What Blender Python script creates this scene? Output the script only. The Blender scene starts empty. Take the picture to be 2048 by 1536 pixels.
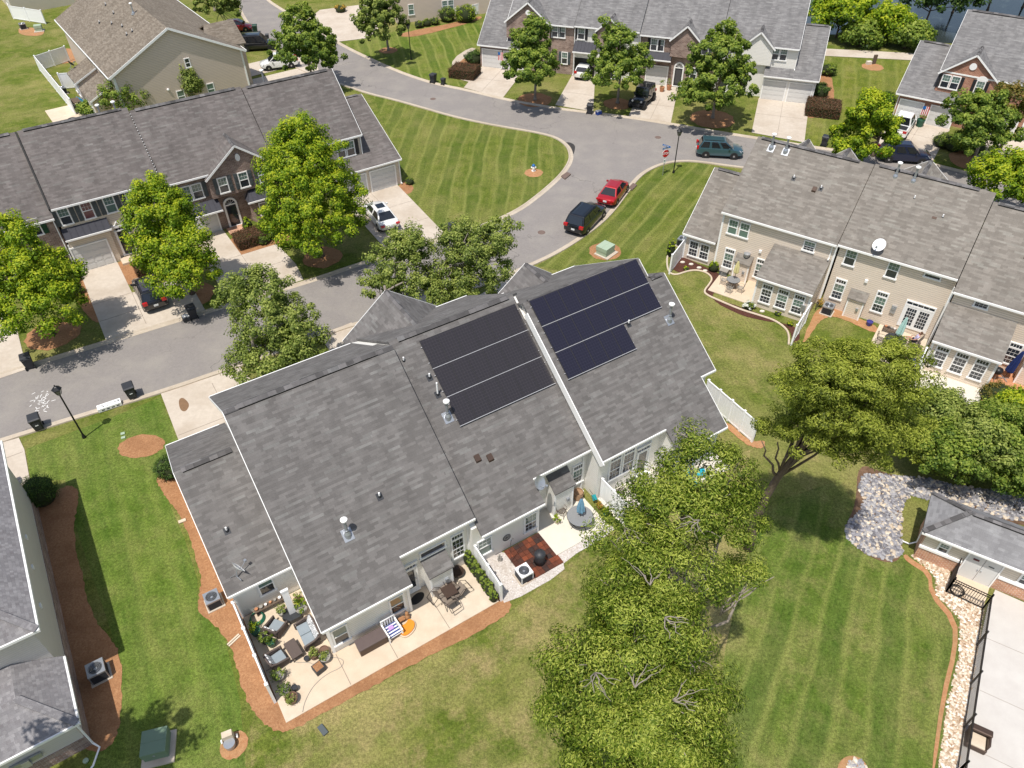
import bpy, math, random
import numpy as np
from mathutils import Vector, Matrix
from mathutils.geometry import tessellate_polygon
random.seed(7); rng = np.random.default_rng(11)
scene = bpy.context.scene
COL = scene.collection
PI = math.pi
# ------------------------------------------------------------------ camera (34 m up, looking north and down)
FL, PIT, ROL, H = 1491.44, math.radians(42.746), math.radians(-.629), 34.0
_f = Vector((0, math.cos(PIT), -math.sin(PIT))); _r = Vector((1, 0, 0)); _u = _r.cross(_f)
CR = _r * math.cos(ROL) + _u * math.sin(ROL); CU = _u * math.cos(ROL) - _r * math.sin(ROL); CF = _f
cam_d = bpy.data.cameras.new("camera"); cam = bpy.data.objects.new("camera", cam_d); COL.objects.link(cam)
m = Matrix((CR, CU, -CF)).transposed().to_4x4(); m.translation = (0, 0, H); cam.matrix_world = m
cam_d.sensor_width = 36; cam_d.lens = FL / 2048 * 36; cam_d.clip_end = 3000; scene.camera = cam
def G(px, py, z=0.0):
    """ground point (world x, y) seen at a measured photo position, for a surface at height z"""
    d = CF * FL + CR * (px - 1024) - CU * (py - 768); t = (z - H) / d.z
    return Vector((d.x * t, d.y * t, z))
# ------------------------------------------------------------------ light
SUN = Vector((-.2, -.345, 1)).normalized()
sd = bpy.data.lights.new("sun", 'SUN'); sd.energy = 4.6; sd.angle = math.radians(.55); sd.color = (1, .955, .88)
so = bpy.data.objects.new("sun", sd); COL.objects.link(so); so.rotation_euler = SUN.to_track_quat('Z', 'Y').to_euler()
so.location = (0, 0, 60)
w = bpy.data.worlds.new("World"); scene.world = w; w.use_nodes = True
nt = w.node_tree; bg = nt.nodes['Background']; sk = nt.nodes.new('ShaderNodeTexSky'); sk.sky_type = 'NISHITA'; sk.sun_disc = False
sk.sun_elevation = math.asin(SUN.z); sk.sun_rotation = math.atan2(SUN.x, SUN.y) % (2 * PI)
wm = nt.nodes.new('ShaderNodeMix'); wm.data_type = 'RGBA'; wm.blend_type = 'MULTIPLY'; wm.inputs[0].default_value = 1; wm.inputs[7].default_value = (1, .915, .82, 1)
nt.links.new(sk.outputs[0], wm.inputs[6]); nt.links.new(wm.outputs[2], bg.inputs[0]); bg.inputs[1].default_value = .17
scene.view_settings.view_transform = 'Standard'; scene.view_settings.look = 'None'; scene.view_settings.exposure = 0
scene.render.engine = 'CYCLES'
scene.cycles.max_bounces = 6; scene.cycles.diffuse_bounces = 2; scene.cycles.transmission_bounces = 4; scene.cycles.transparent_max_bounces = 4
# ------------------------------------------------------------------ materials
class NT:
    def __init__(s, name, rough=.8, metal=0, spec=.3):
        s.m = bpy.data.materials.new(name); s.m.use_nodes = True; s.t = s.m.node_tree; s.b = s.t.nodes['Principled BSDF']
        s.b.inputs['Roughness'].default_value = rough; s.b.inputs['Metallic'].default_value = metal
        s.b.inputs['Specular IOR Level'].default_value = spec
    def n(s, typ, **kw):
        x = s.t.nodes.new(typ)
        for k, v in kw.items():
            if k[0] == 'i' and k[1:].isdigit(): x.inputs[int(k[1:])].default_value = v
            else: setattr(x, k, v)
        return x
    def l(s, a, b): s.t.links.new(a, b)
    def coord(s, kind='Object', scale=(1, 1, 1), rot=(0, 0, 0)):
        c = s.n('ShaderNodeTexCoord'); mp = s.n('ShaderNodeMapping'); mp.inputs['Scale'].default_value = scale; mp.inputs['Rotation'].default_value = rot
        s.l(c.outputs[kind], mp.inputs[0]); return mp.outputs[0]
    def world(s, scale=(1, 1, 1), rot=(0, 0, 0)):
        g = s.n('ShaderNodeNewGeometry'); mp = s.n('ShaderNodeMapping'); mp.inputs['Scale'].default_value = scale; mp.inputs['Rotation'].default_value = rot
        s.l(g.outputs['Position'], mp.inputs[0]); return mp.outputs[0]
    def noise(s, vec, scale, detail=3, rough=.55, dist=0):
        x = s.n('ShaderNodeTexNoise'); x.inputs['Scale'].default_value = scale; x.inputs['Detail'].default_value = detail
        x.inputs['Roughness'].default_value = rough; x.inputs['Distortion'].default_value = dist
        if vec is not None: s.l(vec, x.inputs['Vector'])
        return x.outputs['Fac']
    def ramp(s, fac, stops):
        r = s.n('ShaderNodeValToRGB'); e = r.color_ramp.elements
        while len(e) < len(stops): e.new(.5)
        for el, (p, c) in zip(e, stops): el.position = p; el.color = (*c, 1) if not isinstance(c, (int, float)) else (c, c, c, 1)
        s.l(fac, r.inputs[0]); return r.outputs[0]
    def mix(s, fac, a, b, blend='MIX'):
        x = s.n('ShaderNodeMix', data_type='RGBA', blend_type=blend)
        for i, v in ((0, fac), (6, a), (7, b)):
            if isinstance(v, (int, float)): x.inputs[i].default_value = v
            elif isinstance(v, tuple): x.inputs[i].default_value = (*v, 1)
            else: s.l(v, x.inputs[i])
        return x.outputs[2]
    def math(s, op, a, b=0.0):
        x = s.n('ShaderNodeMath', operation=op)
        for i, v in ((0, a), (1, b)):
            if isinstance(v, (int, float)): x.inputs[i].default_value = v
            else: s.l(v, x.inputs[i])
        return x.outputs[0]
    def col(s, c):
        if isinstance(c, tuple): s.b.inputs['Base Color'].default_value = (*c, 1)
        else: s.l(c, s.b.inputs['Base Color'])
    def bump(s, h, strength=.4, dist=.02):
        b = s.n('ShaderNodeBump'); b.inputs['Strength'].default_value = strength; b.inputs['Distance'].default_value = dist
        s.l(h, b.inputs['Height']); s.l(b.outputs[0], s.b.inputs['Normal'])
def plain(name, c, rough=.6, metal=0, spec=.4, var=.12, scale=3, coat=0):
    x = NT(name, rough, metal, spec); v = x.noise(x.coord(), scale, 3)
    x.col(x.mix(v, tuple(k * (1 - var) for k in c), tuple(min(1, k * (1 + var)) for k in c)))
    if coat: x.b.inputs['Coat Weight'].default_value = coat; x.b.inputs['Coat Roughness'].default_value = .04
    return x.m
def dim(*cs, k=.84): return [None if c is None else tuple(q * k for q in c) for c in cs]
def shingle(name, dark, light, accent, bw=.62, rh=.17, streak=.35):
    dark, light, accent = dim(dark, light, accent)
    x = NT(name, .92, spec=.15); uv = x.coord('UV')
    def brick(ofs, c1, c2, w_, h_):
        mp = x.coord('UV'); mp.node.inputs['Location'].default_value = (ofs, 0, 0)
        b = x.n('ShaderNodeTexBrick'); b.offset = .37; b.squash = 1.25; b.squash_frequency = 3
        for k, v in (('Scale', 1), ('Mortar Size', .0), ('Brick Width', w_), ('Row Height', h_), ('Bias', -.25)): b.inputs[k].default_value = v
        b.inputs['Color1'].default_value = (*c1, 1); b.inputs['Color2'].default_value = (*c2, 1); b.inputs['Mortar'].default_value = (*c1, 1)
        x.l(mp, b.inputs['Vector']); return b.outputs['Color']
    a = brick(.0, dark, light, bw, rh); c = brick(3.3, (.0, .0, .0), (1, 1, 1), bw * 1.5, rh)
    f = x.ramp(c, [(.55, 0), (.95, 1)])
    k = x.mix(x.math('MULTIPLY', f, .75), a, accent)
    st = x.noise(x.coord('UV', (.8, .16, 1)), 1.6, 4, .6)
    k = x.mix(1.0, k, x.ramp(st, [(.3, 1 - streak), (.62, 1.0 + .12)]), 'MULTIPLY')
    bl = x.noise(x.coord('UV', (1, 1, 1)), 30, 2)
    k = x.mix(1.0, k, x.ramp(bl, [(.25, .82), (.75, 1.12)]), 'MULTIPLY')
    x.col(k)
    row = x.n('ShaderNodeSeparateXYZ'); x.l(uv, row.inputs[0]); fr = x.math('FRACT', x.math('DIVIDE', row.outputs[1], rh))
    x.bump(x.math('ADD', x.math('MULTIPLY', fr, -.6), x.math('MULTIPLY', bl, .4)), .5, .015)
    return x.m
def siding(name, c, pitch=.145, dark=.55):
    x = NT(name, .55, spec=.35); s = x.n('ShaderNodeSeparateXYZ'); x.l(x.coord('UV'), s.inputs[0])
    fr = x.math('FRACT', x.math('DIVIDE', s.outputs[1], pitch))
    line = x.ramp(fr, [(0.0, dark), (.2, .95), (.9, 1.04), (1.0, dark)])
    v = x.noise(x.coord('UV', (.4, 1.5, 1)), 2, 3)
    k = x.mix(v, tuple(q * .93 for q in c), tuple(min(1, q * 1.05) for q in c))
    x.col(x.mix(1.0, k, line, 'MULTIPLY')); x.bump(fr, .6, .02)
    return x.m
def brickm(name, c1, c2, mortar, bw=.3, rh=.1):
    x = NT(name, .9, spec=.15); b = x.n('ShaderNodeTexBrick')
    for k, v in (('Scale', 1), ('Mortar Size', .012), ('Brick Width', bw), ('Row Height', rh), ('Bias', 0)): b.inputs[k].default_value = v
    b.inputs['Color1'].default_value = (*c1, 1); b.inputs['Color2'].default_value = (*c2, 1); b.inputs['Mortar'].default_value = (*mortar, 1)
    x.l(x.coord('UV'), b.inputs['Vector'])
    n_ = x.noise(x.coord('UV'), 1.1, 4); x.col(x.mix(1.0, b.outputs['Color'], x.ramp(n_, [(.3, .72), (.7, 1.2)]), 'MULTIPLY')); x.bump(b.outputs['Fac'], -.4, .01)
    return x.m
def grass(name, angle=0, width=1.3, amp=.0, dry=.35, tint=(1, 1, 1), warp=.0):
    """mown turf: fine blades, clumps, dry patches, and (amp) the mower's light and dark passes running along angle"""
    x = NT(name, .95, spec=.08); p = x.world()
    a = x.noise(p, .16, 4, .6); b = x.noise(p, 1.1, 5, .65); c = x.noise(p, 7, 4, .7); d = x.noise(p, 26, 3, .7)
    t = lambda q: tuple(u * v for u, v in zip(q, tint))
    k = x.mix(x.ramp(b, [(.25, 0), (.75, 1)]), t((.10, .148, .018)), t((.205, .245, .052)))
    s0 = x.n('ShaderNodeMapping'); s0.inputs['Rotation'].default_value = (0, 0, -angle); x.l(p, s0.inputs[0]); s1 = x.n('ShaderNodeMapping'); s1.inputs['Scale'].default_value = (.16, 1.7, 1); x.l(s0.outputs[0], s1.inputs[0])
    k = x.mix(1.0, k, x.ramp(x.noise(s1.outputs[0], 1.6, 4, .6), [(.3, (.74, .8, .72)), (.7, (1.22, 1.14, 1.1))]), 'MULTIPLY')
    k = x.mix(x.math('MULTIPLY', x.ramp(a, [(.42, 0), (.66, 1)]), dry), k, (.44, .37, .15))
    k = x.mix(x.math('MULTIPLY', x.ramp(x.noise(x.world((1, 1, 1), (0, 0, 1)), .55, 5, .7), [(.48, 0), (.68, 1)]), dry * .9), k, (.42, .33, .15))
    if amp:
        s = x.n('ShaderNodeSeparateXYZ'); x.l(x.world((1, 1, 1), (0, 0, -angle)), s.inputs[0])
        wv = x.math('ADD', s.outputs[1], x.math('MULTIPLY', x.math('SUBTRACT', x.noise(p, .12, 2), .5), warp))
        fr = x.math('FRACT', x.math('DIVIDE', wv, width * 2)); tri = x.math('ABSOLUTE', x.math('SUBTRACT', fr, .5))
        band = x.ramp(tri, [(.19, 0), (.31, 1)]); edge = x.ramp(x.math('ABSOLUTE', x.math('SUBTRACT', tri, .25)), [(.0, 1), (.09, 0)])
        fade = x.ramp(x.noise(p, .3, 3), [(.35, .45), (.6, 1)])
        k = x.mix(x.math('MULTIPLY', x.math('MULTIPLY', band, fade), amp * .5), k, t((.06, .12, .018)))
        k = x.mix(x.math('MULTIPLY', x.math('MULTIPLY', edge, fade), amp * .75), k, (.34, .35, .10))
    k = x.mix(1.0, k, x.ramp(c, [(.34, .66), (.66, 1.28)]), 'MULTIPLY'); k = x.mix(1.0, k, x.ramp(d, [(.36, .62), (.64, 1.3)]), 'MULTIPLY')
    k = x.mix(1.0, k, (.85, .85, .85), 'MULTIPLY'); x.col(k); x.bump(x.math('ADD', c, d), .8, .05); return x.m
def ground_mat(name, c1, c2, scale=6, stain=None, stain_amt=.3, bump=.2, fine=40, rough=.9, fine_amt=.18, cracks=0):
    c1, c2, stain = dim(c1, c2, stain)
    x = NT(name, rough, spec=.2); p = x.world(); a = x.noise(p, scale * .1, 4); b = x.noise(p, scale, 4, .6); f = x.noise(p, fine, 2, .7)
    k = x.mix(x.ramp(b, [(.3, 0), (.7, 1)]), c1, c2)
    if stain: k = x.mix(x.math('MULTIPLY', x.ramp(a, [(.45, 0), (.7, 1)]), stain_amt), k, stain)
    k = x.mix(1.0, k, x.ramp(f, [(.25, 1 - fine_amt), (.75, 1 + fine_amt)]), 'MULTIPLY')
    if cracks:
        v = x.n('ShaderNodeTexVoronoi', feature='DISTANCE_TO_EDGE'); v.inputs['Scale'].default_value = .12
        wp = x.n('ShaderNodeVectorMath', operation='ADD'); x.l(p, wp.inputs[0]); nn = x.n('ShaderNodeTexNoise'); nn.inputs['Scale'].default_value = .7; nn.inputs['Detail'].default_value = 5; x.l(p, nn.inputs['Vector'])
        sc = x.n('ShaderNodeVectorMath', operation='SCALE'); sc.inputs[3].default_value = 3; x.l(nn.outputs['Color'], sc.inputs[0]); x.l(sc.outputs[0], wp.inputs[1]); x.l(wp.outputs[0], v.inputs['Vector'])
        cr = x.ramp(v.outputs['Distance'], [(0, 1), (.006, 0)]); msk = x.ramp(x.noise(p, .09, 2), [(.45, 0), (.55, 1)])
        k = x.mix(x.math('MULTIPLY', x.math('MULTIPLY', cr, msk), cracks), k, tuple(q * .45 for q in c1))
    x.col(k); x.bump(x.math('ADD', b, f), bump, .02); return x.m
def leafmat(name, dark, mid, light, trans=.35):
    dark, mid, light = dim(dark, mid, light, k=.88)
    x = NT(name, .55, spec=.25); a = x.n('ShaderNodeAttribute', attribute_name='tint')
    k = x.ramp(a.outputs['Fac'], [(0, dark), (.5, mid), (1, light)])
    x.col(k); tr = x.n('ShaderNodeBsdfTranslucent'); x.l(x.mix(1.0, k, (1.5, 1.7, .7), 'MULTIPLY'), tr.inputs[0])
    mx = x.n('ShaderNodeMixShader'); mx.inputs[0].default_value = trans; out = x.t.nodes['Material Output']
    x.l(x.b.outputs[0], mx.inputs[1]); x.l(tr.outputs[0], mx.inputs[2]); x.l(mx.outputs[0], out.inputs[0]); return x.m
def tintmat(name, stops, rough=.9, spec=.2):
    x = NT(name, rough, spec=spec); a = x.n('ShaderNodeAttribute', attribute_name='tint'); k = x.ramp(a.outputs['Fac'], stops)
    x.col(x.mix(1.0, k, x.ramp(x.noise(x.world(), 9, 3), [(.3, .8), (.7, 1.15)]), 'MULTIPLY')); return x.m
MT = {}
MT['roof_c'] = shingle('shingle_grey', (.155, .145, .14), (.228, .214, .207), (.30, .30, .288), .42, .145, .12)
MT['roof_r'] = shingle('shingle_taupe', (.215, .192, .168), (.315, .285, .252), (.37, .36, .32), .42, .145, .1)
MT['roof_l'] = shingle('shingle_mauve', (.155, .137, .13), (.225, .20, .19), (.28, .275, .256), .42, .145, .15)
MT['roof_t'] = shingle('shingle_cool', (.195, .188, .188), (.29, .28, .276), (.35, .345, .335), .42, .145, .15)
MT['roof_n'] = shingle('shingle_tan', (.20, .165, .13), (.31, .265, .215), (.33, .29, .24), .35, .14, .15)
MT['roof_b'] = shingle('shingle_speckled', (.24, .228, .235), (.36, .345, .35), (.17, .15, .155), .12, .14, .1)
MT['roof_p'] = shingle('shingle_light_grey', (.235, .23, .235), (.33, .325, .33), (.36, .36, .36), .3, .14, .12)
MT['cap'] = shingle('ridge_cap', (.10, .095, .095), (.26, .245, .245), (.3, .3, .3), .4, .3, .2)
MT['ventgap'] = plain('ridge_vent_black', (.018, .017, .017), .7)
MT['side_white'] = siding('siding_cream_white', (.92, .89, .83), .15, .76)
MT['side_tan'] = siding('siding_tan', (.86, .735, .61), .155, .52)
MT['side_tan2'] = siding('siding_taupe', (.74, .61, .52), .16, .55)
MT['side_beige'] = siding('siding_beige', (.72, .63, .52), .15, .65)
MT['side_grey'] = siding('siding_pale_grey', (.66, .615, .575), .13, .85)
MT['brick'] = brickm('brick_brown', (.20, .115, .09), (.36, .25, .205), (.42, .37, .33))
MT['brick_red'] = brickm('brick_red', (.33, .105, .055), (.46, .19, .105), (.46, .38, .32), .26, .09)
MT['brick_orange'] = brickm('brick_orange', (.44, .17, .09), (.58, .29, .16), (.62, .52, .42), .26, .09)
MT['white'] = plain('white_trim', (.9, .89, .87), .4, var=.05)
MT['vinyl'] = plain('white_vinyl', (.92, .915, .91), .35, var=.05, scale=1)
MT['glass'] = plain('window_glass_dark', (.03, .036, .045), .04, spec=.9, var=.3, scale=1.2)
MT['blind'] = plain('window_glass_blind', (.13, .20, .17), .06, spec=.9, var=.3, scale=1.4)
MT['curtain'] = plain('window_curtain_red', (.13, .03, .04), .1, spec=.8)
MT['shut_grey'] = plain('shutter_slate', (.085, .10, .105), .5)
MT['shut_black'] = plain('shutter_black', (.03, .03, .034), .45)
MT['shut_green'] = plain('shutter_green', (.016, .07, .033), .5)
MT['metal_roof'] = plain('standing_seam_metal', (.06, .06, .072), .6, .0, .15, var=.15)
MT['garage'] = plain('garage_door_white', (.66, .65, .63), .45, var=.04)
MT['galv'] = plain('galvanised_steel', (.42, .44, .47), .35, .6)
MT['black_metal'] = plain('black_metal', (.02, .02, .022), .4, .3)
MT['dark_plastic'] = plain('charcoal_plastic', (.035, .037, .043), .5, var=.25)
MT['bronze'] = plain('bronze_metal', (.085, .055, .042), .45, .4)
MT['asphalt'] = ground_mat('asphalt', (.275, .25, .235), (.315, .288, .27), 5, (.36, .33, .295), .7, .3, 45, fine_amt=.18, cracks=.7)
MT['concrete'] = ground_mat('concrete_pale', (.60, .52, .43), (.69, .605, .51), 3, (.46, .37, .28), .6, .15, 40, fine_amt=.08)
MT['kerb'] = ground_mat('kerb_concrete', (.55, .465, .365), (.64, .555, .45), 4, (.44, .36, .27), .5, .2, 40, fine_amt=.1)
MT['patio'] = ground_mat('patio_concrete', (.66, .55, .42), (.78, .67, .53), 1.5, (.74, .55, .38), .6, .1, 30, fine_amt=.07)
MT['patio_pale'] = ground_mat('patio_painted', (.76, .70, .60), (.82, .765, .66), 1.5, None, 0, .1, 30, fine_amt=.04)
MT['pool'] = ground_mat('pool_deck_concrete', (.62, .58, .54), (.69, .655, .61), 1.2, (.57, .53, .48), .5, .1, 30, fine_amt=.05)
MT['mulch'] = ground_mat('pine_straw_mulch', (.36, .17, .08), (.52, .28, .14), 9, (.26, .12, .055), .5, .9, 38, fine_amt=.4)
MT['mulch_dark'] = ground_mat('bark_mulch', (.075, .028, .022), (.15, .065, .045), 9, (.045, .02, .015), .5, .9, 38, fine_amt=.4)
MT['clay'] = ground_mat('bare_clay', (.44, .20, .09), (.56, .31, .16), 5, (.36, .24, .11), .6, .6, 30, fine_amt=.25)
MT['soil'] = ground_mat('creek_soil', (.13, .075, .045), (.26, .16, .10), 4, (.09, .055, .035), .6, .7, 25, fine_amt=.3)
MT['water'] = plain('pond_water', (.035, .045, .045), .12, spec=.6, var=.2, scale=.2)
MT['gravel'] = ground_mat('white_gravel', (.52, .44, .38), (.92, .88, .84), 14, (.55, .47, .40), .5, 1, 60, fine_amt=.3)
MT['pebble'] = ground_mat('tan_pebbles', (.40, .29, .19), (.82, .72, .58), 12, (.50, .33, .2), .5, 1, 50, fine_amt=.35)
MT['rock'] = tintmat('creek_stone', [(0, (.15, .145, .155)), (.45, (.33, .32, .34)), (.7, (.44, .42, .40)), (.85, (.55, .44, .32)), (1, (.72, .64, .52))])
MT['pebst'] = tintmat('river_pebble', [(0, (.34, .22, .13)), (.5, (.66, .52, .38)), (1, (.88, .82, .74))])
MT['bark'] = plain('bark_grey_brown', (.13, .095, .07), .95, var=.45, scale=6)
MT['bark_grey'] = plain('bark_pale', (.28, .24, .20), .95, var=.3, scale=6)
MT['leaf_lime'] = leafmat('leaves_lime', (.03, .08, .004), (.22, .34, .015), (.56, .58, .035))
MT['leaf_mid'] = leafmat('leaves_mid_green', (.03, .07, .009), (.165, .25, .034), (.40, .46, .08))
MT['leaf_dull'] = leafmat('leaves_dull_green', (.04, .07, .015), (.20, .265, .05), (.46, .50, .13))
MT['leaf_pine'] = leafmat('needles_olive', (.04, .065, .008), (.25, .30, .035), (.54, .57, .10), .35)
MT['leaf_oak'] = leafmat('leaves_oak', (.012, .035, .003), (.14, .215, .013), (.50, .54, .10), .28)
MT['leaf_dark'] = leafmat('leaves_dark', (.018, .045, .01), (.055, .11, .018), (.14, .21, .035), .2)
MT['leaf_hedge'] = leafmat('hedge_russet', (.05, .022, .015), (.13, .06, .035), (.22, .12, .06), .2)
MT['leaf_box'] = leafmat('boxwood', (.03, .07, .008), (.10, .17, .018), (.20, .26, .035), .2)
MT['leaf_gold'] = leafmat('grass_gold', (.25, .14, .02), (.45, .28, .04), (.6, .42, .08), .2)
MT['leaf_rust'] = leafmat('leaves_rusting', (.06, .08, .015), (.17, .17, .03), (.33, .22, .06))
# ------------------------------------------------------------------ mesh builder
class MB:
    def __init__(s): s.v = []; s.f = []; s.mi = []; s.cur = 0
    def add(s, vs, fs):
        o = len(s.v); s.v += [tuple(p) for p in vs]; s.f += [tuple(i + o for i in f) for f in fs]; s.mi += [s.cur] * len(fs); return s
    def face(s, *ps): return s.add(ps, [tuple(range(len(ps)))])
    def box(s, x0, x1, y0, y1, z0, z1):
        return s.add([(x0, y0, z0), (x1, y0, z0), (x1, y1, z0), (x0, y1, z0), (x0, y0, z1), (x1, y0, z1), (x1, y1, z1), (x0, y1, z1)],
                     [(0, 3, 2, 1), (4, 5, 6, 7), (0, 1, 5, 4), (1, 2, 6, 5), (2, 3, 7, 6), (3, 0, 4, 7)])
    def cbox(s, cx, cy, z0, sx, sy, h): return s.box(cx - sx / 2, cx + sx / 2, cy - sy / 2, cy + sy / 2, z0, z0 + h)
    def prism(s, poly, z0, z1):
        """vertical prism over a flat outline"""
        a = sum(poly[i][0] * poly[(i + 1) % len(poly)][1] - poly[(i + 1) % len(poly)][0] * poly[i][1] for i in range(len(poly)))
        if a < 0: poly = poly[::-1]
        n = len(poly); vs = [(p[0], p[1], z0) for p in poly] + [(p[0], p[1], z1) for p in poly]; o = len(s.v)
        s.v += vs; tr = tessellate_polygon([[Vector((p[0], p[1], 0)) for p in poly]]); fs = []
        for t in tr:
            q = [poly[i] for i in t]; c = (q[1][0] - q[0][0]) * (q[2][1] - q[0][1]) - (q[1][1] - q[0][1]) * (q[2][0] - q[0][0])
            if c < 0: t = t[::-1]
            fs.append(tuple(i + n for i in t)); fs.append(tuple(t[::-1]))
        fs += [(i, (i + 1) % n, (i + 1) % n + n, i + n) for i in range(n)]
        s.f += [tuple(i + o for i in f) for f in fs]; s.mi += [s.cur] * len(fs); return s
    def sheet(s, poly, z):
        tr = tessellate_polygon([[Vector((p[0], p[1], 0)) for p in poly]]); o = len(s.v); s.v += [(p[0], p[1], z) for p in poly]
        for t in tr:
            q = [poly[i] for i in t]; c = (q[1][0] - q[0][0]) * (q[2][1] - q[0][1]) - (q[1][1] - q[0][1]) * (q[2][0] - q[0][0])
            if c < 0: t = t[::-1]
            s.f.append(tuple(i + o for i in t)); s.mi.append(s.cur)
        return s
    def profx(s, prof, x0, x1):
        """profile in (y,z), counter-clockwise seen from +x... extruded along x"""
        n = len(prof); vs = [(x0, p[0], p[1]) for p in prof] + [(x1, p[0], p[1]) for p in prof]
        fs = [tuple(range(n))[::-1], tuple(range(n, 2 * n))] + [(i, (i + 1) % n, (i + 1) % n + n, i + n) for i in range(n)]
        return s.add(vs, fs)
    def profy(s, prof, y0, y1):
        n = len(prof); vs = [(p[0], y0, p[1]) for p in prof] + [(p[0], y1, p[1]) for p in prof]
        fs = [tuple(range(n)), tuple(range(n, 2 * n))[::-1]] + [(i + n, (i + 1) % n + n, (i + 1) % n, i) for i in range(n)]
        return s.add(vs, fs)
    def beam(s, p, q, w_, h, up=(0, 0, 1)):
        p = Vector(p); q = Vector(q); d = (q - p).normalized(); u = Vector(up)
        if abs(d.dot(u)) > .98: u = Vector((0, 1, 0))
        a = d.cross(u).normalized() * w_ / 2; b = a.cross(d).normalized() * h / 2
        vs = [p - a - b, p + a - b, p + a + b, p - a + b, q - a - b, q + a - b, q + a + b, q - a + b]
        return s.add(vs, [(0, 1, 2, 3), (7, 6, 5, 4), (4, 5, 1, 0), (5, 6, 2, 1), (6, 7, 3, 2), (7, 4, 0, 3)])
    def cyl(s, p, q, r0, r1=None, n=10, cap=True):
        r1 = r0 if r1 is None else r1; p = Vector(p); q = Vector(q); d = (q - p)
        if d.length < 1e-6: return s
        d.normalize(); a = d.orthogonal().normalized(); b = d.cross(a)
        vs = [p + (a * math.cos(t) + b * math.sin(t)) * r0 for t in [2 * PI * i / n for i in range(n)]] + [q + (a * math.cos(t) + b * math.sin(t)) * r1 for t in [2 * PI * i / n for i in range(n)]]
        fs = [(i, (i + 1) % n, (i + 1) % n + n, i + n) for i in range(n)]
        if cap: fs += [tuple(range(n))[::-1], tuple(range(n, 2 * n))]
        return s.add(vs, fs)
    def tube(s, pts, r, n=7, r1=None):
        """one continuous tube through pts"""
        pts = [Vector(p) for p in pts]; k = len(pts); vs = []; a = None
        for i, p in enumerate(pts):
            d = (pts[min(i + 1, k - 1)] - pts[max(i - 1, 0)]).normalized()
            a = d.orthogonal().normalized() if a is None else (a - d * a.dot(d)).normalized()
            b = d.cross(a); rr = r if r1 is None else r + (r1 - r) * i / (k - 1)
            vs += [p + (a * math.cos(t) + b * math.sin(t)) * rr for t in [2 * PI * j / n for j in range(n)]]
        fs = [(i * n + j, i * n + (j + 1) % n, (i + 1) * n + (j + 1) % n, (i + 1) * n + j) for i in range(k - 1) for j in range(n)]
        fs += [tuple(range(n))[::-1], tuple(range((k - 1) * n, k * n))]
        return s.add(vs, fs)
    def ring(s, c, R_, r, n=24, k=6, axis='z', sx=1, sy=1):
        vs = []; fs = []
        for i in range(n):
            t = 2 * PI * i / n
            for j in range(k):
                u = 2 * PI * j / k; q = (math.cos(t) * (R_ + r * math.cos(u)) * sx, math.sin(t) * (R_ + r * math.cos(u)) * sy, r * math.sin(u))
                if axis == 'y': q = (q[0], q[2], q[1])
                if axis == 'x': q = (q[2], q[0], q[1])
                vs.append((c[0] + q[0], c[1] + q[1], c[2] + q[2])); fs.append((i * k + j, ((i + 1) % n) * k + j, ((i + 1) % n) * k + (j + 1) % k, i * k + (j + 1) % k))
        return s.add(vs, fs)
    def lathe(s, c, prof, n=16, sx=1, sy=1):
        vs = [(c[0] + r * math.cos(2 * PI * i / n) * sx, c[1] + r * math.sin(2 * PI * i / n) * sy, c[2] + z) for r, z in prof for i in range(n)]
        k = len(prof); fs = [(a * n + i, a * n + (i + 1) % n, (a + 1) * n + (i + 1) % n, (a + 1) * n + i) for a in range(k - 1) for i in range(n)]
        fs += [tuple(range(n))[::-1], tuple(range((k - 1) * n, k * n))]; return s.add(vs, fs)
    def build(s, name, mat, parent=None, smooth=False, loc=None, rotz=0, bevel=0, subsurf=0):
        me = bpy.data.meshes.new(name); me.from_pydata(s.v, [], s.f)
        mats = mat if isinstance(mat, (list, tuple)) else [mat]
        for q in mats: me.materials.append(MT[q] if isinstance(q, str) else q)
        if len(mats) > 1: me.polygons.foreach_set('material_index', s.mi)
        uv = me.uv_layers.new(name='UVMap'); co = np.array(s.v, dtype=float); me.calc_loop_triangles()
        dat = np.zeros((len(me.loops), 2)); 
        for p in me.polygons:
            n = p.normal
            if abs(n.z) > .999: t = Vector((1, 0, 0)); b = Vector((0, 1, 0))
            else: t = Vector((0, 0, 1)).cross(n).normalized(); b = n.cross(t)
            idx = list(p.vertices); q = co[idx]; li = range(p.loop_start, p.loop_start + p.loop_total)
            dat[list(li), 0] = q @ np.array(t); dat[list(li), 1] = q @ np.array(b)
        uv.data.foreach_set('uv', dat.ravel()); me.update()
        o = bpy.data.objects.new(name, me); COL.objects.link(o)
        if parent is not None: o.parent = parent
        if loc is not None: o.location = loc
        if rotz: o.rotation_euler.z = rotz
        if smooth: me.polygons.foreach_set('use_smooth', [True] * len(me.polygons))
        if bevel:
            q = o.modifiers.new('bevel', 'BEVEL'); q.width = bevel; q.segments = 2; q.limit_method = 'ANGLE'
        if subsurf:
            q = o.modifiers.new('sub', 'SUBSURF'); q.levels = subsurf; q.render_levels = subsurf
        return o
class Many:
    """a list of separate pieces: every call starts a piece of its own"""
    def __init__(s): s.l = []
    def __getattr__(s, name): m = MB(); s.l.append(m); return getattr(m, name)
    def build(s, name, mat, parent=None, **kw):
        for m in s.l: m.build(name, mat, parent, **kw)
def tag(o, label=None, cat=None, group=None, kind=None):
    if label: o['label'] = label
    if cat: o['category'] = cat
    if group: o['group'] = group
    if kind: o['kind'] = kind
    return o
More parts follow.
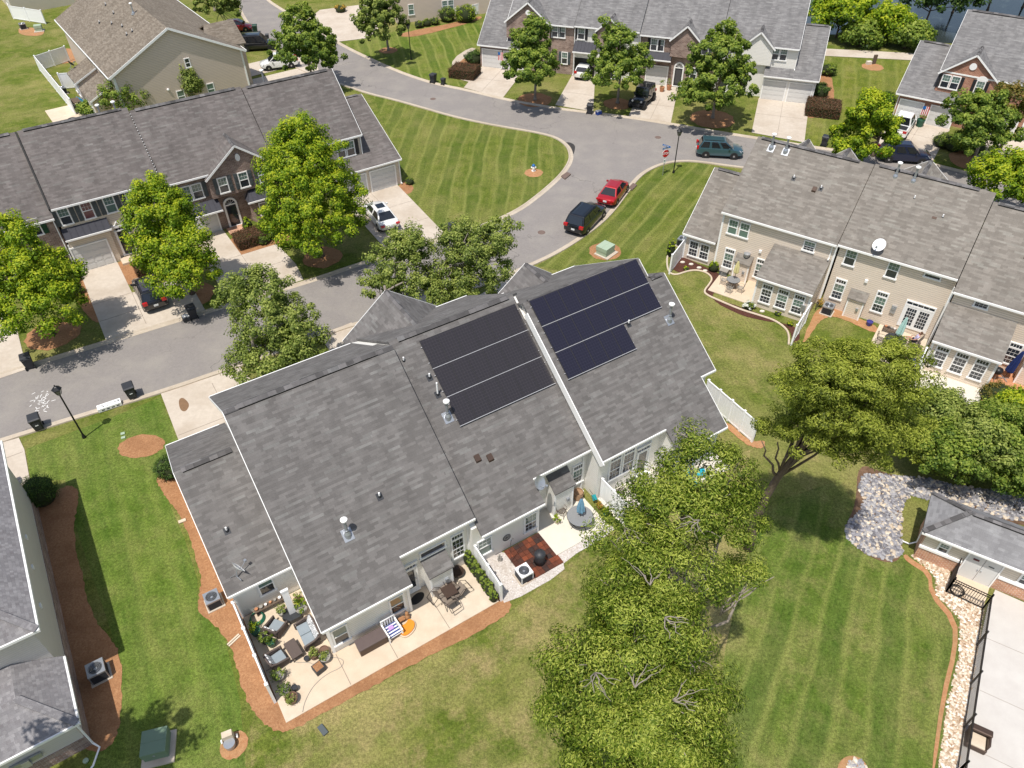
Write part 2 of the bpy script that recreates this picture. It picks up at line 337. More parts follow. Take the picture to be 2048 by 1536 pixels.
def empty(name, loc=(0, 0, 0), rz=0, label=None, cat=None, group=None, parent=None):
    o = bpy.data.objects.new(name, None); COL.objects.link(o); o.location = loc; o.rotation_euler.z = rz; o.empty_display_size = .3
    if parent: o.parent = parent
    return tag(o, label, cat, group)
def place(src, parent=None, loc=None, rz=None, name=None):
    """copy an object with its children (linked meshes)"""
    o = src.copy(); COL.objects.link(o)
    if parent is not None: o.parent = parent
    if loc is not None: o.location = loc
    if rz is not None: o.rotation_euler.z = rz
    for ch in list(src.children): place(ch, o)
    return o
def structure(mb, name, mat, **kw):
    o = mb.build(name, mat, **kw); o['kind'] = 'structure'; return o
class Frame:
    """local frame of a building: u along its long side, v towards its far side"""
    def __init__(s, deg, origin): s.a = math.radians(deg); s.o = Vector((origin[0], origin[1], 0)); s.eu = Vector((math.cos(s.a), math.sin(s.a), 0)); s.ev = Vector((-math.sin(s.a), math.cos(s.a), 0))
    def w(s, u, v, z=0): return s.o + s.eu * u + s.ev * v + Vector((0, 0, z))
    def loc(s, p): d = Vector((p[0], p[1], 0)) - s.o; return d.dot(s.eu), d.dot(s.ev)
FC = Frame(32.2, G(669.6, 1306.5)); FLt = Frame(32.3, G(802.2, 367.5)); FR = Frame(-34.25, G(1642, 593.75)); FT = Frame(-19, G(1348 + 640 * .3418, 600 * .3418))
FU = Frame(-34, G(1348 + 1465 * .3418, 725 * .3418)); FB = Frame(32.6, G(183.1, 1489.4)); FP = Frame(-31.2, G(1826.3, 1112.4)); _n = G(499, 170) * .97; FN = Frame(36, _n)
# ------------------------------------------------------------------ building parts (local frame, wall faces -y at rotation 0)
_win = {}
def window(par, u, v, z, w_, h, style='grid', face=0, top='blind', low='glass', trim='white'):
    key = (round(w_, 2), round(h, 2), style, top, low, trim)
    if key in _win:
        return place(_win[key], par, (u, v, z), face)
    f = MB(); g = MB(); t = .085; d = .055; hw = w_ / 2
    f.box(-hw, -hw + t, -d, .03, 0, h).box(hw - t, hw, -d, .03, 0, h).box(-hw + t, hw - t, -d, .03, h - t, h).box(-hw - .04, hw + .04, -d - .035, .03, -.05, t * .7)
    z1 = h - t; z0 = t * .7
    if style in ('transom', 'doorlite'):
        zt = h - .36; f.box(-hw + t, hw - t, -d + .004, .02, zt - .13, zt)
        for i in range(1, 4): x = -hw + t + (w_ - 2 * t) * i / 4; f.box(x - .012, x + .012, -.032, .015, zt, z1)
        g.cur = 0; g.box(-hw + t, hw - t, -.018, .0, zt, z1); z1 = zt - .13
    zm = (z0 + z1) / 2
    if style == 'half':
        pass
    else: f.box(-hw + t, hw - t, -.045, .012, zm - .03, zm + .03)
    if style in ('grid', 'transom', 'grid2'):
        for i in (1, 2):
            x = -hw + t + (w_ - 2 * t) * i / 3; f.box(x - .007, x + .007, -.03, .01, zm + .03 if style == 'grid' else z0, z1)
        f.box(-hw + t, hw - t, -.028, .009, (zm + z1) / 2 - .007, (zm + z1) / 2 + .007)
        if style != 'grid': f.box(-hw + t, hw - t, -.028, .009, (zm + z0) / 2 - .007, (zm + z0) / 2 + .007)
    g.cur = 1; g.box(-hw + t, hw - t, -.02, .0, zm + .01, z1); g.cur = 0; g.box(-hw + t, hw - t, -.016, .0, z0, zm - .005)
    o = f.build('window', trim, par, loc=(u, v, z), rotz=face); g.build('pane', [low, top], o); _win[key] = o; return o
def shutters(par, u, v, z, w_, h, mat, face=0, side='both', sw=.34):
    for s in ((-1, 1) if side == 'both' else ((-1,) if side == 'l' else (1,))):
        m_ = MB(); x = s * (w_ / 2 + sw / 2 + .03); m_.box(x - sw / 2, x + sw / 2, -.05, -.004, 0, h)
        for a, b in ((.08, h / 2 - .05), (h / 2 + .05, h - .08)):
            k = int((b - a) / .1)
            for i in range(k): m_.box(x - sw / 2 + .05, x + sw / 2 - .05, -.068, -.05, a + i * .1, a + i * .1 + .045)
        m_.build('shutter', mat, par, loc=(u, v, z), rotz=face)
def garage(par, u, v, w_=2.45, h=2.1, mat='garage', lites=False):
    f = MB(); t = .12; f.box(-w_ / 2 - t, -w_ / 2, -.05, .02, 0, h + t).box(w_ / 2, w_ / 2 + t, -.05, .02, 0, h + t).box(-w_ / 2, w_ / 2, -.05, .02, h, h + t)
    d = MB(); d.box(-w_ / 2, w_ / 2, -.012, .01, 0, h)
    for r in range(4):
        z0 = r * h / 4
        d.box(-w_ / 2, w_ / 2, -.024, -.012, z0 + .012, z0 + .05)
        for c in range(4): x = -w_ / 2 + w_ * (c + .5) / 4; d.box(x - w_ / 8 + .07, x + w_ / 8 - .07, -.03, -.012, z0 + .11, z0 + h / 4 - .06)
    o = f.build('garage_door', 'white', par, loc=(u, v, 0)); d.build('door_panel', mat, o); return o
def door(par, u, v, z=0.15, w_=.95, h=2.1, col='shut_black', arch=False, pediment=False, glass=True, face=0, side=.16):
    f = MB(); t = side; f.box(-w_ / 2 - t, -w_ / 2, -.08, .02, 0, h + .1).box(w_ / 2, w_ / 2 + t, -.08, .02, 0, h + .1)
    g = MB(); d = MB(); d.box(-w_ / 2, w_ / 2, -.03, .01, 0, h)
    if arch:
        k = 12; R0 = w_ / 2; R1 = w_ / 2 + t
        for i in range(k):
            a, b = PI * i / k, PI * (i + 1) / k; zz = h + .1
            f.profy([(R0 * math.cos(a), zz + R0 * math.sin(a)), (R1 * math.cos(a), zz + R1 * math.sin(a)), (R1 * math.cos(b), zz + R1 * math.sin(b)), (R0 * math.cos(b), zz + R0 * math.sin(b))], -.08, .02)
        f.box(-w_ / 2, w_ / 2, -.07, .02, h, h + .1)
        g.profy([(R0 * math.cos(PI * i / k), h + .1 + R0 * math.sin(PI * i / k)) for i in range(k + 1)], -.03, .0)
        for i in range(1, 5): a = PI * i / 5; f.beam((0, -.04, h + .1), (R0 * math.cos(a), -.04, h + .1 + R0 * math.sin(a)), .02, .02, (0, 1, 0))
    else:
        f.box(-w_ / 2 - t - .05, w_ / 2 + t + .05, -.1, .02, h + .34, h + .5); f.box(-w_ / 2, w_ / 2, -.08, .02, h, h + .1)
        g.box(-w_ / 2, w_ / 2, -.03, .0, h + .1, h + .34)
        for i in (1, 2, 3): x = -w_ / 2 + w_ * i / 4; f.box(x - .012, x + .012, -.045, .0, h + .1, h + .34)
        if pediment:
            for s in (-1, 1):
                pts = [(s * (w_ / 2 + t + .1), -.06, h + .52), (s * w_ * .42, -.06, h + .58), (s * w_ * .25, -.06, h + .8), (s * .16, -.06, h + .86), (s * .1, -.06, h + .74)]
                f.tube(pts, .05)
    f.box(-w_ / 2 - t, w_ / 2 + t, -.14, .02, -.06, 0)
    o = f.build('door', 'white', par, loc=(u, v, z), rotz=face); d.build('door_leaf', col, o)
    if glass: g.box(-w_ / 2 + .12, w_ / 2 - .12, -.042, -.03, .25, h - .15)
    g.build('pane', 'glass', o); k = MB(); k.cyl((w_ / 2 - .08, -.03, .95), (w_ / 2 - .08, -.1, .95), .03); k.build('handle', 'galv', o); return o
class Roof:
    """collects sloping roof surfaces with thickness, then links roof, cap and fascia as parts"""
    def __init__(s): s.r = MB(); s.c = Many(); s.f = Many(); s.vn = Many()
    def plane(s, poly, v0, z0, k, th=.14, axis='v'):
        zf = (lambda p: z0 + k * (p[1] - v0)) if axis == 'v' else (lambda p: z0 + k * (p[0] - v0))
        s.poly([(p[0], p[1], zf(p)) for p in poly], th)
    def poly(s, p3, th=.14):
        a = sum(p3[i][0] * p3[(i + 1) % len(p3)][1] - p3[(i + 1) % len(p3)][0] * p3[i][1] for i in range(len(p3)))
        if a < 0: p3 = p3[::-1]
        n = len(p3); o = len(s.r.v); s.r.v += [tuple(p) for p in p3] + [(p[0], p[1], p[2] - th) for p in p3]
        tr = tessellate_polygon([[Vector((p[0], p[1], 0)) for p in p3]])
        for t in tr:
            q = [p3[i] for i in t]; c = (q[1][0] - q[0][0]) * (q[2][1] - q[0][1]) - (q[1][1] - q[0][1]) * (q[2][0] - q[0][0])
            if c < 0: t = t[::-1]
            s.r.f.append(tuple(i + o for i in t)); s.r.f.append(tuple(i + n + o for i in t[::-1])); s.r.mi += [0, 0]
        for i in range(n): s.r.f.append((o + i, o + i + n, o + (i + 1) % n + n, o + (i + 1) % n)); s.r.mi.append(0)
    def eave(s, u0, u1, v, z, sgn=-1, h=.15):
        """gutter/fascia board along an eave; sgn -1: faces -v"""
        s.f.box(u0, u1, v + (sgn * .07 if sgn < 0 else 0) + .0, v + (0 if sgn < 0 else .07), z - h, z - .012) if sgn < 0 else s.f.box(u0, u1, v, v + .07, z - h, z - .012)
    def rake(s, p, q, w_=.03, h=.16, dz=-.09): s.f.beam(Vector(p) + Vector((0, 0, dz)), Vector(q) + Vector((0, 0, dz)), w_, h)
    def ridge(s, u0, u1, v, z, k, vent=True, vs=-1, w_=.2):
        """overlapping cap shingles and the black ridge vent's open edge on the side facing vs"""
        n = max(2, int(abs(u1 - u0) / .3)); d = (u1 - u0) / n; m_ = MB(); s.c.l.append(m_)
        for i in range(n):
            a = u0 + i * d; b = a + d * 1.02; zz = z + (.075 if vent else .02) + (i % 2) * .004
            m_.add([(a, v - w_, zz - k * w_ * .82), (b, v - w_, zz - k * w_ * .82), (b, v, zz), (a, v, zz), (b, v + w_, zz - k * w_ * .82), (a, v + w_, zz - k * w_ * .82)], [(0, 1, 2, 3), (3, 2, 4, 5)])
        if vent: s.vn.box(u0 + .05, u1 - .05, v - w_ * .93, v + w_ * .93, z - k * w_ * .9 - .01, z - k * w_ * .78 + .055)
    def build(s, par, mat, fascia='white', cap='cap'):
        o = s.r.build('roof', mat, par)
        s.c.build('ridge_cap', cap, par)
        s.vn.build('ridge_vent', 'ventgap', par)
        s.f.build('fascia', fascia, par)
        return o
def flue(par, u, v, z, k, h=.95):
    o = MB(); s = .25
    o.add([(-s, -s, -k * s + .03), (s, -s, -k * s + .03), (s, s, k * s + .03), (-s, s, k * s + .03)], [(0, 1, 2, 3)])
    o.lathe((0, 0, -.1), [(.19, 0), (.17, .25), (.10, .40), (.10, .5)], 14); a = o.build('flue', 'galv', par, smooth=False, loc=(u, v, z))
    c = MB(); c.cyl((0, 0, .3), (0, 0, h - .12), .075, n=12); c.build('pipe', 'galv', a, smooth=False)
    c = MB(); c.lathe((0, 0, h - .16), [(.09, 0), (.17, .05), (.17, .12), (.1, .16)], 16); c.build('cap', 'white', a); return a
def pipe_vent(par, u, v, z, k, h=.3):
    o = MB(); s = .15; o.add([(-s, -s, -k * s + .02), (s, -s, -k * s + .02), (s, s, k * s + .02), (-s, s, k * s + .02)], [(0, 1, 2, 3)]); o.cyl((0, 0, -.05), (0, 0, .12), .08)
    a = o.build('vent_pipe', 'dark_plastic', par, loc=(u, v, z)); c = MB(); c.cyl((0, 0, .1), (0, 0, h), .045); c.build('pipe', 'vinyl', a); return a
def box_vent(par, u, v, z, k):
    o = MB(); s = .15
    o.add([(-s, -s, -k * s), (s, -s, -k * s), (s, s, k * s), (-s, s, k * s), (-s, -s, -k * s + .14), (s, -s, -k * s + .14), (s, s, k * s + .1), (-s, s, k * s + .1)], [(4, 5, 6, 7), (0, 1, 5, 4), (1, 2, 6, 5), (2, 3, 7, 6), (3, 0, 4, 7)])
    return o.build('roof_vent', 'bronze', par, loc=(u, v, z))
def downpipe(mb, u, v, z0, z1): mb.box(u - .04, u + .04, v - .07, v - .004, z0, z1).box(u - .045, u + .045, v - .28, v - .07, z0 + .02, z0 + .1)
def gable_front(rf, wl, uc, hw, v0, v1, zb, zt, oh=.22):
    """front gable: two small slopes running back into the main roof, and its wall"""
    k = (zt - zb) / hw; zo = k * oh
    rf.poly([(uc, v0, zt), (uc, v1, zt), (uc - hw - oh, v1, zb - zo), (uc - hw - oh, v0, zb - zo)], .12)
    rf.poly([(uc, v0, zt), (uc + hw + oh, v0, zb - zo), (uc + hw + oh, v1, zb - zo), (uc, v1, zt)], .12)
    s = -1 if v0 < v1 else 1
    for q in (-1, 1): rf.rake((uc, v0 + s * .03, zt + .01), (uc + q * (hw + oh), v0 + s * .03, zb - zo + .01))
    vw = v0 - s * .22; vb = v1
    wl.profy([(uc - hw, zb - 2), (uc + hw, zb - 2), (uc + hw, zb - .16), (uc, zt - .16), (uc - hw, zb - .16)], min(vw, vb), max(vw, vb))
    n = int(abs(v1 - v0) / .3); m_ = MB(); rf.c.l.append(m_)
    for i in range(n):
        a = v0 + (v1 - v0) * i / n; b = v0 + (v1 - v0) * (i + 1.02) / n; zz = zt + .03 + (i % 2) * .004; w_ = .17
        m_.add([(uc - w_, a, zz - k * w_ * .85), (uc, a, zz), (uc, b, zz), (uc - w_, b, zz - k * w_ * .85), (uc + w_, b, zz - k * w_ * .85), (uc + w_, a, zz - k * w_ * .85)], [(0, 1, 2, 3), (2, 1, 5, 4)])
def house(name, F, label, cat, group=None):
    return empty(name, (F.o.x, F.o.y, 0), F.a, label, cat, group)
# ================================================================== central townhouse row (its back faces the camera)
hc = house('townhouse_row', FC, 'central row of white-sided townhouses with grey shingle roof carrying two dark solar arrays', 'townhouse')
rf = Roof(); wl = MB(); K = .72
# unit one
z1 = lambda v: 3.15 + K * (v + .55)
rf.plane([(-.3, -.55), (4.25, -.55), (4.25, .6), (8.42, .6), (8.42, 8.45), (-.3, 8.45)], -.55, 3.15, K)
zr1 = z1(8.45); rf.plane([(-.3, 8.45), (8.42, 8.45), (8.42, 14.45), (-.3, 14.45)], 8.45, zr1, -.645)
rf.eave(-.3, 4.25, -.55, 3.15); rf.eave(4.25, 8.42, .6, z1(.6)); rf.eave(-.3, 8.42, 14.45, zr1 - .645 * 6, 1)
rf.rake((-.33, -.57, 3.15), (-.33, 8.45, zr1)); rf.rake((-.33, 8.45, zr1), (-.33, 14.47, zr1 - .645 * 6.02)); rf.ridge(.35, 7.5, 8.45, zr1, K)
rf.ridge(-.3, .35, 8.45, zr1, K, False); rf.ridge(7.5, 8.4, 8.45, zr1, K, False)
wl.profx([(0, 0), (14.1, 0), (14.1, zr1 - .645 * 5.65 - .2), (8.45, zr1 - .2), (0, z1(0) - .2)], 0, 4.15)
wl.profx([(.95, 0), (14.1, 0), (14.1, zr1 - .645 * 5.65 - .2), (8.45, zr1 - .2), (.95, z1(.95) - .2)], 4.15, 8.15)
# unit two
z2 = lambda v: 3.05 + K * (v - .05)
zr2 = z2(8.98); rf.plane([(8.44, .05), (12.28, .05), (12.28, 1.2), (16.05, 1.2), (16.05, 8.98), (8.44, 8.98)], .05, 3.05, K)
rf.plane([(8.44, 8.98), (16.35, 8.98), (16.35, 14.9), (8.44, 14.9)], 8.98, zr2, -.64)
rf.eave(8.44, 12.28, .05, 3.05); rf.eave(12.28, 16.1, 1.2, z2(1.2)); rf.eave(8.44, 16.35, 14.9, zr2 - .64 * 5.92, 1); rf.ridge(8.9, 15.7, 8.98, zr2, K)
wl.profx([(.55, 0), (14.5, 0), (14.5, zr2 - .64 * 5.52 - .2), (8.98, zr2 - .2), (.55, z2(.55) - .2)], 8.15, 12.2)
wl.profx([(1.65, 0), (14.5, 0), (14.5, zr2 - .64 * 5.52 - .2), (8.98, zr2 - .2), (1.65, z2(1.65) - .2)], 12.2, 16.25)
# unit three with its low wing
z3 = lambda v: 3.87 + K * (v - .15)
zr3 = z3(7.95); zw3 = z3(6.85)
rf.plane([(16.07, .15), (20.5, .15), (20.5, -1.06), (24.22, -1.06), (24.22, 1.57), (25.35, 1.57), (25.35, 6.85), (24.22, 6.85), (24.22, 7.95), (16.07, 7.95)], .15, 3.87, K)
rf.plane([(16.07, 7.95), (24.22, 7.95), (24.22, 13.95), (16.07, 13.95)], 7.95, zr3, -.65); rf.plane([(24.22, 6.85), (25.35, 6.85), (25.35, 11.0), (24.22, 11.0)], 6.85, zw3, -.65)
rf.eave(16.07, 20.5, .15, 3.87); rf.eave(20.5, 24.22, -1.06, z3(-1.06)); rf.eave(24.22, 25.4, 1.57, z3(1.57)); rf.eave(16.07, 24.22, 13.95, zr3 - .65 * 6, 1)
rf.f.beam((16.04, .1, z3(.1) - .27), (16.04, 7.6, z3(7.6) - .27), .05, .5)
rf.rake((24.25, 7.0, z3(7.0)), (24.25, 7.95, zr3)); rf.rake((24.25, 7.95, zr3), (24.25, 13.95, zr3 - .65 * 6)); rf.rake((25.38, 1.55, z3(1.55)), (25.38, 6.85, zw3)); rf.rake((24.25, -1.06, z3(-1.06)), (24.25, 1.5, z3(1.5)))
rf.ridge(16.4, 23.4, 7.95, zr3, K); rf.ridge(24.3, 25.1, 6.85, zw3, K, True)
wl.profx([(.62, 0), (13.6, 0), (13.6, zr3 - .65 * 5.6 - .2), (7.95, zr3 - .2), (.62, z3(.62) - .2)], 16.25, 20.7)
wl.profx([(-.65, 0), (13.6, 0), (13.6, zr3 - .65 * 5.6 - .2), (7.95, zr3 - .2), (-.65, z3(-.65) - .2)], 20.7, 24.0)
wl.profx([(1.95, 0), (10.7, 0), (10.7, zw3 - .65 * 3.85 - .2), (6.85, zw3 - .2), (1.95, z3(1.95) - .2)], 24.0, 25.15)
# left wing of unit one
rf.plane([(-3.35, 4.0), (.02, 4.0), (.02, 9.75), (-3.35, 9.75)], 4.0, 2.5, .6); rf.plane([(-3.35, 9.75), (.02, 9.75), (.02, 15.25), (-3.35, 15.25)], 9.75, 5.95, -.56)
rf.eave(-3.35, -.05, 4.0, 2.5); rf.eave(-3.35, -.3, 15.25, 5.95 - .56 * 5.5, 1); rf.rake((-3.38, 3.98, 2.5), (-3.38, 9.75, 5.95)); rf.rake((-3.38, 9.75, 5.95), (-3.38, 15.27, 2.87)); rf.ridge(-3.0, -.5, 9.75, 5.95, .6)
wl.profx([(4.3, 0), (14.9, 0), (14.9, 2.87), (9.75, 5.75), (4.3, 2.48)], -3.1, -.02)
gable_front(rf, wl, 11.05, 2.95, 15.15, 10.4, 5.75, 8.05); gable_front(rf, wl, 20.45, 1.85, 14.3, 10.6, 5.6, 7.0)
wl.build('wall', 'side_white', hc); rf.build(hc, 'roof_c')
for u, v, z in ((2.5, 2.2, z1(2.2)), (9.55, 5.05, z2(5.05)), (24.1, 4.6, z3(4.6))): flue(hc, u, v, z, K, 1.25)
for u, v, z in ((4.6, 3.0, z1(3.0)), (-2.2, 6.5, 4.0), (9.6, 6.9, z2(6.9)), (21.5, 5.2, z3(5.2)), (8.75, 8.0, z1(8.0) - .6)): pipe_vent(hc, u, v, z, K)
o = pipe_vent(hc, 9.6, 6.1, z2(6.1), K, .85)
for u, v in ((10.02, 2.95), (10.65, 2.75)): box_vent(hc, u, v, z2(v), K)
# rear windows and doors
for u in (.52, 3.5): window(hc, u, 0, .58, .82, 1.38, 'plain', low='glass', top='blind')
door(hc, 4.75, .95, .2, .62, 1.85, 'white', side=.08); window(hc, 6.1, .95, 2.42, 1.5, .5, 'half', top='glass'); window(hc, 7.5, .95, .95, .78, 2.0, 'transom', top='glass')
window(hc, 8.85, .55, .62, .9, 1.35, 'grid', top='blind', low='blind'); window(hc, 11.72, .55, .6, .84, 1.4, 'grid2', top='blind')
window(hc, 14.25, 1.65, 1.95, 1.4, .72, 'half', top='glass'); window(hc, 15.65, 1.65, .85, .8, 1.65, 'transom'); window(hc, 12.95, 1.65, 2.0, .55, .6, 'half', top='glass')
for u in (17.45, 18.42): window(hc, u, .62, 1.15, .88, 2.0, 'transom', top='glass')
door(hc, 19.5, .62, .2, .8, 2.05, 'white', side=.08)
window(hc, 23.1, -.65, .8, .9, 1.4, 'plain'); window(hc, 21.4, -.65, .8, .9, 1.4, 'plain'); window(hc, -1.58, 4.3, .95, .82, 1.35, 'plain', top='blind')
# storage closets with small shingle roofs (bump-outs behind each unit)
def closet(par, u0, u1, vw, vf, zt, zf, wall='side_white', roof='roof_c', trim='white'):
    m_ = MB(); m_.profx([(vf, 0), (vw + .02, 0), (vw + .02, zt - .1), (vf, zf - .1)], u0 + .08, u1 - .08); a = m_.build('closet', wall, par)
    r = MB(); k = (zt - zf) / (vw - vf); s = .12
    r.add([(u0, vf - s, zf - k * s), (u1, vf - s, zf - k * s), (u1, vw - .01, zt), (u0, vw - .01, zt), (u0, vf - s, zf - k * s - .08), (u1, vf - s, zf - k * s - .08), (u1, vw - .01, zt - .08), (u0, vw - .01, zt - .08)], [(0, 1, 2, 3), (7, 6, 5, 4), (0, 4, 5, 1), (1, 5, 6, 2), (3, 7, 4, 0)]); r.build('roof', roof, a)
    t = MB(); t.box(u0 + .06, u0 + .16, vf - .02, vf + .06, 0, zf - .12).box(u1 - .16, u1 - .06, vf - .02, vf + .06, 0, zf - .12); t.build('corner_trim', trim, a)
    l = MB(); uc = (u0 + u1) / 2 + .25; l.box(uc - .09, uc + .09, vf - .12, vf - .004, zf * .45, zf * .45 + .22); l.build('wall_lamp', 'galv', a); return a
closet(hc, 5.35, 6.75, .95, .1, 2.35, 1.95); closet(hc, 13.45, 14.85, 1.65, .85, 2.9, 2.3)
t = Many()
for u, v, z in ((-.0, -.0, z1(0) - .3), (4.15, 0, z1(0) - .3), (8.15, .95, z1(.95) - .3), (12.2, .55, z2(.55) - .3), (12.2, 1.65, 3.6), (24.0, -.65, z3(-.65) - .3), (-3.1, 4.3, 2.35)): t.box(u - .07, u + .07, v - .035, v + .035, 0, z)
downpipe(t, 15.95, 1.65, .1, 3.6); downpipe(t, 3.9, 0, .1, 2.9); downpipe(t, 20.0, .62, .1, 3.9); t.build('corner_trim', 'white', hc)
# ================================================================== solar arrays
def panel_mat(name, c, line):
    x = NT(name, .12, .0, .6); s = x.n('ShaderNodeSeparateXYZ'); x.l(x.coord('UV'), s.inputs[0])
    f = lambda o, p: x.ramp(x.math('ABSOLUTE', x.math('SUBTRACT', x.math('FRACT', x.math('DIVIDE', o, p)), .5)), [(.44, 0), (.49, 1)])
    k = x.mix(x.math('MAXIMUM', f(s.outputs[0], .1625), f(s.outputs[1], .168)), c, line); x.col(k); return x.m
MT['panel_black'] = panel_mat('solar_cells_black', (.030, .026, .028), (.055, .048, .052)); MT['panel_blue'] = panel_mat('solar_cells_blue', (.017, .015, .026), (.034, .032, .05))
MT['rail'] = plain('aluminium_rail', (.45, .45, .47), .5, .2); MT['pframe'] = plain('black_anodised', (.03, .028, .03), .4, .0)
def solar(label, u0, v0, cells, mat, plane, pw=.985, ph=1.62, gap=.035):
    e = empty('solar_array', FC.w(u0, v0, plane(v0) + .1), FC.a, label, 'solar panels', 'solar arrays on the central roof'); e.rotation_euler = (math.atan(K), 0, FC.a); t = e
    fm = MB(); fm.cur = 0; fm.box(0, pw, 0, ph, 0, .035); fm.cur = 1; fm.box(.022, pw - .022, .022, ph - .022, .033, .039); pr = None
    for r, n in enumerate(cells):
        for i in range(n):
            loc = (i * (pw + .005), r * (ph + gap), 0)
            if pr is None: pr = fm.build('solar_panel', ['pframe', mat], t, loc=loc)
            else: q = pr.copy(); COL.objects.link(q); q.parent = t; q.location = loc
    m_ = MB()
    for r, n in enumerate(cells):
        w_ = n * (pw + .005)
        x_ = cells[r - 1] * (pw + .005) if r else -.03
        if not r or cells[r - 1] < n: m_.box(x_, w_ + .03, r * (ph + gap) - gap - .002, r * (ph + gap) - .006, -.01, .05)
        m_.box(0, w_, r * (ph + gap) - gap + .004, r * (ph + gap) - .004, .0, .048) if r else None
        for y in (.35, ph - .35): m_.box(-.06, w_ + .06, r * (ph + gap) + y - .02, r * (ph + gap) + y + .02, -.07, -.005)
    m_.build('rail', 'rail', t); return e
solar('black solar array of three even rows on the middle roof section', 9.93, 4.47, (6, 6, 6), 'panel_black', z2)
solar('dark blue stepped solar array on the right roof section', 16.42, 3.98, (5, 8, 8), 'panel_blue', z3, .94, 1.58)
# ================================================================== left row across the street (its front faces the camera)
hl = house('townhouse_row', FLt, 'brick and siding townhouse row across the street, with shuttered windows and arched doorway', 'townhouse')
def hipcap(rf, p, q, n, w_):
    m_ = MB(); rf.c.l.append(m_)
    for i in range(n): a = p.lerp(q, i / n); b = p.lerp(q, (i + 1.02) / n); m_.beam(a + Vector((0, 0, .03)), b + Vector((0, 0, .03 + .01 * (i % 2))), w_, .05)
rf = Roof(); wl = MB(); wb = MB()
VR, ZR_ = 6.2, 9.65
def Lu(u0, u1, ve, ze, vr=VR, dz=0, back=12.4, first=False, wall=wl, inset=.0):
    k = (ZR_ + dz - ze) / (vr - ve); zr = ZR_ + dz
    rf.plane([(u0, ve), (u1, ve), (u1, vr), (u0, vr)], ve, ze, k); rf.plane([(u0, vr), (u1, vr), (u1, back), (u0, back)], vr, zr, -k)
    rf.eave(u0, u1, ve, ze); rf.eave(u0, u1, back, zr - k * (back - vr), 1); rf.ridge(u0 + .4, u1 - .5, vr, zr, k)
    wall.profx([(ve + .35, 0), (back - .4, 0), (back - .4, zr - k * (back - .4 - vr) - .2), (vr, zr - .2), (ve + .35, ze + k * .35 - .2)], u0 + .12 + inset, u1 - .0)
    return k
kA = Lu(-40.5, -28.36, .75, 5.05, 6.5, .1, wall=wb); kB = Lu(-28.3, -20.22, .8, 5.75, 6.45, .15); kC = Lu(-20.18, -11.1, .8, 5.3, 6.0, 0, wall=wb); kD = Lu(-11.04, -2.85, .85, 5.28, 5.9, -.1)
m_ = MB(); m_.beam((-28.38, .85, 5.7), (-28.38, 6.4, ZR_ + .05), .12, .3); m_.build('gap_strip', 'ventgap', hl); m_ = MB()  # black box drawn as the dark line between the first two roofs
for i in range(24): v = 1.0 + i * .21; m_.box(-20.22, -20.17, v, v + .06, 5.3 + (v - .8) * (ZR_ + .15 - 5.75) / 5.65 + .5, 5.3 + (v - .8) * (ZR_ + .15 - 5.75) / 5.65 + .56)
rf.rake((-2.82, .83, 5.28), (-2.82, 5.9, ZR_ - .1)); rf.rake((-2.82, 5.9, ZR_ - .1), (-2.82, 12.4, 4.0))
m_.build('step_flashing', 'white', hl)
# garage wing at the right end: low eave in front, carried up past the upper storey
kw = .45; zw = lambda v: 2.68 + kw * (v + .42)
rf.plane([(-6.3, -.42), (.12, -.42), (.12, 7.3), (-2.86, 7.3), (-2.86, 1.1), (-6.3, 1.1)], -.42, 2.68, kw); rf.plane([(-2.84, 7.3), (.12, 7.3), (.12, 12.4), (-2.84, 12.4)], 7.3, zw(7.3), -kw)
rf.eave(-6.3, .15, -.42, 2.68); rf.rake((.15, -.44, 2.68), (.15, 7.3, zw(7.3))); rf.rake((.15, 7.3, zw(7.3)), (.15, 12.4, zw(7.3) - kw * 5.1)); rf.ridge(-2.4, -.3, 7.3, zw(7.3), kw)
wl.profx([(-.02, 0), (12.0, 0), (12.0, zw(7.3) - kw * 4.7 - .2), (7.3, zw(7.3) - .2), (-.02, zw(-.02) - .2)], -2.95, 0); wl.profx([(-.02, 0), (1.2, 0), (1.2, 2.9), (-.02, 2.6)], -6.15, -2.95)
wl.box(-6.15, -2.9, 1.15, 3, 2.6, 5.2)
gable_front(rf, wb, -14.0, 2.75, .45, 5.2, 5.15, 7.3)
gable_front(rf, wl, -8.2, 1.5, .45, 4.5, 5.5, 6.8)
# low canopies of standing seam metal over the garages
def canopy(par, u0, u1, v0, v1, z0, z1, hip=0):
    m_ = MB(); m_.add([(u0, v0, z0), (u1, v0, z0), (u1 - hip, v1, z1), (u0 + hip, v1, z1), (u0, v0, z0 - .12), (u1, v0, z0 - .12), (u1, v1, z0 - .12), (u0, v1, z0 - .12)], [(0, 1, 2, 3), (4, 7, 6, 5), (0, 4, 5, 1), (1, 5, 6, 2), (0, 3, 7, 4)])
    n = max(2, int((u1 - u0) / .42))
    for i in range(n + 1):
        u = u0 + (u1 - u0) * i / n; ut = min(max(u, u0 + hip), u1 - hip); m_.beam((u, v0, z0 + .02), (ut, v1, z1 + .02), .03, .05)
    a = m_.build('metal_canopy', 'metal_roof', par); g = MB(); g.box(u0 - .04, u1 + .04, v0 - .08, v0 - .003, z0 - .14, z0 - .01); g.build('gutter', 'white', a); return a
canopy(hl, -28.28, -24.95, .55, 1.15, 3.15, 3.85)
wl.box(-28.2, -25.1, .9, 1.3, 0, 3.1)
canopy(hl, -18.6, -16.4, .1, 1.12, 2.35, 2.95); canopy(hl, -14.2, -11.9, .0, 1.1, 2.35, 3.15, .55)
wb.prism([(-14.0, 1.14), (-13.5, .15), (-12.5, .15), (-12.1, 1.14)], 0, 2.3)
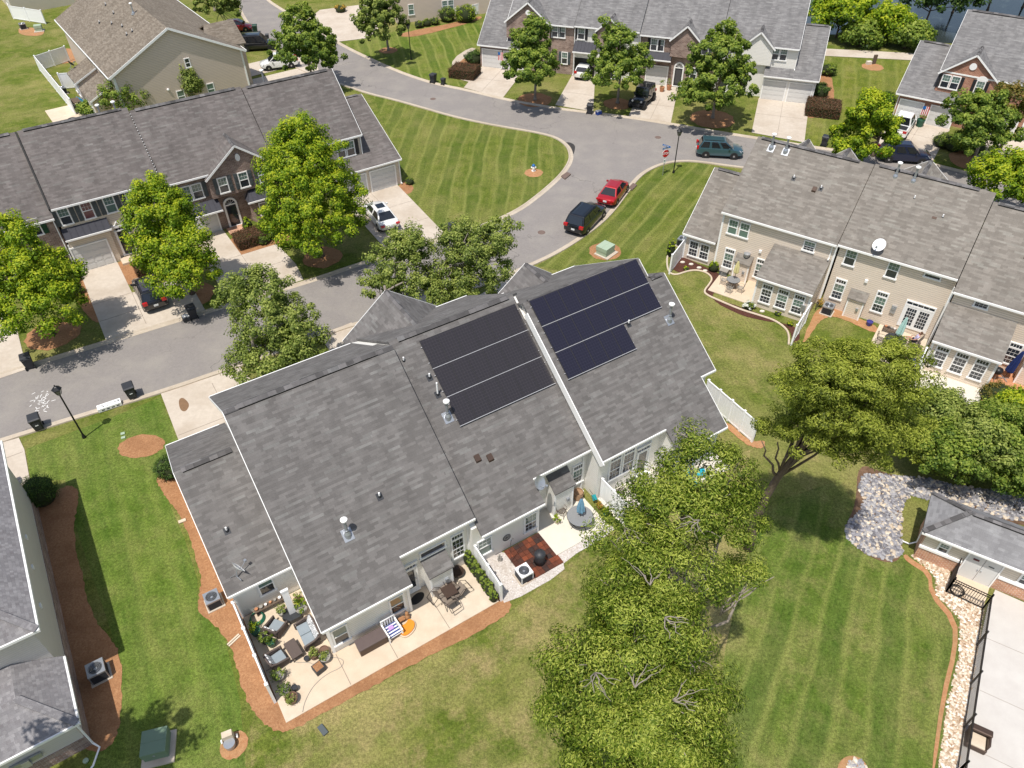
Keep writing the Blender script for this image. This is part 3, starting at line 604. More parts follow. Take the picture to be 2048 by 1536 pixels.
wl.build('wall', 'side_beige', hl); wb.build('brick_wall', 'brick', hl); rf.build(hl, 'roof_l')
for u in (-27.63, -25.98, -24.32, -22.65): window(hl, u, 1.14, 4.1, .84, 1.42, 'grid', top='curtain' if u == -25.98 else 'blind', low='curtain' if u == -25.98 else ('glass' if u == -27.63 else 'blind')); shutters(hl, u, 1.14, 4.1, .84, 1.42, 'shut_grey')
window(hl, -29.85, 1.09, 3.9, .85, 1.4, 'grid', low='glass'); shutters(hl, -29.85, 1.09, 3.9, .85, 1.4, 'shut_green', sw=.36); window(hl, -31.6, 1.09, 3.9, .85, 1.4, 'grid'); 
for u in (-18.62, -17.72): window(hl, u, 1.14, 3.32, .88, 1.36, 'grid', low='glass')
shutters(hl, -18.17, 1.14, 3.32, 1.78, 1.36, 'shut_grey')
for u in (-15.66, -13.93, -12.25): window(hl, u, .66, 3.45, .84, 1.4, 'grid', low='glass'); shutters(hl, u, .66, 3.45, .84, 1.4, 'shut_grey', sw=.3)
for u in (-9.6, -7.9): window(hl, u, 1.2, 3.4, .84, 1.4, 'grid'); shutters(hl, u, 1.2, 3.4, .84, 1.4, 'shut_grey')
for u in (-4.9, -4.0): window(hl, u, 1.14, 3.45, .84, 1.42, 'grid', low='glass')
shutters(hl, -4.45, 1.14, 3.45, 1.74, 1.42, 'shut_black', side='r')
for u in (-1.72,): garage(hl, u, -.03, 2.42, 2.0); garage(hl, -4.65, -.03, 2.42, 2.0)
garage(hl, -26.95, .89, 2.6, 2.15); garage(hl, -18.0, 1.1, 2.3, 2.05); garage(hl, -31.5, 1.05, 2.4, 2.05)
door(hl, -24.25, 1.14, .35, .85, 2.1, 'shut_black', pediment=True); door(hl, -15.5, 1.1, .1, .85, 1.95, 'shut_black', arch=True)
window(hl, -13.0, .14, .8, .8, 1.2, 'plain'); o = MB(); o.lathe((0, 0, 0), [(.001, 0), (.2, 0), (.2, .05), (.001, .05)], 16, 1, 1.6); o = o.build('gable_vent', 'white', hl, loc=(-13.95, .66, 6.15)); o.rotation_euler = (PI / 2, 0, 0)
t = Many()
for u, v in ((-28.3, 1.12), (-6.15, -.02), (0, -.02)): t.box(u - .06, u + .06, v - .05, v + .02, 0, 2.5)
downpipe(t, -28.5, 1.08, .1, 4.9); downpipe(t, -.02, -.02, .1, 2.4); downpipe(t, -2.96, 1.14, 3.1, 5.0); t.build('corner_trim', 'white', hl)
for u in (-35.2, -34.3, -22.2, -21.0, -8.6): flue(hl, u, 7.6, 8.5, -.7, 1.6)
# ================================================================== right row (its back faces the camera)
hr = house('townhouse_row', FR, 'tan-sided townhouse row on the right with shingled sunrooms and french patio doors', 'townhouse')
rf = Roof(); wl = MB()
def Ru(u0, u1, ve, ze, vr, zr, back, wv):
    k = (zr - ze) / (vr - ve); rf.plane([(u0, ve), (u1, ve), (u1, vr), (u0, vr)], ve, ze, k); rf.plane([(u0, vr), (u1, vr), (u1, back), (u0, back)], vr, zr, -k)
    rf.eave(u0, u1, ve, ze); rf.ridge(u0 + .3, u1 - 1.0, vr, zr, k)
    wl.profx([(wv, 0), (back - .4, 0), (back - .4, zr - k * (back - .4 - vr) - .2), (vr, zr - .2), (wv, ze + k * (wv - ve) - .2)], u0 + .15, u1); return k
k1 = Ru(-8.5, .08, -1.3, 5.3, 4.1, 9.15, 9.6, -1.0); Ru(.13, 7.97, -1.3, 5.4, 4.05, 9.25, 9.6, -1.0); k3 = Ru(8.02, 17.5, -2.0, 4.85, 3.6, 8.85, 9.2, -1.7)
zr_ = lambda v: 5.3 + k1 * (v + 1.3)
# left wing: same slope, lower ridge, first-floor eave
zwg = lambda v: 2.45 + 1.0 * (v + 1.05)
kz = .72
rf.plane([(-11.3, -1.05), (-8.52, -1.05), (-8.52, 3.9), (-11.3, 3.9)], -1.05, 2.4, kz); rf.plane([(-11.3, 3.9), (-8.52, 3.9), (-8.52, 8.5), (-11.3, 8.5)], 3.9, 2.4 + kz * 4.95, -kz)
rf.eave(-11.3, -8.55, -1.05, 2.4); rf.rake((-11.33, -1.06, 2.4), (-11.33, 3.9, 2.4 + kz * 4.95)); rf.ridge(-11.0, -9.0, 3.9, 2.4 + kz * 4.95, kz)
wl.profx([(-.75, 0), (8.1, 0), (8.1, 2.7), (3.9, 2.2 + kz * 4.95), (-.75, 2.4)], -11.1, -8.35)
# sunrooms
def sunroom(u0, u1, vf, ze, zt, vb):
    k = (zt - ze) / (vb - vf + .3); rf.plane([(u0 - .1, vf - .3), (u1 + .1, vf - .3), (u1 + .1, vb - .01), (u0 - .1, vb - .01)], vf - .3, ze, k)
    rf.eave(u0 - .1, u1 + .1, vf - .3, ze); wl.profx([(vf, 0), (vb + .03, 0), (vb + .03, zt - .2), (vf, ze + k * .3 - .2)], u0, u1)
    t.box(u0 - .03, u0 + .1, vf - .03, vf + .1, 0, ze - .05); t.box(u1 - .1, u1 + .03, vf - .03, vf + .1, 0, ze - .05)
t = Many(); sunroom(-4.1, -.12, -3.9, 2.7, 3.85, -1.0); sunroom(8.15, 12.1, -4.6, 2.72, 3.85, -1.7)
gable_front(rf, wl, -6.2, 1.3, 10.9, 6.2, 5.6, 6.9); gable_front(rf, wl, -2.9, 1.5, 10.9, 6.2, 5.6, 6.95); gable_front(rf, wl, 3.1, 2.9, 10.9, 5.5, 5.3, 7.5)
for u, v, z in ((-11.1, -.75, 2.3), (-8.35, -1.0, 5), (.08, -1.0, 5.0), (8.0, -1.7, 4.6), (8.0, -1.0, 4.6)): t.box(u - .07, u + .07, v - .04, v + .06, 0, z)
downpipe(t, -.2, -1.0, 3.9, 5.0); t.build('corner_trim', 'white', hr); wl.build('wall', 'side_tan', hr); rf.build(hr, 'roof_r')
for u in (-10.32, -9.4): window(hr, u, -.76, .42, .82, 1.42, 'grid2', top='glass', low='glass')
for u in (-7.5, -6.6): window(hr, u, -1.01, 3.52, .8, 1.28, 'grid', low='blind')
window(hr, -7.3, -1.01, .55, .82, 1.75, 'transom'); window(hr, -4.75, -1.01, .55, .82, 1.7, 'transom', low='glass'); window(hr, -1.75, -1.01, 4.02, .88, .85, 'grid2')
for u in (-3.22, -2.04, -.86): window(hr, u, -3.91, .56, .84, 1.66, 'transom', top='glass' if u < -3 else 'blind')
for u in (1.17, 4.04): window(hr, u, -1.01, 3.86, .82, 1.3, 'grid'); window(hr, u if u > 2 else 1.12, -1.01, .9, .82, 1.75, 'transom')
window(hr, 6.5, -1.01, 4.75, 1.1, .32, 'half', top='glass'); window(hr, 9.85, -1.71, 4.1, .9, .8, 'grid2')
for u in (8.87, 10.06, 11.25): window(hr, u, -4.61, .64, .84, 1.7, 'transom', top='glass')
window(hr, 12.8, -1.71, .65, .84, 1.75, 'transom', top='glass')
closet(hr, -6.72, -5.4, -1.0, -1.5, 2.2, 1.8, 'side_tan', 'roof_r'); closet(hr, 1.92, 3.22, -1.0, -1.5, 2.2, 1.8, 'side_tan', 'roof_r'); closet(hr, 13.5, 14.8, -1.7, -2.7, 2.3, 1.8, 'side_tan', 'roof_r')
# french doors with a five-light transom
f = MB(); g = MB(); f.box(-.98, -.9, -.07, .02, 0, 2.2).box(.9, .98, -.07, .02, 0, 2.2).box(-.9, .9, -.07, .02, 2.12, 2.2).box(-.9, .9, -.068, .02, 1.76, 1.9).box(-.11, .11, -.06, .02, 0, 1.76).box(-.9, -.72, -.06, .01, 0, 1.76).box(.72, .9, -.06, .01, 0, 1.76).box(-.72, .72, -.055, .01, 0, .2).box(-.72, .72, -.055, .01, 1.62, 1.76)
for i in range(1, 5): f.box(-.9 + .36 * i - .015, -.9 + .36 * i + .015, -.05, .01, 1.9, 2.12)
for s in (-1, 1):
    for i in (1, 2, 3): x = s * (.11 + .61 * i / 4); f.box(x - .01, x + .01, -.045, .0, .2, 1.62)
    for i in range(1, 5): f.box(min(s * .11, s * .72), max(s * .11, s * .72), -.043, .0, .2 + 1.42 * i / 5 - .01, .2 + 1.42 * i / 5 + .01)
g.box(-.72, .72, -.03, .0, .2, 1.62).box(-.9, .9, -.028, .0, 1.9, 2.12); o = f.build('french_door', 'white', hr, loc=(6.6, -1.01, .45)); g.build('pane', 'glass', o)
for u, v in ((-7.2, 3.5), (-6.1, 3.5), (1.7, 3.6), (2.9, 3.6)): flue(hr, u, v, zr_(v), k1, 1.2)
for u, v in ((-4.7, 1.96), (-2.6, 1.77), (3.43, 2.6), (5.56, 1.94)): pipe_vent(hr, u, v, zr_(v), k1)
for u, v in ((-3.0, 1.6), (5.1, 1.83), (11.1, 1.0)): box_vent(hr, u, v, zr_(v) if u < 8 else 4.85 + k3 * 3, k1)
for u, z in ((-5.05, 2.75), (2.7, 3.0)): m_ = MB(); m_.box(-.1, .1, -.12, 0, 0, .2); m_.build('wall_vent', 'white', hr, loc=(u, -1.0, z))
m_ = MB(); m_.box(-.17, .17, -.12, 0, 0, .6).box(-.13, .13, -.13, -.12, .3, .5).cyl((0, -.16, .38), (0, -.12, .38), .1); m_.build('meter_box', 'galv', hr, loc=(5.05, -1.0, 1.25))
m_ = MB(); m_.box(-.17, .17, -.12, 0, 0, .5); m_.build('meter_box', 'galv', hr, loc=(-.45, -3.9, 1.0)); m_ = MB(); m_.box(-.17, .17, -.12, 0, 0, .5); m_.build('meter_box', 'galv', hr, loc=(8.4, -4.6, 1.0))
m_ = MB(); m_.lathe((0, 0, 0), [(.2, 0), (.2, .15), (.26, .18), (.26, .28), (.1, .34)], 14); m_.build('roof_fan', 'galv', hr, loc=(-5.95, -1.15, 2.15))
# ================================================================== far row, top middle (front faces the camera)
ht = house('townhouse_row', FT, 'far grey-roofed townhouse row with brick and white fronts and pairs of garages', 'townhouse')
rf = Roof(); wl = MB(); wb = MB()
def Tu(u0, u1, ve, ze, wall, vr=7.0, zr=10.1, back=14):
    k = (zr - ze) / (vr - ve); rf.plane([(u0, ve), (u1, ve), (u1, vr), (u0, vr)], ve, ze, k); rf.plane([(u0, vr), (u1, vr), (u1, back), (u0, back)], vr, zr, -k); rf.eave(u0, u1, ve, ze); rf.ridge(u0 + .3, u1 - .3, vr, zr, k)
    wall.profx([(ve + .35, 0), (back - .4, 0), (back - .4, zr - k * (back - .4 - vr) - .2), (vr, zr - .2), (ve + .35, ze + k * .35 - .2)], u0 + .05, u1)
Tu(-33.0, -24.85, .6, 5.65, wb, 7, 10); Tu(-24.8, -17.1, .6, 5.75, wl, 7.1, 10.2); Tu(-17.05, -8.05, .6, 5.5, wb, 7.0, 10.0); Tu(-8.0, .38, .6, 5.6, wl, 7.1, 10.1)
for u0, u1, wall, ub in ((-36.7, -31.2, wb, -32.95), (-2.75, 3.15, wl, .4)):
    k = .7; zz = lambda v: 2.72 + k * (v + .05); a, b = (u0, ub) if u0 < -30 else (ub, u1)
    rf.plane([(u0, -.05), (u1, -.05), (u1, .9), (u0, .9)], -.05, 2.72, k); rf.plane([(a, .9), (b, .9), (b, 5.7), (a, 5.7)], -.05, 2.72, k); rf.plane([(a, 5.7), (b, 5.7), (b, 11), (a, 11)], 5.7, zz(5.7), -k); rf.eave(u0, u1, -.05, 2.72)
    rf.ridge(a + .2, b - .2, 5.7, zz(5.7), k); wall.profx([(.35, 0), (10.7, 0), (10.7, zz(5.7) - k * 5 - .2), (5.7, zz(5.7) - .2), (.35, zz(.35) - .2)], u0 + .2, u1 - .2)
rf.rake((3.18, -.05, 2.72), (3.18, 5.7, 2.72 + .7 * 5.75)); rf.rake((.4, .6, 5.6), (.4, 7.1, 10.1)); rf.rake((-36.73, -.05, 2.72), (-36.73, 5.7, 6.74)); rf.rake((-33.03, .6, 5.65), (-33.03, 7, 10))
gable_front(rf, wb, -30.4, 2.7, .3, 5, 5.7, 7.9); gable_front(rf, wb, -11.8, 1.6, .3, 4.6, 5.5, 7.0); gable_front(rf, wl, -3.9, 1.6, .3, 4.6, 5.6, 7.1); gable_front(rf, wb, -20.5, 1.5, .3, 4.6, 5.7, 7.0)
canopy(ht, -24.7, -22.1, .0, .95, 3.1, 4.0); canopy(ht, -16.5, -13.2, .2, .95, 3.1, 3.75); canopy(ht, -21.6, -19.8, .2, .95, 3.0, 3.6)
wl.build('wall', 'side_white', ht); wb.build('brick_wall', 'brick', ht); rf.build(ht, 'roof_t')
for u, v, z, w_, h, s in ((-27.2, .94, 4.15, .8, 1.35, 1), (-26.3, .94, 4.15, .8, 1.35, 0), (-31.6, .94, 4.15, .8, 1.35, 1), (-29.4, .94, 4.15, .8, 1.35, 1), (-24.0, .94, 4.2, .9, 1.35, 1), (-21.5, .94, 4.2, .9, 1.35, 1), (-18.9, .94, 4.2, .9, 1.35, 1), (-15.4, .94, 3.8, .8, 1.35, 1), (-14.6, .94, 3.8, .8, 1.35, 0), (-11.6, .94, 3.9, .8, 1.35, 1), (-9.6, .94, 3.9, .8, 1.35, 1), (-2.0, .94, 4.15, .82, 1.35, 0), (-1.15, .94, 4.15, .82, 1.35, 0), (-5.2, .94, 4.1, .8, 1.3, 1), (-25.9, .94, 1.2, .8, 1.4, 1), (-10.5, .94, 1.0, .8, 1.4, 0), (-5.0, .94, 1.0, .8, 1.4, 0)):
    window(ht, u, v, z, w_, h, 'grid')
    if s: shutters(ht, u, v, z, w_, h, 'shut_black' if -24.5 < u < -10 else 'shut_grey', sw=.3)
for u, v in ((-34.97, .34), (-32.2, .34), (-14.7, .94), (-1.35, .34), (1.45, .34)): garage(ht, u, v, 2.4, 2.1)
f = MB(); f.box(-1.25, 1.25, -.03, .0, 0, 2.1); o = f.build('garage_opening', 'black_metal', ht, loc=(-23.4, .93, 0))  # flat black panel painted in for the dark inside of the garage
door(ht, -12.2, .94, .15, .85, 2.0, 'shut_black', arch=True); door(ht, -20.2, .94, .15, .85, 2.0, 'shut_black'); door(ht, -7.0, .94, .15, .85, 2.0, 'shut_black')
for u in (-30.4,): o = MB(); o.lathe((0, 0, 0), [(.001, 0), (.3, 0), (.3, .06), (.001, .06)], 16); o = o.build('gable_vent', 'white', ht, loc=(u, .5, 6.7)); o.rotation_euler = (PI / 2, 0, 0)
t = Many(); downpipe(t, -24.75, .9, .1, 5.5); downpipe(t, .35, .95, 3.3, 5.5); downpipe(t, 2.9, .34, .1, 2.6); downpipe(t, -17.0, .9, .1, 5.4); downpipe(t, -33.1, .9, 3.2, 5.5); t.build('downpipe', 'white', ht)
# ================================================================== top right house, red brick
hu = house('townhouse_row', FU, 'red brick townhouse at the top right with two white garage doors and a gable vent', 'townhouse')
rf = Roof(); wb = MB(); k = .72
zu = lambda v: 2.68 + .68 * (v + .4)
rf.plane([(-3.65, -.4), (2.5, -.4), (2.5, 1.0), (-.4, 1.0), (-.4, 5.2), (-3.65, 5.2)], -.4, 2.68, .68); rf.plane([(-3.65, 5.2), (-.4, 5.2), (-.4, 11), (-3.65, 11)], 5.2, zu(5.2), -.68)
rf.eave(-3.65, 2.5, -.4, 2.68); rf.rake((-3.68, -.4, 2.68), (-3.68, 5.2, zu(5.2))); rf.ridge(-3.3, -.8, 5.2, zu(5.2), .68)
rf.plane([(-.4, .6), (14, .6), (14, 6.6), (-.4, 6.6)], .6, 5.4, k); rf.plane([(-.4, 6.6), (14, 6.6), (14, 13), (-.4, 13)], 6.6, 5.4 + k * 6, -k); rf.eave(-.4, 14, .6, 5.4); rf.rake((-.43, .6, 5.4), (-.43, 6.6, 9.72)); rf.ridge(0, 13.5, 6.6, 5.4 + k * 6, k)
wb.profx([(0, 0), (10.6, 0), (10.6, 2.8), (5.2, zu(5.2) - .2), (0, zu(0) - .2)], -3.4, 2.4); wb.profx([(.95, 0), (12.6, 0), (12.6, 5.2), (6.6, 9.5), (.95, 5.4)], -.2, 13.8)
gable_front(rf, wb, 2.35, 2.65, .35, 5, 5.35, 7.45); gable_front(rf, wb, 9.5, 2.4, .35, 5, 5.35, 7.2)
wb.build('brick_wall', 'brick_red', hu); rf.build(hu, 'roof_t')
for u in (-1.88, 1.22): garage(hu, u, -.02, 2.25, 2.0)
garage(hu, 7.0, .9, 2.25, 2.0); garage(hu, 9.9, .9, 2.25, 2.0)
for u in (.4, 1.3): window(hu, u, .56, 3.75, .85, 1.35, 'grid')
shutters(hu, .85, .56, 3.75, 1.75, 1.35, 'shut_black', sw=.3); window(hu, 3.6, .56, 3.75, .85, 1.35, 'grid'); shutters(hu, 3.6, .56, 3.75, .85, 1.35, 'shut_black', sw=.3); window(hu, 9.5, .56, 3.75, .85, 1.35, 'grid'); shutters(hu, 9.5, .56, 3.75, .85, 1.35, 'shut_black', sw=.3)
o = MB(); o.lathe((0, 0, 0), [(.001, 0), (.33, 0), (.33, .06), (.001, .06)], 18); o = o.build('gable_vent', 'white', hu, loc=(2.35, .55, 6.25)); o.rotation_euler = (PI / 2, 0, 0)
f = MB(); f.profy([(.5 * math.cos(PI * i / 10), .42 * math.sin(PI * i / 10)) for i in range(11)], -.05, .0); f.build('fanlight', 'white', hu, loc=(3.6, .56, 5.12))
t = Many(); downpipe(t, -3.3, -.02, .1, 2.4); downpipe(t, -.12, .9, 3.4, 5.2); t.build('downpipe', 'white', hu)
# ================================================================== tan house, upper left, gable towards the camera
hn = house('tan_house', FN, 'large tan-sided house with a tan shingle roof, gable end towards the camera', 'house')
rf = Roof(); wl = MB()
kn = (8.75 - 5.3) / 6.85
rf.poly([(-7.15, -.35, 8.75), (-7.15, 24, 8.75), (-14.35, 24, 8.75 - kn * 7.2), (-14.35, -.35, 8.75 - kn * 7.2)]); rf.poly([(-7.15, -.35, 8.75), (.45, -.35, 8.75 - kn * 7.6), (.45, 24, 8.75 - kn * 7.6), (-7.15, 24, 8.75)])
wl.profy([(-13.9, 0), (0, 0), (0, 5.05), (-7.15, 8.55), (-13.9, 5.15)], 0, 23.6)
rf.rake((-7.15, -.38, 8.75), (-14.35, -.38, 8.75 - kn * 7.2), .06, .22); rf.rake((-7.15, -.38, 8.75), (.45, -.38, 8.75 - kn * 7.6), .06, .22)
rf.f.box(-14.44, -14.36, -.35, 24, 8.75 - kn * 7.2 - .15, 8.75 - kn * 7.2 - .01); rf.f.box(.46, .54, -.35, 24, 8.75 - kn * 7.6 - .15, 8.75 - kn * 7.6 - .01)
rf.poly([(-2.2, 4.2, 7.0), (1.2, 4.2, 7.0), (1.2, 1.4, 5.1), (-3.5, 1.4, 5.4)]); rf.poly([(-2.2, 4.2, 7.0), (-3.5, 7, 5.4), (1.2, 7, 5.1), (1.2, 4.2, 7.0)]); wl.profx([(1.7, 0), (6.7, 0), (6.7, 5.0), (4.2, 6.8), (1.7, 5.0)], -1, 1.0)
# lean-to sunrooms along the left flank
for v0, v1 in ((2.2, 6.6), (8.6, 12.2)):
    rf.poly([(-16.6, v0 - .2, 2.5), (-13.95, v0 - .2, 3.7), (-13.95, v1 + .2, 3.7), (-16.6, v1 + .2, 2.5)]); wl.profy([(-16.35, 0), (-13.88, 0), (-13.88, 3.5), (-16.35, 2.4)], v0, v1)
    rf.rake((-16.6, v0 - .22, 2.5), (-13.95, v0 - .22, 3.7), .05, .16)
wl.build('wall', 'side_tan2', hn); rf.build(hn, 'roof_n', 'white')
window(hn, -6.08, 0, 4.35, .6, 1.0, 'plain', top='glass'); window(hn, -4.4, 0, .95, .85, 1.3, 'plain', low='blind'); window(hn, -7.75, 0, .95, .85, 1.3, 'plain', low='blind')
for v in (3.3, 5.3, 9.6, 11.2): window(hn, -16.36, v, .7, .9, 1.4, 'plain', face=-PI / 2)
for v in (4, 9, 13, 17): window(hn, -13.91, v, 3.95, .8, .9, 'plain', face=-PI / 2)
for u, v, z in ((-8.2, 8.5, 8.2), ): flue(hn, u, v, z, 0, 1.2)
for u, v in ((-9.5, 12.5), (-10.4, 10.5), (-11.2, 13.2), (-9.9, 7.8), (-10.2, 5.2), (-9.6, 4.9), (-9.4, 16.2)): pipe_vent(hn, u, v, 8.75 - kn * (-7.15 - u), 0)
m_ = MB(); m_.lathe((0, 0, 0), [(.13, 0), (.13, .12), (.05, .16)], 12); o = m_.build('wall_vent', 'white', hn, loc=(-8.9, 0, 2.6)); o.rotation_euler = (PI / 2, 0, 0)
t = Many(); t.box(-.12, .05, -.06, .06, 0, 5.0).box(-13.95, -13.8, -.06, .06, 0, 5.0); downpipe(t, -13.75, -.02, .1, 5.0); t.build('corner_trim', 'white', hn)
# ================================================================== bottom left house
hb = house('grey_sided_house', FB, 'pale-sided house with speckled shingle roof and brick base at the bottom left', 'house')
rf = Roof(); wl = MB(); wb = MB()
rf.poly([(.3, 2.95, 5.25), (.3, 15.9, 5.25), (-4.5, 11.1, 8.4), (-4.5, 7.8, 8.4)]); rf.poly([(.3, 2.95, 5.25), (-4.5, 7.8, 8.4), (-9.5, 7.8, 8.4), (-14.3, 2.95, 5.25)]); rf.poly([(-4.5, 7.8, 8.4), (-4.5, 11.1, 8.4), (-9.5, 11.1, 8.4), (-9.5, 7.8, 8.4)]); rf.poly([(.3, 15.9, 5.25), (-14.3, 15.9, 5.25), (-9.5, 11.1, 8.4), (-4.5, 11.1, 8.4)])
hipcap(rf, Vector((.3, 2.95, 5.25)), Vector((-4.5, 7.8, 8.4)), 20, .32)
wl.box(-14, 0, 3.25, 15.6, 1.05, 5.1); wb.box(-14, .03, 3.22, 15.6, 0, 1.05)
rf.poly([(.3, -.3, 2.5), (.3, 3.24, 2.5), (-1.4, 3.24, 3.55), (-1.4, 1.45, 3.55)]); rf.poly([(.3, -.3, 2.5), (-1.4, 1.45, 3.55), (-10, 1.45, 3.55), (-10, -.3, 2.5)]); rf.poly([(-1.4, 1.45, 3.55), (-1.4, 3.24, 3.55), (-10, 3.24, 3.9), (-10, 1.45, 3.55)])
hipcap(rf, Vector((.3, -.3, 2.5)), Vector((-1.4, 1.45, 3.55)), 8, .32)
wl.box(-9.6, 0, 0, 3.25, .85, 2.45); wb.box(-9.6, .03, -.03, 3.2, 0, .85)
rf.f.box(.3, .39, 2.95, 15.9, 5.1, 5.24).box(.3, .39, -.35, 3.2, 2.35, 2.49); rf.eave(-14, .39, 2.95, 5.25, h=.15); rf.eave(-10, .39, -.3, 2.5)
wl.build('wall', 'side_grey', hb); wb.build('brick_base', 'brick', hb); rf.build(hb, 'roof_b', cap='roof_b')
for v in (6.0, 8.5, 10.6): m_ = MB(); m_.box(0, .06, -.12, .12, 0, .18); m_.build('wall_vent', 'white', hb, loc=(0, v, 3.0))
m_ = MB(); m_.box(-.6, .6, -.1, 0, 0, .3).box(-.15, .15, -.2, -.1, -.1, .35); m_.build('meter_box', 'galv', hb, loc=(-2.1, -.03, 1.2)); window(hb, -4.6, 0, .95, 1.0, 1.3, 'plain', low='blind')
t = Many(); t.tube([(.12, -.05, 2.4), (.12, -.1, .25), (.3, -.35, .08), (-.1, -1.0, .05), (-.9, -1.6, .05)], .045); t.build('downpipe', 'white', hb)
# ================================================================== pool house
hp = house('pool_house', FP, 'small pool house with light hip roof, orange brick base and double white doors', 'pool house')
rf = Roof(); wl = MB(); wb = MB()
rf.poly([(-.3, -.4, 2.45), (-.3, 2.55, 2.45), (1.4, 1.12, 3.45)]); rf.poly([(-.3, -.4, 2.45), (1.4, 1.12, 3.45), (12, 1.12, 3.45), (12, -.4, 2.45)]); rf.poly([(-.3, 2.55, 2.45), (12, 2.55, 2.45), (12, 1.12, 3.45), (1.4, 1.12, 3.45)])
hipcap(rf, Vector((-.3, -.4, 2.45)), Vector((1.4, 1.12, 3.45)), 12, .26)
hipcap(rf, Vector((-.3, 2.55, 2.45)), Vector((1.4, 1.12, 3.45)), 12, .26)
rf.ridge(1.5, 12, 1.12, 3.45, .5, True, w_=.14); rf.eave(-.3, 12, -.4, 2.45, h=.13)
wb.box(0, 12, 0, 2.3, 0, .95); wl.box(.04, 12, .05, 2.25, .95, 2.35); wb.box(-.02, .04, .06, 2.3, .95, 2.35); s_ = MB(); s_.box(-.03, 2.02, -.07, .06, .9, 1.06).box(3.72, 12, -.07, .06, .9, 1.06); s_.build('stone_sill', 'white', hp)
wl.build('wall', 'side_beige', hp); wb.build('brick_wall', 'brick_orange', hp); rf.build(hp, 'roof_p', cap='cap')
f = MB(); f.box(2.05, 2.12, -.08, .03, 0, 2.1).box(3.62, 3.69, -.08, .03, 0, 2.1).box(2.12, 3.62, -.08, .03, 2.03, 2.1); o = f.build('door_frame', 'white', hp)
for a, b in ((2.13, 2.86), (2.88, 3.61)): m_ = MB(); m_.box(a, b, -.06, -.0, .02, 2.02); q = m_.build('door_leaf', 'garage', o); k_ = MB(); x = b - .07 if a < 2.5 else a + .07; k_.cyl((x, -.06, .95), (x, -.12, .95), .03); k_.build('handle', 'galv', q)
m_ = MB(); m_.beam((2.35, -.065, 1.62), (2.62, -.065, 1.62), .08, .1); m_.build('sign_plate', 'curtain', hp); m_ = MB(); m_.box(3.1, 3.35, -.068, -.062, 1.45, 1.53); m_.build('sign_plate', 'shut_grey', hp)
window(hp, 1.0, .05, 1.07, .56, .75, 'grid', low='glass'); window(hp, 4.75, .05, 1.07, .56, .75, 'grid'); window(hp, 7.6, .05, 1.07, .56, .75, 'grid')
t = Many(); t.tube([(-.2, 1.2, 2.35), (-.1, .9, 1.6), (-.06, .7, .4), (-.35, .6, .15), (-.75, .7, .05)], .04); t.build('downpipe', 'white', hp)
# ================================================================== partial houses at the top edge
F4 = Frame(-53, G(30, 30)); h4 = house('townhouse_row', F4, 'tan-sided house corner at the very top left beyond a white fence', 'house'); wl = MB(); wl.box(-14, 0, 0, 10, 0, 5.2)
rf = Roof(); rf.plane([(-14.3, -.4), (.3, -.4), (.3, 5), (-14.3, 5)], -.4, 5.4, .7); rf.plane([(-14.3, 5), (.3, 5), (.3, 10.4), (-14.3, 10.4)], 5, 5.4 + .7 * 5.4, -.7); wl.profx([(0, 5.1), (10, 5.1), (5, 8.8)], -14, 0); wl.build('wall', 'side_beige', h4); rf.build(h4, 'roof_n'); window(h4, -1.2, 0, .8, .9, 1.5, 'grid'); window(h4, -3.2, 0, .8, .9, 1.5, 'grid'); window(h4, -6.2, 0, .8, .9, 1.5, 'grid')
F5 = Frame(19, G(808, 46)); h5 = house('brown_sided_house', F5, 'brown-sided house cut by the top edge, with white windows and a row of shrubs', 'house'); wl = MB(); wl.box(-1, 13, 0, 10, 0, 5.2); wl.profx([(0, 5.1), (10, 5.1), (5, 8.8)], -1, 13)
rf = Roof(); rf.plane([(-1.3, -.4), (13.3, -.4), (13.3, 5), (-1.3, 5)], -.4, 5.3, .7); rf.plane([(-1.3, 5), (13.3, 5), (13.3, 10.4), (-1.3, 10.4)], 5, 5.3 + .7 * 5.4, -.7); wl.build('wall', 'side_tan2', h5); rf.build(h5, 'roof_n')
for u in (1.2, 6.1, 7.0): window(h5, u, 0, .95, .85, 1.4, 'grid', low='blind')
F6 = Frame(8, G(640, 12)); h6 = house('tan_house', F6, 'tan house behind the street tree at the top edge, mostly out of view', 'house'); wl = MB(); wl.box(-6, 3.5, 5.5, 14, 0, 5.2); rf = Roof(); rf.plane([(-6.3, 5.1), (3.8, 5.1), (3.8, 10), (-6.3, 10)], 5.1, 5.2, .7); rf.plane([(-6.3, 10), (3.8, 10), (3.8, 14.4), (-6.3, 14.4)], 10, 5.2 + .7 * 4.9, -.7); wl.build('wall', 'side_tan2', h6); rf.build(h6, 'roof_n'); garage(h6, -1, 5.48, 2.4)
# ================================================================== ground, roads, pavements
def world_poly(px): return [(G(*p).x, G(*p).y) for p in px]
def smooth_poly(pts, it=2, closed=True):
    for _ in range(it):
        q = []; n = len(pts)
        for i in range(n if closed else n - 1):
            a, b = pts[i], pts[(i + 1) % n]; q += [(a[0] * .75 + b[0] * .25, a[1] * .75 + b[1] * .25), (a[0] * .25 + b[0] * .75, a[1] * .25 + b[1] * .75)]
        if not closed: q = [pts[0]] + q + [pts[-1]]
        pts = q
    return pts
def smooth_line(px, it=2): return smooth_poly(world_poly(px), it, False)
def patch(name, px, mat, z, smooth=0, wp=None, jag=0):
    p = wp or world_poly(px); p = smooth_poly(p, smooth) if smooth else p
    if jag: p = [(a + random.uniform(-jag, jag), b + random.uniform(-jag, jag)) for a, b in p]
    return structure(MB().sheet(p, z), name, mat)
def fpoly(F, pts): return [(F.w(u, v).x, F.w(u, v).y) for u, v in pts]
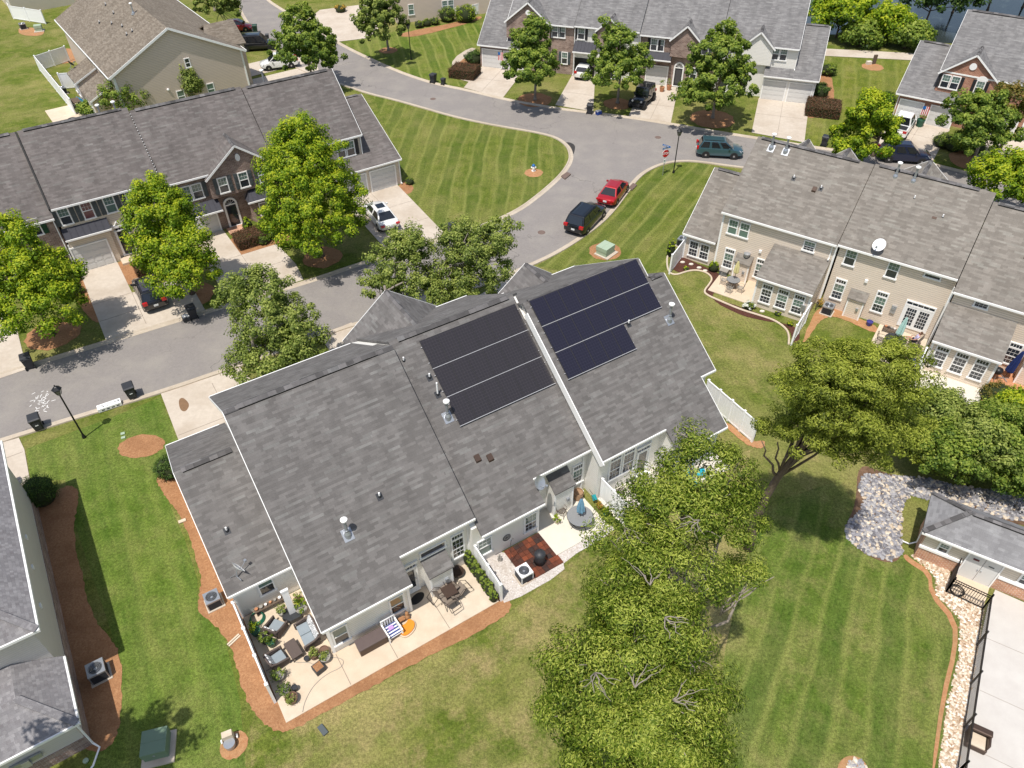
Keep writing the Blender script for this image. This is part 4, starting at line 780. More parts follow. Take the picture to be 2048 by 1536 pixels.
MT['turf'] = grass('turf', math.radians(34), 1.3, 0, .45)
MT['turf_tri'] = grass('turf_triangle', math.radians(86), 1.3, .75, .3, (1, 1, 1), 1.2)
MT['turf_side'] = grass('turf_bright', math.radians(119), 1.9, .3, .2, (.95, 1.12, 1.1), 1.5)
MT['turf_mid'] = grass('turf_middle', math.radians(114), 1.7, .22, .6, warp=3)
MT['turf_corner'] = grass('turf_corner', math.radians(59), 1.35, .85, .25, warp=1.0)
MT['turf_pool'] = grass('turf_pool', math.radians(62), 1.3, .65, .4, (.88, 1.0, 1.0), 1.6)
MT['turf_back'] = grass('turf_back', math.radians(34), 1.9, .25, 1.0, warp=3)
MT['turf_far'] = grass('turf_far', math.radians(102), 1.35, .9, .25, (1.05, 1.1, 1), warp=1)
MT['turf_far2'] = grass('turf_far_two', math.radians(70), 1.5, .55, .3, (1.2, 1.12, 1), warp=1)
g = MB(); g.face((-1500, -300, 0), (1500, -300, 0), (1500, 2500, 0), (-1500, 2500, 0)); structure(g, 'ground', 'turf')
# road outline measured along the asphalt edges
far_a = [(-60, 775), (0, 755), (224, 686), (362, 643), (609, 571), (739, 526), (886, 482), (965, 457), (1040, 425), (1091, 386), (1128, 352), (1146, 325), (1147, 307), (1139, 290), (1115, 273), (1074, 263), (1026, 255), (975, 246), (910, 232), (841, 212), (787, 197), (732, 184), (677, 164), (610, 142), (560, 112), (513, 65), (484, 25), (470, -20)]
up_r = [(522, -20), (530, 0), (554, 16), (585, 35), (640, 66), (684, 94), (753, 127), (804, 149), (855, 166), (889, 174), (930, 182), (1012, 202), (1108, 219), (1176, 227), (1255, 237), (1350, 252), (1423, 265), (1502, 277), (1600, 293), (1700, 308), (1800, 320), (1861, 330), (1963, 357), (2060, 386), (2200, 425)]
near = [(2200, 490), (2060, 448), (1950, 415), (1850, 385), (1700, 358), (1560, 342), (1460, 330), (1393, 320), (1350, 320), (1316, 327), (1282, 344), (1262, 364), (1251, 380), (1210, 434), (1156, 475), (1105, 506), (1063, 525), (1000, 553), (900, 588), (800, 618), (732, 638), (667, 658), (560, 698), (472, 728), (321, 780), (191, 818), (0, 877), (-60, 897)]
A = smooth_line(far_a); B_ = smooth_line(up_r); N_ = smooth_line(near)
def extend(p, q, d): v = (Vector((*q, 0)) - Vector((*p, 0))).normalized() * d; return (q[0] + v.x, q[1] + v.y)
road = [extend(A[8], A[0], 160)] + A + [extend(A[-9], A[-1], 150), extend(B_[8], B_[0], 150)] + B_ + [extend(B_[-9], B_[-1], 120), extend(N_[8], N_[0], 120)] + N_ + [extend(N_[-9], N_[-1], 160)]
structure(MB().sheet(road, .012), 'road', 'asphalt')
def kerb(line, side, w_=.46, h=.10):
    """concrete kerb and gutter: a flat pan next to the asphalt and a raised lip behind it"""
    m_ = MB(); L_ = [Vector((*p, 0)) for p in line]; n = len(L_); nr = []
    for i in range(n): d = (L_[min(i + 1, n - 1)] - L_[max(i - 1, 0)]).normalized(); nr.append(Vector((-d.y, d.x, 0)) * side)
    for i in range(n - 1):
        ps = []
        for o_, z in ((0, .018), (w_ * .62, .03), (w_ * .8, h), (w_, h)): ps.append((L_[i] + nr[i] * o_ + Vector((0, 0, z)), L_[i + 1] + nr[i + 1] * o_ + Vector((0, 0, z))))
        ps.append((L_[i] + nr[i] * (w_ + .01), L_[i + 1] + nr[i + 1] * (w_ + .01)))
        for a, b in zip(ps, ps[1:]): m_.face(a[0], a[1], b[1], b[0])
    return structure(m_, 'kerb', 'kerb')
kerb(A, 1); kerb(B_, 1); kerb(N_, 1)
MT['joint'] = plain('joint_dark', (.26, .21, .17), .9)
def joints(F, us, vs, z=.034, w_=.03):
    m_ = MB()
    for u, v0, v1 in us: p, q = F.w(u, v0), F.w(u, v1); m_.beam((p.x, p.y, z), (q.x, q.y, z), w_, .006)
    for v, u0, u1 in vs: p, q = F.w(u0, v), F.w(u1, v); m_.beam((p.x, p.y, z), (q.x, q.y, z), w_, .006)
    return structure(m_, 'pavement_joint', MT['joint'])
def drive(F, pts): return structure(MB().sheet(fpoly(F, pts), .03), 'driveway', 'concrete')
drive(FLt, [(-28.35, 1.0), (-25.5, .95), (-25.45, -4.3), (-21.3, -4.3), (-21.3, -9.75), (-28.35, -9.75)]); joints(FLt, [(-25.45, -4.3, -9)], [(-4.3, -28.3, -25.5), (-6.8, -28.3, -21.3)])
drive(FLt, [(-40, 1.2), (-33.6, 1.2), (-33.6, -9.7), (-40, -9.8)])
drive(FLt, [(-19.4, 1.2), (-16.7, 1.2), (-16.6, -3.75), (-13.55, -3.75), (-13.3, -7.6), (-13.6, -10.0), (-19.5, -9.95)]); joints(FLt, [(-16.6, -3.8, -9.3)], [(-3.75, -19.3, -16.6), (-6.6, -19.3, -13.6)])
drive(FLt, [(-6.0, 0), (-.4, 0), (-.9, -10.4), (-6.2, -10.1)]); joints(FLt, [(-3.2, -.2, -10)], [(-3.5, -6, -.6), (-7, -6, -.8)])
patch('driveway', [(322, 788), (480, 735), (500, 757), (600, 880), (440, 930), (357, 880)], 'concrete', .03); joints(FC, [(.6, 12, 22.6)], [(18.9, -2.6, .6)])
st = MB().sheet(smooth_poly(world_poly([(357, 800), (366, 795), (378, 806), (378, 816), (370, 825), (360, 820)]), 2), .036); structure(st, 'oil_stain', plain('oil_stain', (.22, .13, .07), .5, var=.3))
drive(FC, [(8.6, 14.6), (11.2, 14.6), (11.2, 23.6), (8.6, 23.4)]); drive(FC, [(16.2, 14.6), (19.2, 14.6), (19.4, 23.6), (16.2, 23.6)]); patch('path', [(960, 590), (1055, 532), (1078, 552), (1000, 620)], 'concrete', .034)
patch('driveway', [(-120, 925), (0, 887), (38, 876), (49, 899), (60, 960), (62, 1000), (-120, 1040)], 'concrete', .03); joints(FB, [], [(20.9, -3, -.1), (18.6, -3, -.1)])
drive(FT, [(-36.35, .3), (-30.9, .3), (-30.6, -8.35), (-36.0, -6.75)]); drive(FT, [(-24.85, .9), (-22.0, .9), (-19.8, -8.9), (-24.3, -8.4)]); drive(FT, [(-16.2, .9), (-12.0, .9), (-11.1, -9.5), (-15.8, -9.1)]); drive(FT, [(-2.75, .35), (2.75, .35), (2.7, -9.9), (-2.65, -9.1)])
joints(FT, [(-33.6, .2, -7.5), (-.05, .2, -9.3), (-13.4, -3, -9)], [(-3.5, -36.2, -30.8), (-4, -2.6, 2.6), (-5, -15.8, -11.4), (-4.5, -24.4, -21)])
drive(FU, [(-3.15, 0), (2.55, 0), (2.55, -9.3), (-3.0, -9)]); joints(FU, [(-.3, 0, -8.5)], [(-3.4, -3, 2.5), (-6.2, -3, 2.5)]); drive(FU, [(5.8, .9), (11.3, .9), (11.3, -9.5), (5.8, -9.3)])
patch('driveway', [(612, 42), (640, 20), (760, 5), (790, 22), (738, 76), (674, 84)], 'concrete', .03); patch('path', [(668, 30), (720, 10), (760, 20), (740, 45), (690, 50)], 'concrete', .034)
drive(FN, [(1.0, -.5), (8.3, -1.5), (8.5, -4.0), (1.0, -3.4)]) ; drive(FN, [(1.0, .8), (9.0, .8), (10.4, 4.2), (1.0, 4.2)]); drive(FN, [(1.0, 5.2), (11.4, 5.2), (12, 9.5), (1, 9.5)])
patch('path', [(1560, 90), (1640, 97), (1830, 107), (1900, 109), (1900, 124), (1830, 121), (1650, 112), (1560, 106)], 'concrete', .03)
patch('path', [(905, 118), (940, 95), (955, 98), (918, 124), (910, 138), (925, 152), (955, 158), (945, 166), (915, 158), (903, 142)], 'kerb', .026, 1)
patch('pond', [(1560, 66), (1700, 70), (1850, 84), (2100, 98), (2600, 130), (3200, -250), (1200, -330), (1450, -60)], 'water', .016)
# lawns with mowing stripes
patch('lawn', [(745, 190), (975, 249), (1074, 266), (1113, 277), (1135, 292), (1143, 309), (1140, 325), (1122, 351), (1085, 385), (1035, 423), (960, 454), (890, 478), (800, 372), (790, 300)], 'turf_tri', .006)
patch('lawn', [(1350, 324), (1400, 326), (1470, 340), (1420, 430), (1360, 500), (1325, 545), (1290, 560), (1200, 560), (1075, 532), (1160, 480), (1215, 437), (1255, 382), (1290, 345)], 'turf_corner', .006)
patch('lawn', [(1290, 560), (1325, 545), (1345, 560), (1420, 560), (1470, 620), (1560, 660), (1640, 720), (1760, 720), (1900, 820), (1850, 960), (1700, 960), (1550, 880), (1500, 830), (1430, 740), (1330, 640)], 'turf_mid', .006)
patch('lawn', [(1500, 1080), (1560, 1000), (1680, 960), (1760, 1100), (1850, 1120), (1930, 1200), (1960, 1290), (1930, 1536), (1925, 1700), (1420, 1700), (1450, 1300)], 'turf_pool', .006)
patch('lawn', [(52, 898), (210, 840), (320, 795), (356, 880), (345, 940), (318, 960), (370, 1080), (395, 1160), (395, 1215), (450, 1280), (480, 1400), (505, 1700), (130, 1700), (180, 1500), (245, 1330), (150, 1050), (130, 960), (62, 960)], 'turf_side', .006)
patch('lawn', [(560, 1470), (800, 1345), (1000, 1240), (1220, 1060), (1350, 950), (1500, 900), (1500, 1080), (1450, 1300), (1420, 1700), (505, 1700), (500, 1440)], 'turf_back', .006)
patch('lawn', [(688, 88), (740, 70), (800, 62), (960, 35), (958, 95), (925, 110), (905, 130), (915, 160), (935, 174), (890, 170), (806, 145), (755, 122)], 'turf_far', .006)
patch('lawn', [(1655, 115), (1830, 123), (1790, 210), (1770, 300), (1700, 300), (1610, 288), (1640, 190)], 'turf_far2', .006)
# planting beds
def bed(px, mat='mulch', z=.022, s=2): return patch('mulch_bed', px, mat, z, s + 1, jag=.05)
bed([(322, 938), (312, 962), (330, 992), (352, 1018), (374, 1060), (388, 1105), (403, 1148), (400, 1188), (392, 1218), (425, 1245), (460, 1284), (474, 1340), (488, 1388), (505, 1424), (532, 1452), (562, 1467), (596, 1456), (640, 1430), (705, 1396), (800, 1343), (900, 1292), (1000, 1243), (1030, 1210), (1000, 1190), (960, 1150), (600, 1380), (520, 1180), (420, 1000), (350, 930)])
bed([(120, 978), (140, 970), (156, 978), (158, 1000), (148, 1040), (150, 1090), (165, 1150), (176, 1205), (192, 1245), (230, 1285), (246, 1330), (242, 1440), (228, 1488), (185, 1515), (120, 1440), (60, 1150), (50, 1010)])
def disc(cx, cy, r, mat='mulch', ry=None, z=.02):
    c = G(cx, cy); ry = ry or r
    return patch('mulch_bed', None, mat, z, 0, wp=[(c.x + r * math.cos(t) * random.uniform(.93, 1.05), c.y + ry * math.sin(t) * random.uniform(.93, 1.05)) for t in [2 * PI * i / 28 for i in range(28)]])
disc(283, 892, 1.42, ry=1.0); disc(1210, 503, 1.35); disc(1067, 346, .9, 'clay'); disc(107, 668, 1.9); disc(385, 590, 1.7); disc(645, 515, 1.6); disc(777, 101, 1.2); disc(1070, 200, 2); disc(1235, 208, 1.6); disc(1425, 238, 2.4); disc(1945, 322, 2.2); disc(1745, 134, 1.3, 'clay'); disc(468, 1490, .62, 'clay')
patch('mulch_bed', [(1672, 1545), (1680, 1520), (1700, 1510), (1722, 1516), (1738, 1536), (1730, 1580), (1680, 1590)], 'clay', .02, 2)
bed([(160, 548), (170, 545), (196, 600), (212, 640), (190, 650), (150, 600), (140, 560)]); bed([(229, 528), (250, 520), (330, 500), (370, 520), (300, 540), (262, 575), (246, 560), (232, 540)]); bed([(452, 488), (470, 470), (560, 440), (600, 455), (560, 500), (505, 500), (470, 520)])
bed([(795, 376), (803, 365), (815, 360), (829, 376), (820, 388), (806, 388)]); bed([(906, 132), (925, 105), (957, 100), (962, 130), (945, 150), (920, 150)]); bed([(1610, 190), (1640, 140), (1655, 130), (1665, 160), (1670, 200), (1660, 225), (1625, 238), (1608, 232)]); bed([(820, 62), (900, 48), (965, 30), (962, 40), (880, 62), (825, 75), (790, 72)])
bed([(40, 55), (70, 55), (90, 62), (85, 72), (50, 72), (35, 65)], 'clay'); bed([(104, 100), (150, 95), (165, 120), (120, 130), (95, 120)], 'clay')
# beds behind the right row
def fbed(F, pts, mat, s=1): return patch('mulch_bed', None, mat, .02, s, wp=fpoly(F, pts))
bed([(1338, 533), (1345, 500), (1370, 515), (1440, 548), (1460, 560), (1420, 590), (1430, 605), (1500, 640), (1600, 650), (1600, 690), (1585, 685), (1578, 655), (1545, 636), (1480, 615), (1415, 590), (1408, 575), (1425, 558), (1420, 548), (1395, 538), (1360, 548)], 'mulch_dark', .02, 1)
bed([(1600, 690), (1640, 600), (1700, 630), (1760, 655), (1755, 670), (1690, 640), (1665, 632), (1640, 640), (1615, 680)], 'clay')
bed([(1455, 842), (1500, 884), (1534, 880), (1525, 900), (1490, 890), (1448, 850)], 'clay')
m_ = MB(); m_.tube([Vector((*p, .06)) for p in smooth_line([(1338, 505), (1333, 520), (1336, 545), (1350, 552), (1375, 543), (1395, 541), (1415, 547), (1425, 558), (1418, 570), (1408, 582), (1411, 590), (1440, 603), (1480, 620), (1520, 632), (1550, 642), (1572, 658), (1578, 672), (1577, 690)])], .075, 6); tag(m_.build('garden_edging', 'patio'), 'curving tan stone edging around the dark bed behind the right row', 'edging')
patch('creek_bed', [(1715, 925), (1765, 945), (1830, 960), (1900, 985), (2070, 1000), (2300, 1010), (2300, 1120), (2060, 1050), (1960, 1040), (1870, 995), (1805, 985), (1800, 1060), (1805, 1112), (1785, 1128), (1740, 1116), (1694, 1080), (1690, 1050), (1712, 1010)], 'soil', .014, 2)
patch('pebble_bed', [(1818, 1108), (1850, 1110), (1900, 1135), (1900, 1178), (1975, 1215), (1920, 1545), (1905, 1700), (1868, 1700), (1880, 1536), (1900, 1400), (1925, 1300), (1925, 1235), (1880, 1190), (1872, 1160), (1868, 1138), (1830, 1120)], 'pebble', .02, 1)
patch('mulch_bed', [(1812, 1108), (1822, 1118), (1862, 1142), (1866, 1185), (1915, 1240), (1915, 1300), (1890, 1400), (1870, 1540), (1862, 1545), (1882, 1390), (1905, 1300), (1905, 1245), (1858, 1190), (1856, 1150), (1815, 1125), (1805, 1112)], 'clay', .018, 1)
patch('pool_deck', [(1975, 1213), (1990, 1180), (2400, 1360), (2400, 2200), (1880, 1900), (1912, 1545), (1940, 1370)], 'pool', .03); joints(FP, [(u, -1.7, -16) for u in (6.5, 9.6)], [(v, 3.6, 12) for v in (-3.2, -6.2, -9.2, -12.2)], .034, .014); patch('pool_deck', [(1908, 1142), (1981, 1167), (1966, 1216), (1893, 1184)], 'patio', .034)
# patios
def slab(F, pts, mat, z1=.06): return structure(MB().prism(fpoly(F, pts), 0, z1), 'patio', mat)
slab(FC, [(-3.15, -1.95), (8.15, -1.95), (8.15, .93), (4.2, .93), (4.2, -.02), (-.02, -.02), (-.02, 4.25), (-3.15, 4.25)], 'patio'); joints(FC, [(.02, -1.9, -.1), (2.45, -1.9, -.1), (5.3, -1.9, .0)], [(.9, -3.1, -.1)], .064)
slab(FC, [(12.2, -1.3), (15.75, -1.3), (15.75, 1.78), (12.32, 1.78), (12.32, .6), (12.2, .6)], 'patio_pale', .09); slab(FC, [(16.4, -1.8), (24.5, -1.9), (24.5, .6), (16.4, .6)], 'patio_pale')
structure(MB().prism(fpoly(FC, [(8.3, -1.95), (10.4, -1.95), (10.4, -.1), (9.8, .55), (8.3, .55)]), 0, .03), 'gravel_bed', 'gravel'); structure(MB().sheet(smooth_poly(fpoly(FC, [(8.3, -2.3), (12, -2.35), (12.3, -1.75), (15.9, -1.75), (15.9, -1.2), (12.4, -1.1), (12.0, -1.9), (8.4, -1.7)]), 1), .024), 'gravel_bed', 'gravel')
MT['deck_tile'] = tintmat('deck_tile', [(0, (.045, .03, .027)), (.5, (.10, .035, .022)), (1, (.21, .06, .03))], .6)
def tint_obj(o, vals): a = o.data.attributes.new('tint', 'FLOAT', 'POINT'); a.data.foreach_set('value', np.array(vals, dtype=np.float32))
m_ = MB(); tv = []
for i in range(8):
    for j in range(8):
        m_.box(i * .29 + .006, (i + 1) * .29 - .006, j * .29 + .006, (j + 1) * .29 - .006, 0, .05); tv += [((i + j // 2 * 2) % 4 > 1) * .55 + random.random() * .45] * 8
o = m_.build('deck_tiles', 'deck_tile', loc=FC.w(9.95, -1.85, .03), rotz=FC.a); tint_obj(o, tv); o['kind'] = 'structure'
slab(FR, [(-7.6, -1.5), (-7.55, -3.95), (-4.1, -3.95), (-4.1, -1.0), (-5.4, -1.0), (-5.4, -1.5)], 'patio'); slab(FR, [(4.6, -1.05), (7.9, -1.05), (7.9, -5.2), (4.6, -5.2)], 'patio')
MT['terracotta'] = ground_mat('terracotta_patio', (.55, .24, .12), (.68, .34, .19), 3, (.45, .2, .12), .4, .1, 30); slab(FR, [(12.15, -1.7), (17.5, -1.7), (17.5, -6.5), (12.15, -6.0)], 'terracotta'); slab(FR, [(8.15, -4.6), (12.1, -4.6), (12.0, -7.5), (8.15, -7.2)], 'patio_pale')
slab(FN, [(-20.5, 3.5), (-16.4, 3.5), (-16.4, 9.5), (-20.5, 9.5)], 'patio')
for u, v in ((-24.3, .75), (-15.5, .55)): structure(MB().prism(fpoly(FLt, [(u - .9, v - .75), (u + .75, v - .75), (u + .75, v + .4), (u - .9, v + .4)]), 0, .2 if u < -20 else .12), 'doorstep', 'brick_orange' if u > -20 else 'patio')
# manholes, storm drains, tar marks
for i, (px, py) in enumerate(((866, 198), (1316, 275), (1083, 465), (1018, 570))):
    c = G(px, py); m_ = MB(); m_.cyl((0, 0, .012), (0, 0, .019), .33, n=20); m_.ring((0, 0, .02), .27, .014, 20, 4); o = m_.build('manhole_cover', plain('cast_iron', (.17, .12, .10), .7) if 'ci' not in MT else MT['ci'], loc=(c.x, c.y, 0)); MT['ci'] = o.data.materials[0]
    tag(o, ('round manhole cover in the road by the triangular lawn tip nearest the upper bins', 'round manhole cover in the road left of the lamp and stop sign', 'round manhole cover in the road left of the black suv', 'round manhole cover in the road half hidden by street trees')[i], 'manhole cover', 'manhole covers in the street')
for i, (a, b, c_, d) in enumerate((((1122, 354), (1134, 346), (1142, 350), (1130, 360)), ((1256, 378), (1266, 368), (1274, 372), (1264, 382)))):
    p = [G(*q) for q in (a, b, c_, d)]; m_ = MB(); m_.prism([(q.x, q.y) for q in p], .02, .125); c = p[0]
    for t_ in range(1, 6): q0 = p[0].lerp(p[1], t_ / 6); q1 = p[3].lerp(p[2], t_ / 6); m_.beam((q0.x, q0.y, .13), (q1.x, q1.y, .13), .04, .02)
    tag(m_.build('storm_drain', MT['ci']), ('rusty storm drain set in the kerb at the lawn tip', 'rusty storm drain set in the kerb ahead of the red sedan')[i], 'storm drain', 'storm drains in the kerb')
dmp = MB().sheet(smooth_poly(world_poly([(1126, 286), (1138, 284), (1150, 290), (1150, 300), (1146, 312), (1140, 300)]), 2), .0175); structure(dmp, 'damp_patch', plain('damp_asphalt', (.05, .045, .04), .4, var=.3))
m_ = MB()
for _ in range(42):
    c = G(random.gauss(85, 10), random.gauss(800, 9)); a = random.random() * PI; l = random.uniform(.05, .16); m_.beam((c.x - l * math.cos(a), c.y - l * math.sin(a), .016), (c.x + l * math.cos(a), c.y + l * math.sin(a), .016), .035, .006)
tag(m_.build('paper_litter', 'white'), 'scattered scraps of white paper on the road by the near lamp', 'litter', kind='stuff')
# ================================================================== leaves, trees, shrubs
def leaf_mesh(name, mat, centers, norms, tints, size, aspect=.6, parent=None, bend=.25):
    n = len(centers); c = np.asarray(centers, float); nn = np.asarray(norms, float) + rng.normal(0, .45, (n, 3)); nn /= np.linalg.norm(nn, axis=1)[:, None]
    r = rng.normal(size=(n, 3)); t = np.cross(nn, r); t /= np.linalg.norm(t, axis=1)[:, None]; b = np.cross(nn, t)
    s = (np.asarray(size) * rng.uniform(.7, 1.3, n))[:, None] * .5
    v = np.stack([c - t * s, c - b * s * aspect - nn * s * bend * 0, c + t * s, c + b * s * aspect], 1); v[:, 1] += nn * s * bend; v[:, 3] += nn * s * bend
    v = v.reshape(-1, 3); me = bpy.data.meshes.new(name); me.vertices.add(4 * n); me.vertices.foreach_set('co', v.ravel())
    me.loops.add(4 * n); me.loops.foreach_set('vertex_index', np.arange(4 * n)); me.polygons.add(n); me.polygons.foreach_set('loop_start', np.arange(0, 4 * n, 4)); me.polygons.foreach_set('loop_total', np.full(n, 4))
    a = me.attributes.new('tint', 'FLOAT', 'POINT'); a.data.foreach_set('value', np.repeat(np.clip(tints, 0, 1), 4).astype(np.float32)); me.update(); me.validate()
    me.materials.append(MT[mat]); o = bpy.data.objects.new(name, me); COL.objects.link(o)
    if parent: o.parent = parent
    return o
def clumps(ells, n_cl, r_cl, n_leaf, surf=.55, flat=.85):
    """leaf positions: clumps spread through and mostly near the skin of a union of ellipsoids"""
    vol = np.array([e[3] * e[4] * e[5] for e in ells]) ** .8; cs = []; ns = []; ts = []
    for e, k in zip(ells, rng.multinomial(n_cl, vol / vol.sum())):
        d = rng.normal(size=(k, 3)); d /= np.linalg.norm(d, axis=1)[:, None]; d[:, 2] = np.where(d[:, 2] < -.5, -d[:, 2], d[:, 2])
        rad = surf + (1 - surf) * rng.random(k) ** .6; rad *= rng.uniform(.86, 1.12, k); P = d * rad[:, None] * np.array(e[3:6]) + np.array(e[:3])
        for i in range(k):
            m = int(n_leaf * rng.uniform(.6, 1.4)); q = rng.normal(size=(m, 3)); q /= np.linalg.norm(q, axis=1)[:, None]; rr = r_cl * rng.uniform(.7, 1.35); rho = rng.random(m) ** .4
            L_ = q * rho[:, None] * rr; L_[:, 2] *= flat; cs.append(P[i] + L_); ns.append(q * .7 + d[i] * .5 + np.array([0, 0, .55])); ts.append(np.clip(.40 + .34 * q[:, 2] * rho + .16 * d[i][2] + rng.normal(0, .2, m) + rng.normal(0, .08), 0, 1))  # tint also paints shading: lighter on clump and crown tops, darker beneath
    return np.concatenate(cs), np.concatenate(ns), np.concatenate(ts)
def limb(mb, p, q, r0, r1, wob=.12, k=5):
    p = Vector(p); q = Vector(q); pts = [p.lerp(q, i / k) + Vector([random.uniform(-1, 1) * wob * (0 < i < k) for _ in range(3)]) for i in range(k + 1)]; mb.tube(pts, r0, 7, r1)
def tree(base, h, ells, label, mat='leaf_mid', group='street trees', name='shade_tree', bark='bark', ncl=150, rcl=.5, nl=70, size=.19, trunk=.16, aspect=.6, lean=(0, 0), surf=.5, cat='tree', branch=7, flat=.9, tr_h=None):
    """base: ground point; ells: crown ellipsoids (dx, dy, z, rx, ry, rz) relative to the base"""
    e = empty(name, (base[0], base[1], 0), 0, label, cat, group); m_ = MB(); th = tr_h or h * .62
    top = Vector((lean[0], lean[1], th)); limb(m_, (0, 0, -.05), top, trunk, trunk * .55, .05, 6); m_.lathe((0, 0, -.05), [(trunk * 1.7, 0), (trunk * 1.1, .25), (trunk, .5)], 9)
    m_.build('trunk', bark, e, smooth=True); b_ = MB()
    for i in range(branch):
        el = ells[i % len(ells)]; a = 2 * PI * i / branch + random.uniform(-.4, .4); s = random.uniform(.3, .62); q = (el[0] + el[3] * .75 * math.cos(a), el[1] + el[4] * .75 * math.sin(a), el[2] + el[5] * random.uniform(-.2, .5)); p = Vector((0, 0, 0)).lerp(top, s) if i else top * .9
        limb(b_, p, q, trunk * .5, trunk * .12, .15)
        for j in range(3): r_ = Vector(p).lerp(Vector(q), .5 + .15 * j); limb(b_, r_, r_ + Vector((random.uniform(-1, 1), random.uniform(-1, 1), random.uniform(.1, .9))) * .9, trunk * .16, trunk * .05, .06, 3)
    b_.build('limbs', bark, e, smooth=True)
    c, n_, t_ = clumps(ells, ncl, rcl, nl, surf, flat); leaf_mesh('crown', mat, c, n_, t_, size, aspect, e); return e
def crown_at(base, parts):
    """crown ellipsoids given as (photo x, photo y, height, radii) around a trunk"""
    r = []
    for px, py, z, rx, ry, rz in parts: c = G(px, py, z); r.append((c.x - base[0], c.y - base[1], z, rx, ry, rz))
    return r
def bush(px, py, r, h, label, mat='leaf_box', group=None, name='shrub', n=900, size=.085, cat='shrub', lump=0, parent_kw=None, loc=None):
    c = loc or G(px, py); e = empty(name, (c.x, c.y, 0), 0, label, cat, group); m_ = MB(); m_.lathe((0, 0, .0), [(r * .55, 0), (r * .82, h * .3), (r * .8, h * .62), (r * .5, h * .85), (.02, h * .92)], 12); m_.build('branches', MT['leafcore'], e, smooth=True)
    ee = [(0, 0, h * .5, r * .9, r * .9, h * .5)] + [(random.uniform(-r, r) * .5, random.uniform(-r, r) * .5, h * .6, r * .6, r * .6, h * .4) for _ in range(lump)]
    cs, ns, ts = clumps(ee, max(8, n // 30), r * .22, 30, .88, .8); leaf_mesh('foliage', mat, cs, ns, ts, size, .6, e); return e
MT['leafcore'] = plain('shrub_core', (.025, .035, .01), .95)
def hedge(F, u0, u1, v0, v1, h, label, mat, name='hedge', parent=None, size=.09, dens=420):
    e = empty(name, F.w((u0 + u1) / 2, (v0 + v1) / 2), F.a, label, 'hedge'); du, dv = (u1 - u0) / 2, (v1 - v0) / 2; m_ = MB(); m_.box(-du + .08, du - .08, -dv + .08, dv - .08, 0, h - .08); m_.build('branches', MT['leafcore'], e)
    n = int(dens * ((du * dv * 4) + (du + dv) * 4 * h)); P = rng.uniform(-1, 1, (n, 3)); ax = rng.integers(0, 5, n); N = np.zeros((n, 3))
    for i in range(n):
        k = ax[i]
        if k < 3 and rng.random() < .55: P[i, 2] = 1; N[i] = (0, 0, 1)
        elif k in (0, 3): P[i, 0] = math.copysign(1, P[i, 0]); N[i] = (P[i, 0], 0, .3)
        else: P[i, 1] = math.copysign(1, P[i, 1]); N[i] = (0, P[i, 1], .3)
    P *= 1 - rng.random((n, 1)) * .12; P = P * np.array([du, dv, h / 2]) + np.array([0, 0, h / 2]) + rng.normal(0, .035, (n, 3)); leaf_mesh('foliage', mat, P, N, .45 + .2 * N[:, 2] + rng.normal(0, .2, n), size, .6, e); return e  # top leaves get a lighter tint, daylight put into the colour
# ================================================================== planting
LB, MDg = 'bright lime maple', 'street maples'
def street_tree(px, py, tops, label, mat, h=9.3, grp='street trees', **kw):
    b = G(px, py); return tree((b.x, b.y), h, crown_at((b.x, b.y), tops), label, mat, grp, **kw)
mk = dict(name='maple_tree', rcl=.5, nl=150, ncl=300, size=.17, surf=.45)
street_tree(107, 668, [(62, 605, 4.2, 3.5, 3.5, 2.6), (40, 545, 5.9, 2.7, 2.7, 2.4), (25, 480, 8.0, 1.6, 1.6, 1.8), (105, 560, 4.9, 2.3, 2.3, 2.0)], 'bright lime maple cut by the left edge above the lone kerbside bin', 'leaf_lime', **mk)
street_tree(385, 588, [(348, 500, 4.8, 3.1, 3.1, 2.6), (325, 435, 6.8, 2.5, 2.5, 2.3), (308, 390, 8.3, 1.5, 1.5, 1.5), (368, 540, 3.8, 2.5, 2.5, 1.7)], 'bright lime maple beside the parked black car', 'leaf_lime', **mk)
street_tree(645, 513, [(622, 405, 5.4, 4.2, 4.2, 3.0), (608, 335, 7.8, 3.5, 3.5, 2.7), (600, 280, 9.7, 2.0, 2.0, 1.8), (635, 450, 4.1, 3.3, 3.3, 2.0)], 'largest lime maple in front of the shingle row, left of the white sedan', 'leaf_lime', ncl=520, name='maple_tree', rcl=.5, nl=150, size=.17, surf=.5)
dk = dict(name='shade_tree', rcl=.42, nl=105, ncl=125, size=.17, surf=.35, bark='bark_grey')
b = FC.w(3.5, 19.6); tree((b.x, b.y), 8.2, crown_at(b, [(545, 650, 4.2, 3.00, 3.00, 2.40), (520, 590, 5.6, 2.04, 2.04, 1.92), (470, 600, 4.6, 1.68, 1.68, 1.20), (600, 690, 3.5, 2.16, 2.16, 1.56), (530, 720, 2.8, 2.88, 2.88, 1.56)]), 'dull green street tree over the kerb by the left end of the central roof', 'leaf_dull', 'street trees', **{**dk, 'ncl': 300})
b = FC.w(12.9, 20.2); tree((b.x, b.y), 7.5, crown_at(b, [(805, 535, 4.3, 2.76, 2.76, 2.40), (815, 490, 6.0, 1.56, 1.56, 1.44), (770, 575, 3.2, 1.80, 1.80, 1.32), (850, 580, 3.0, 2.40, 2.40, 1.44)]), 'loose green street tree behind the solar roof, left of the pair', 'leaf_dull', 'street trees', **{**dk, 'ncl': 200})
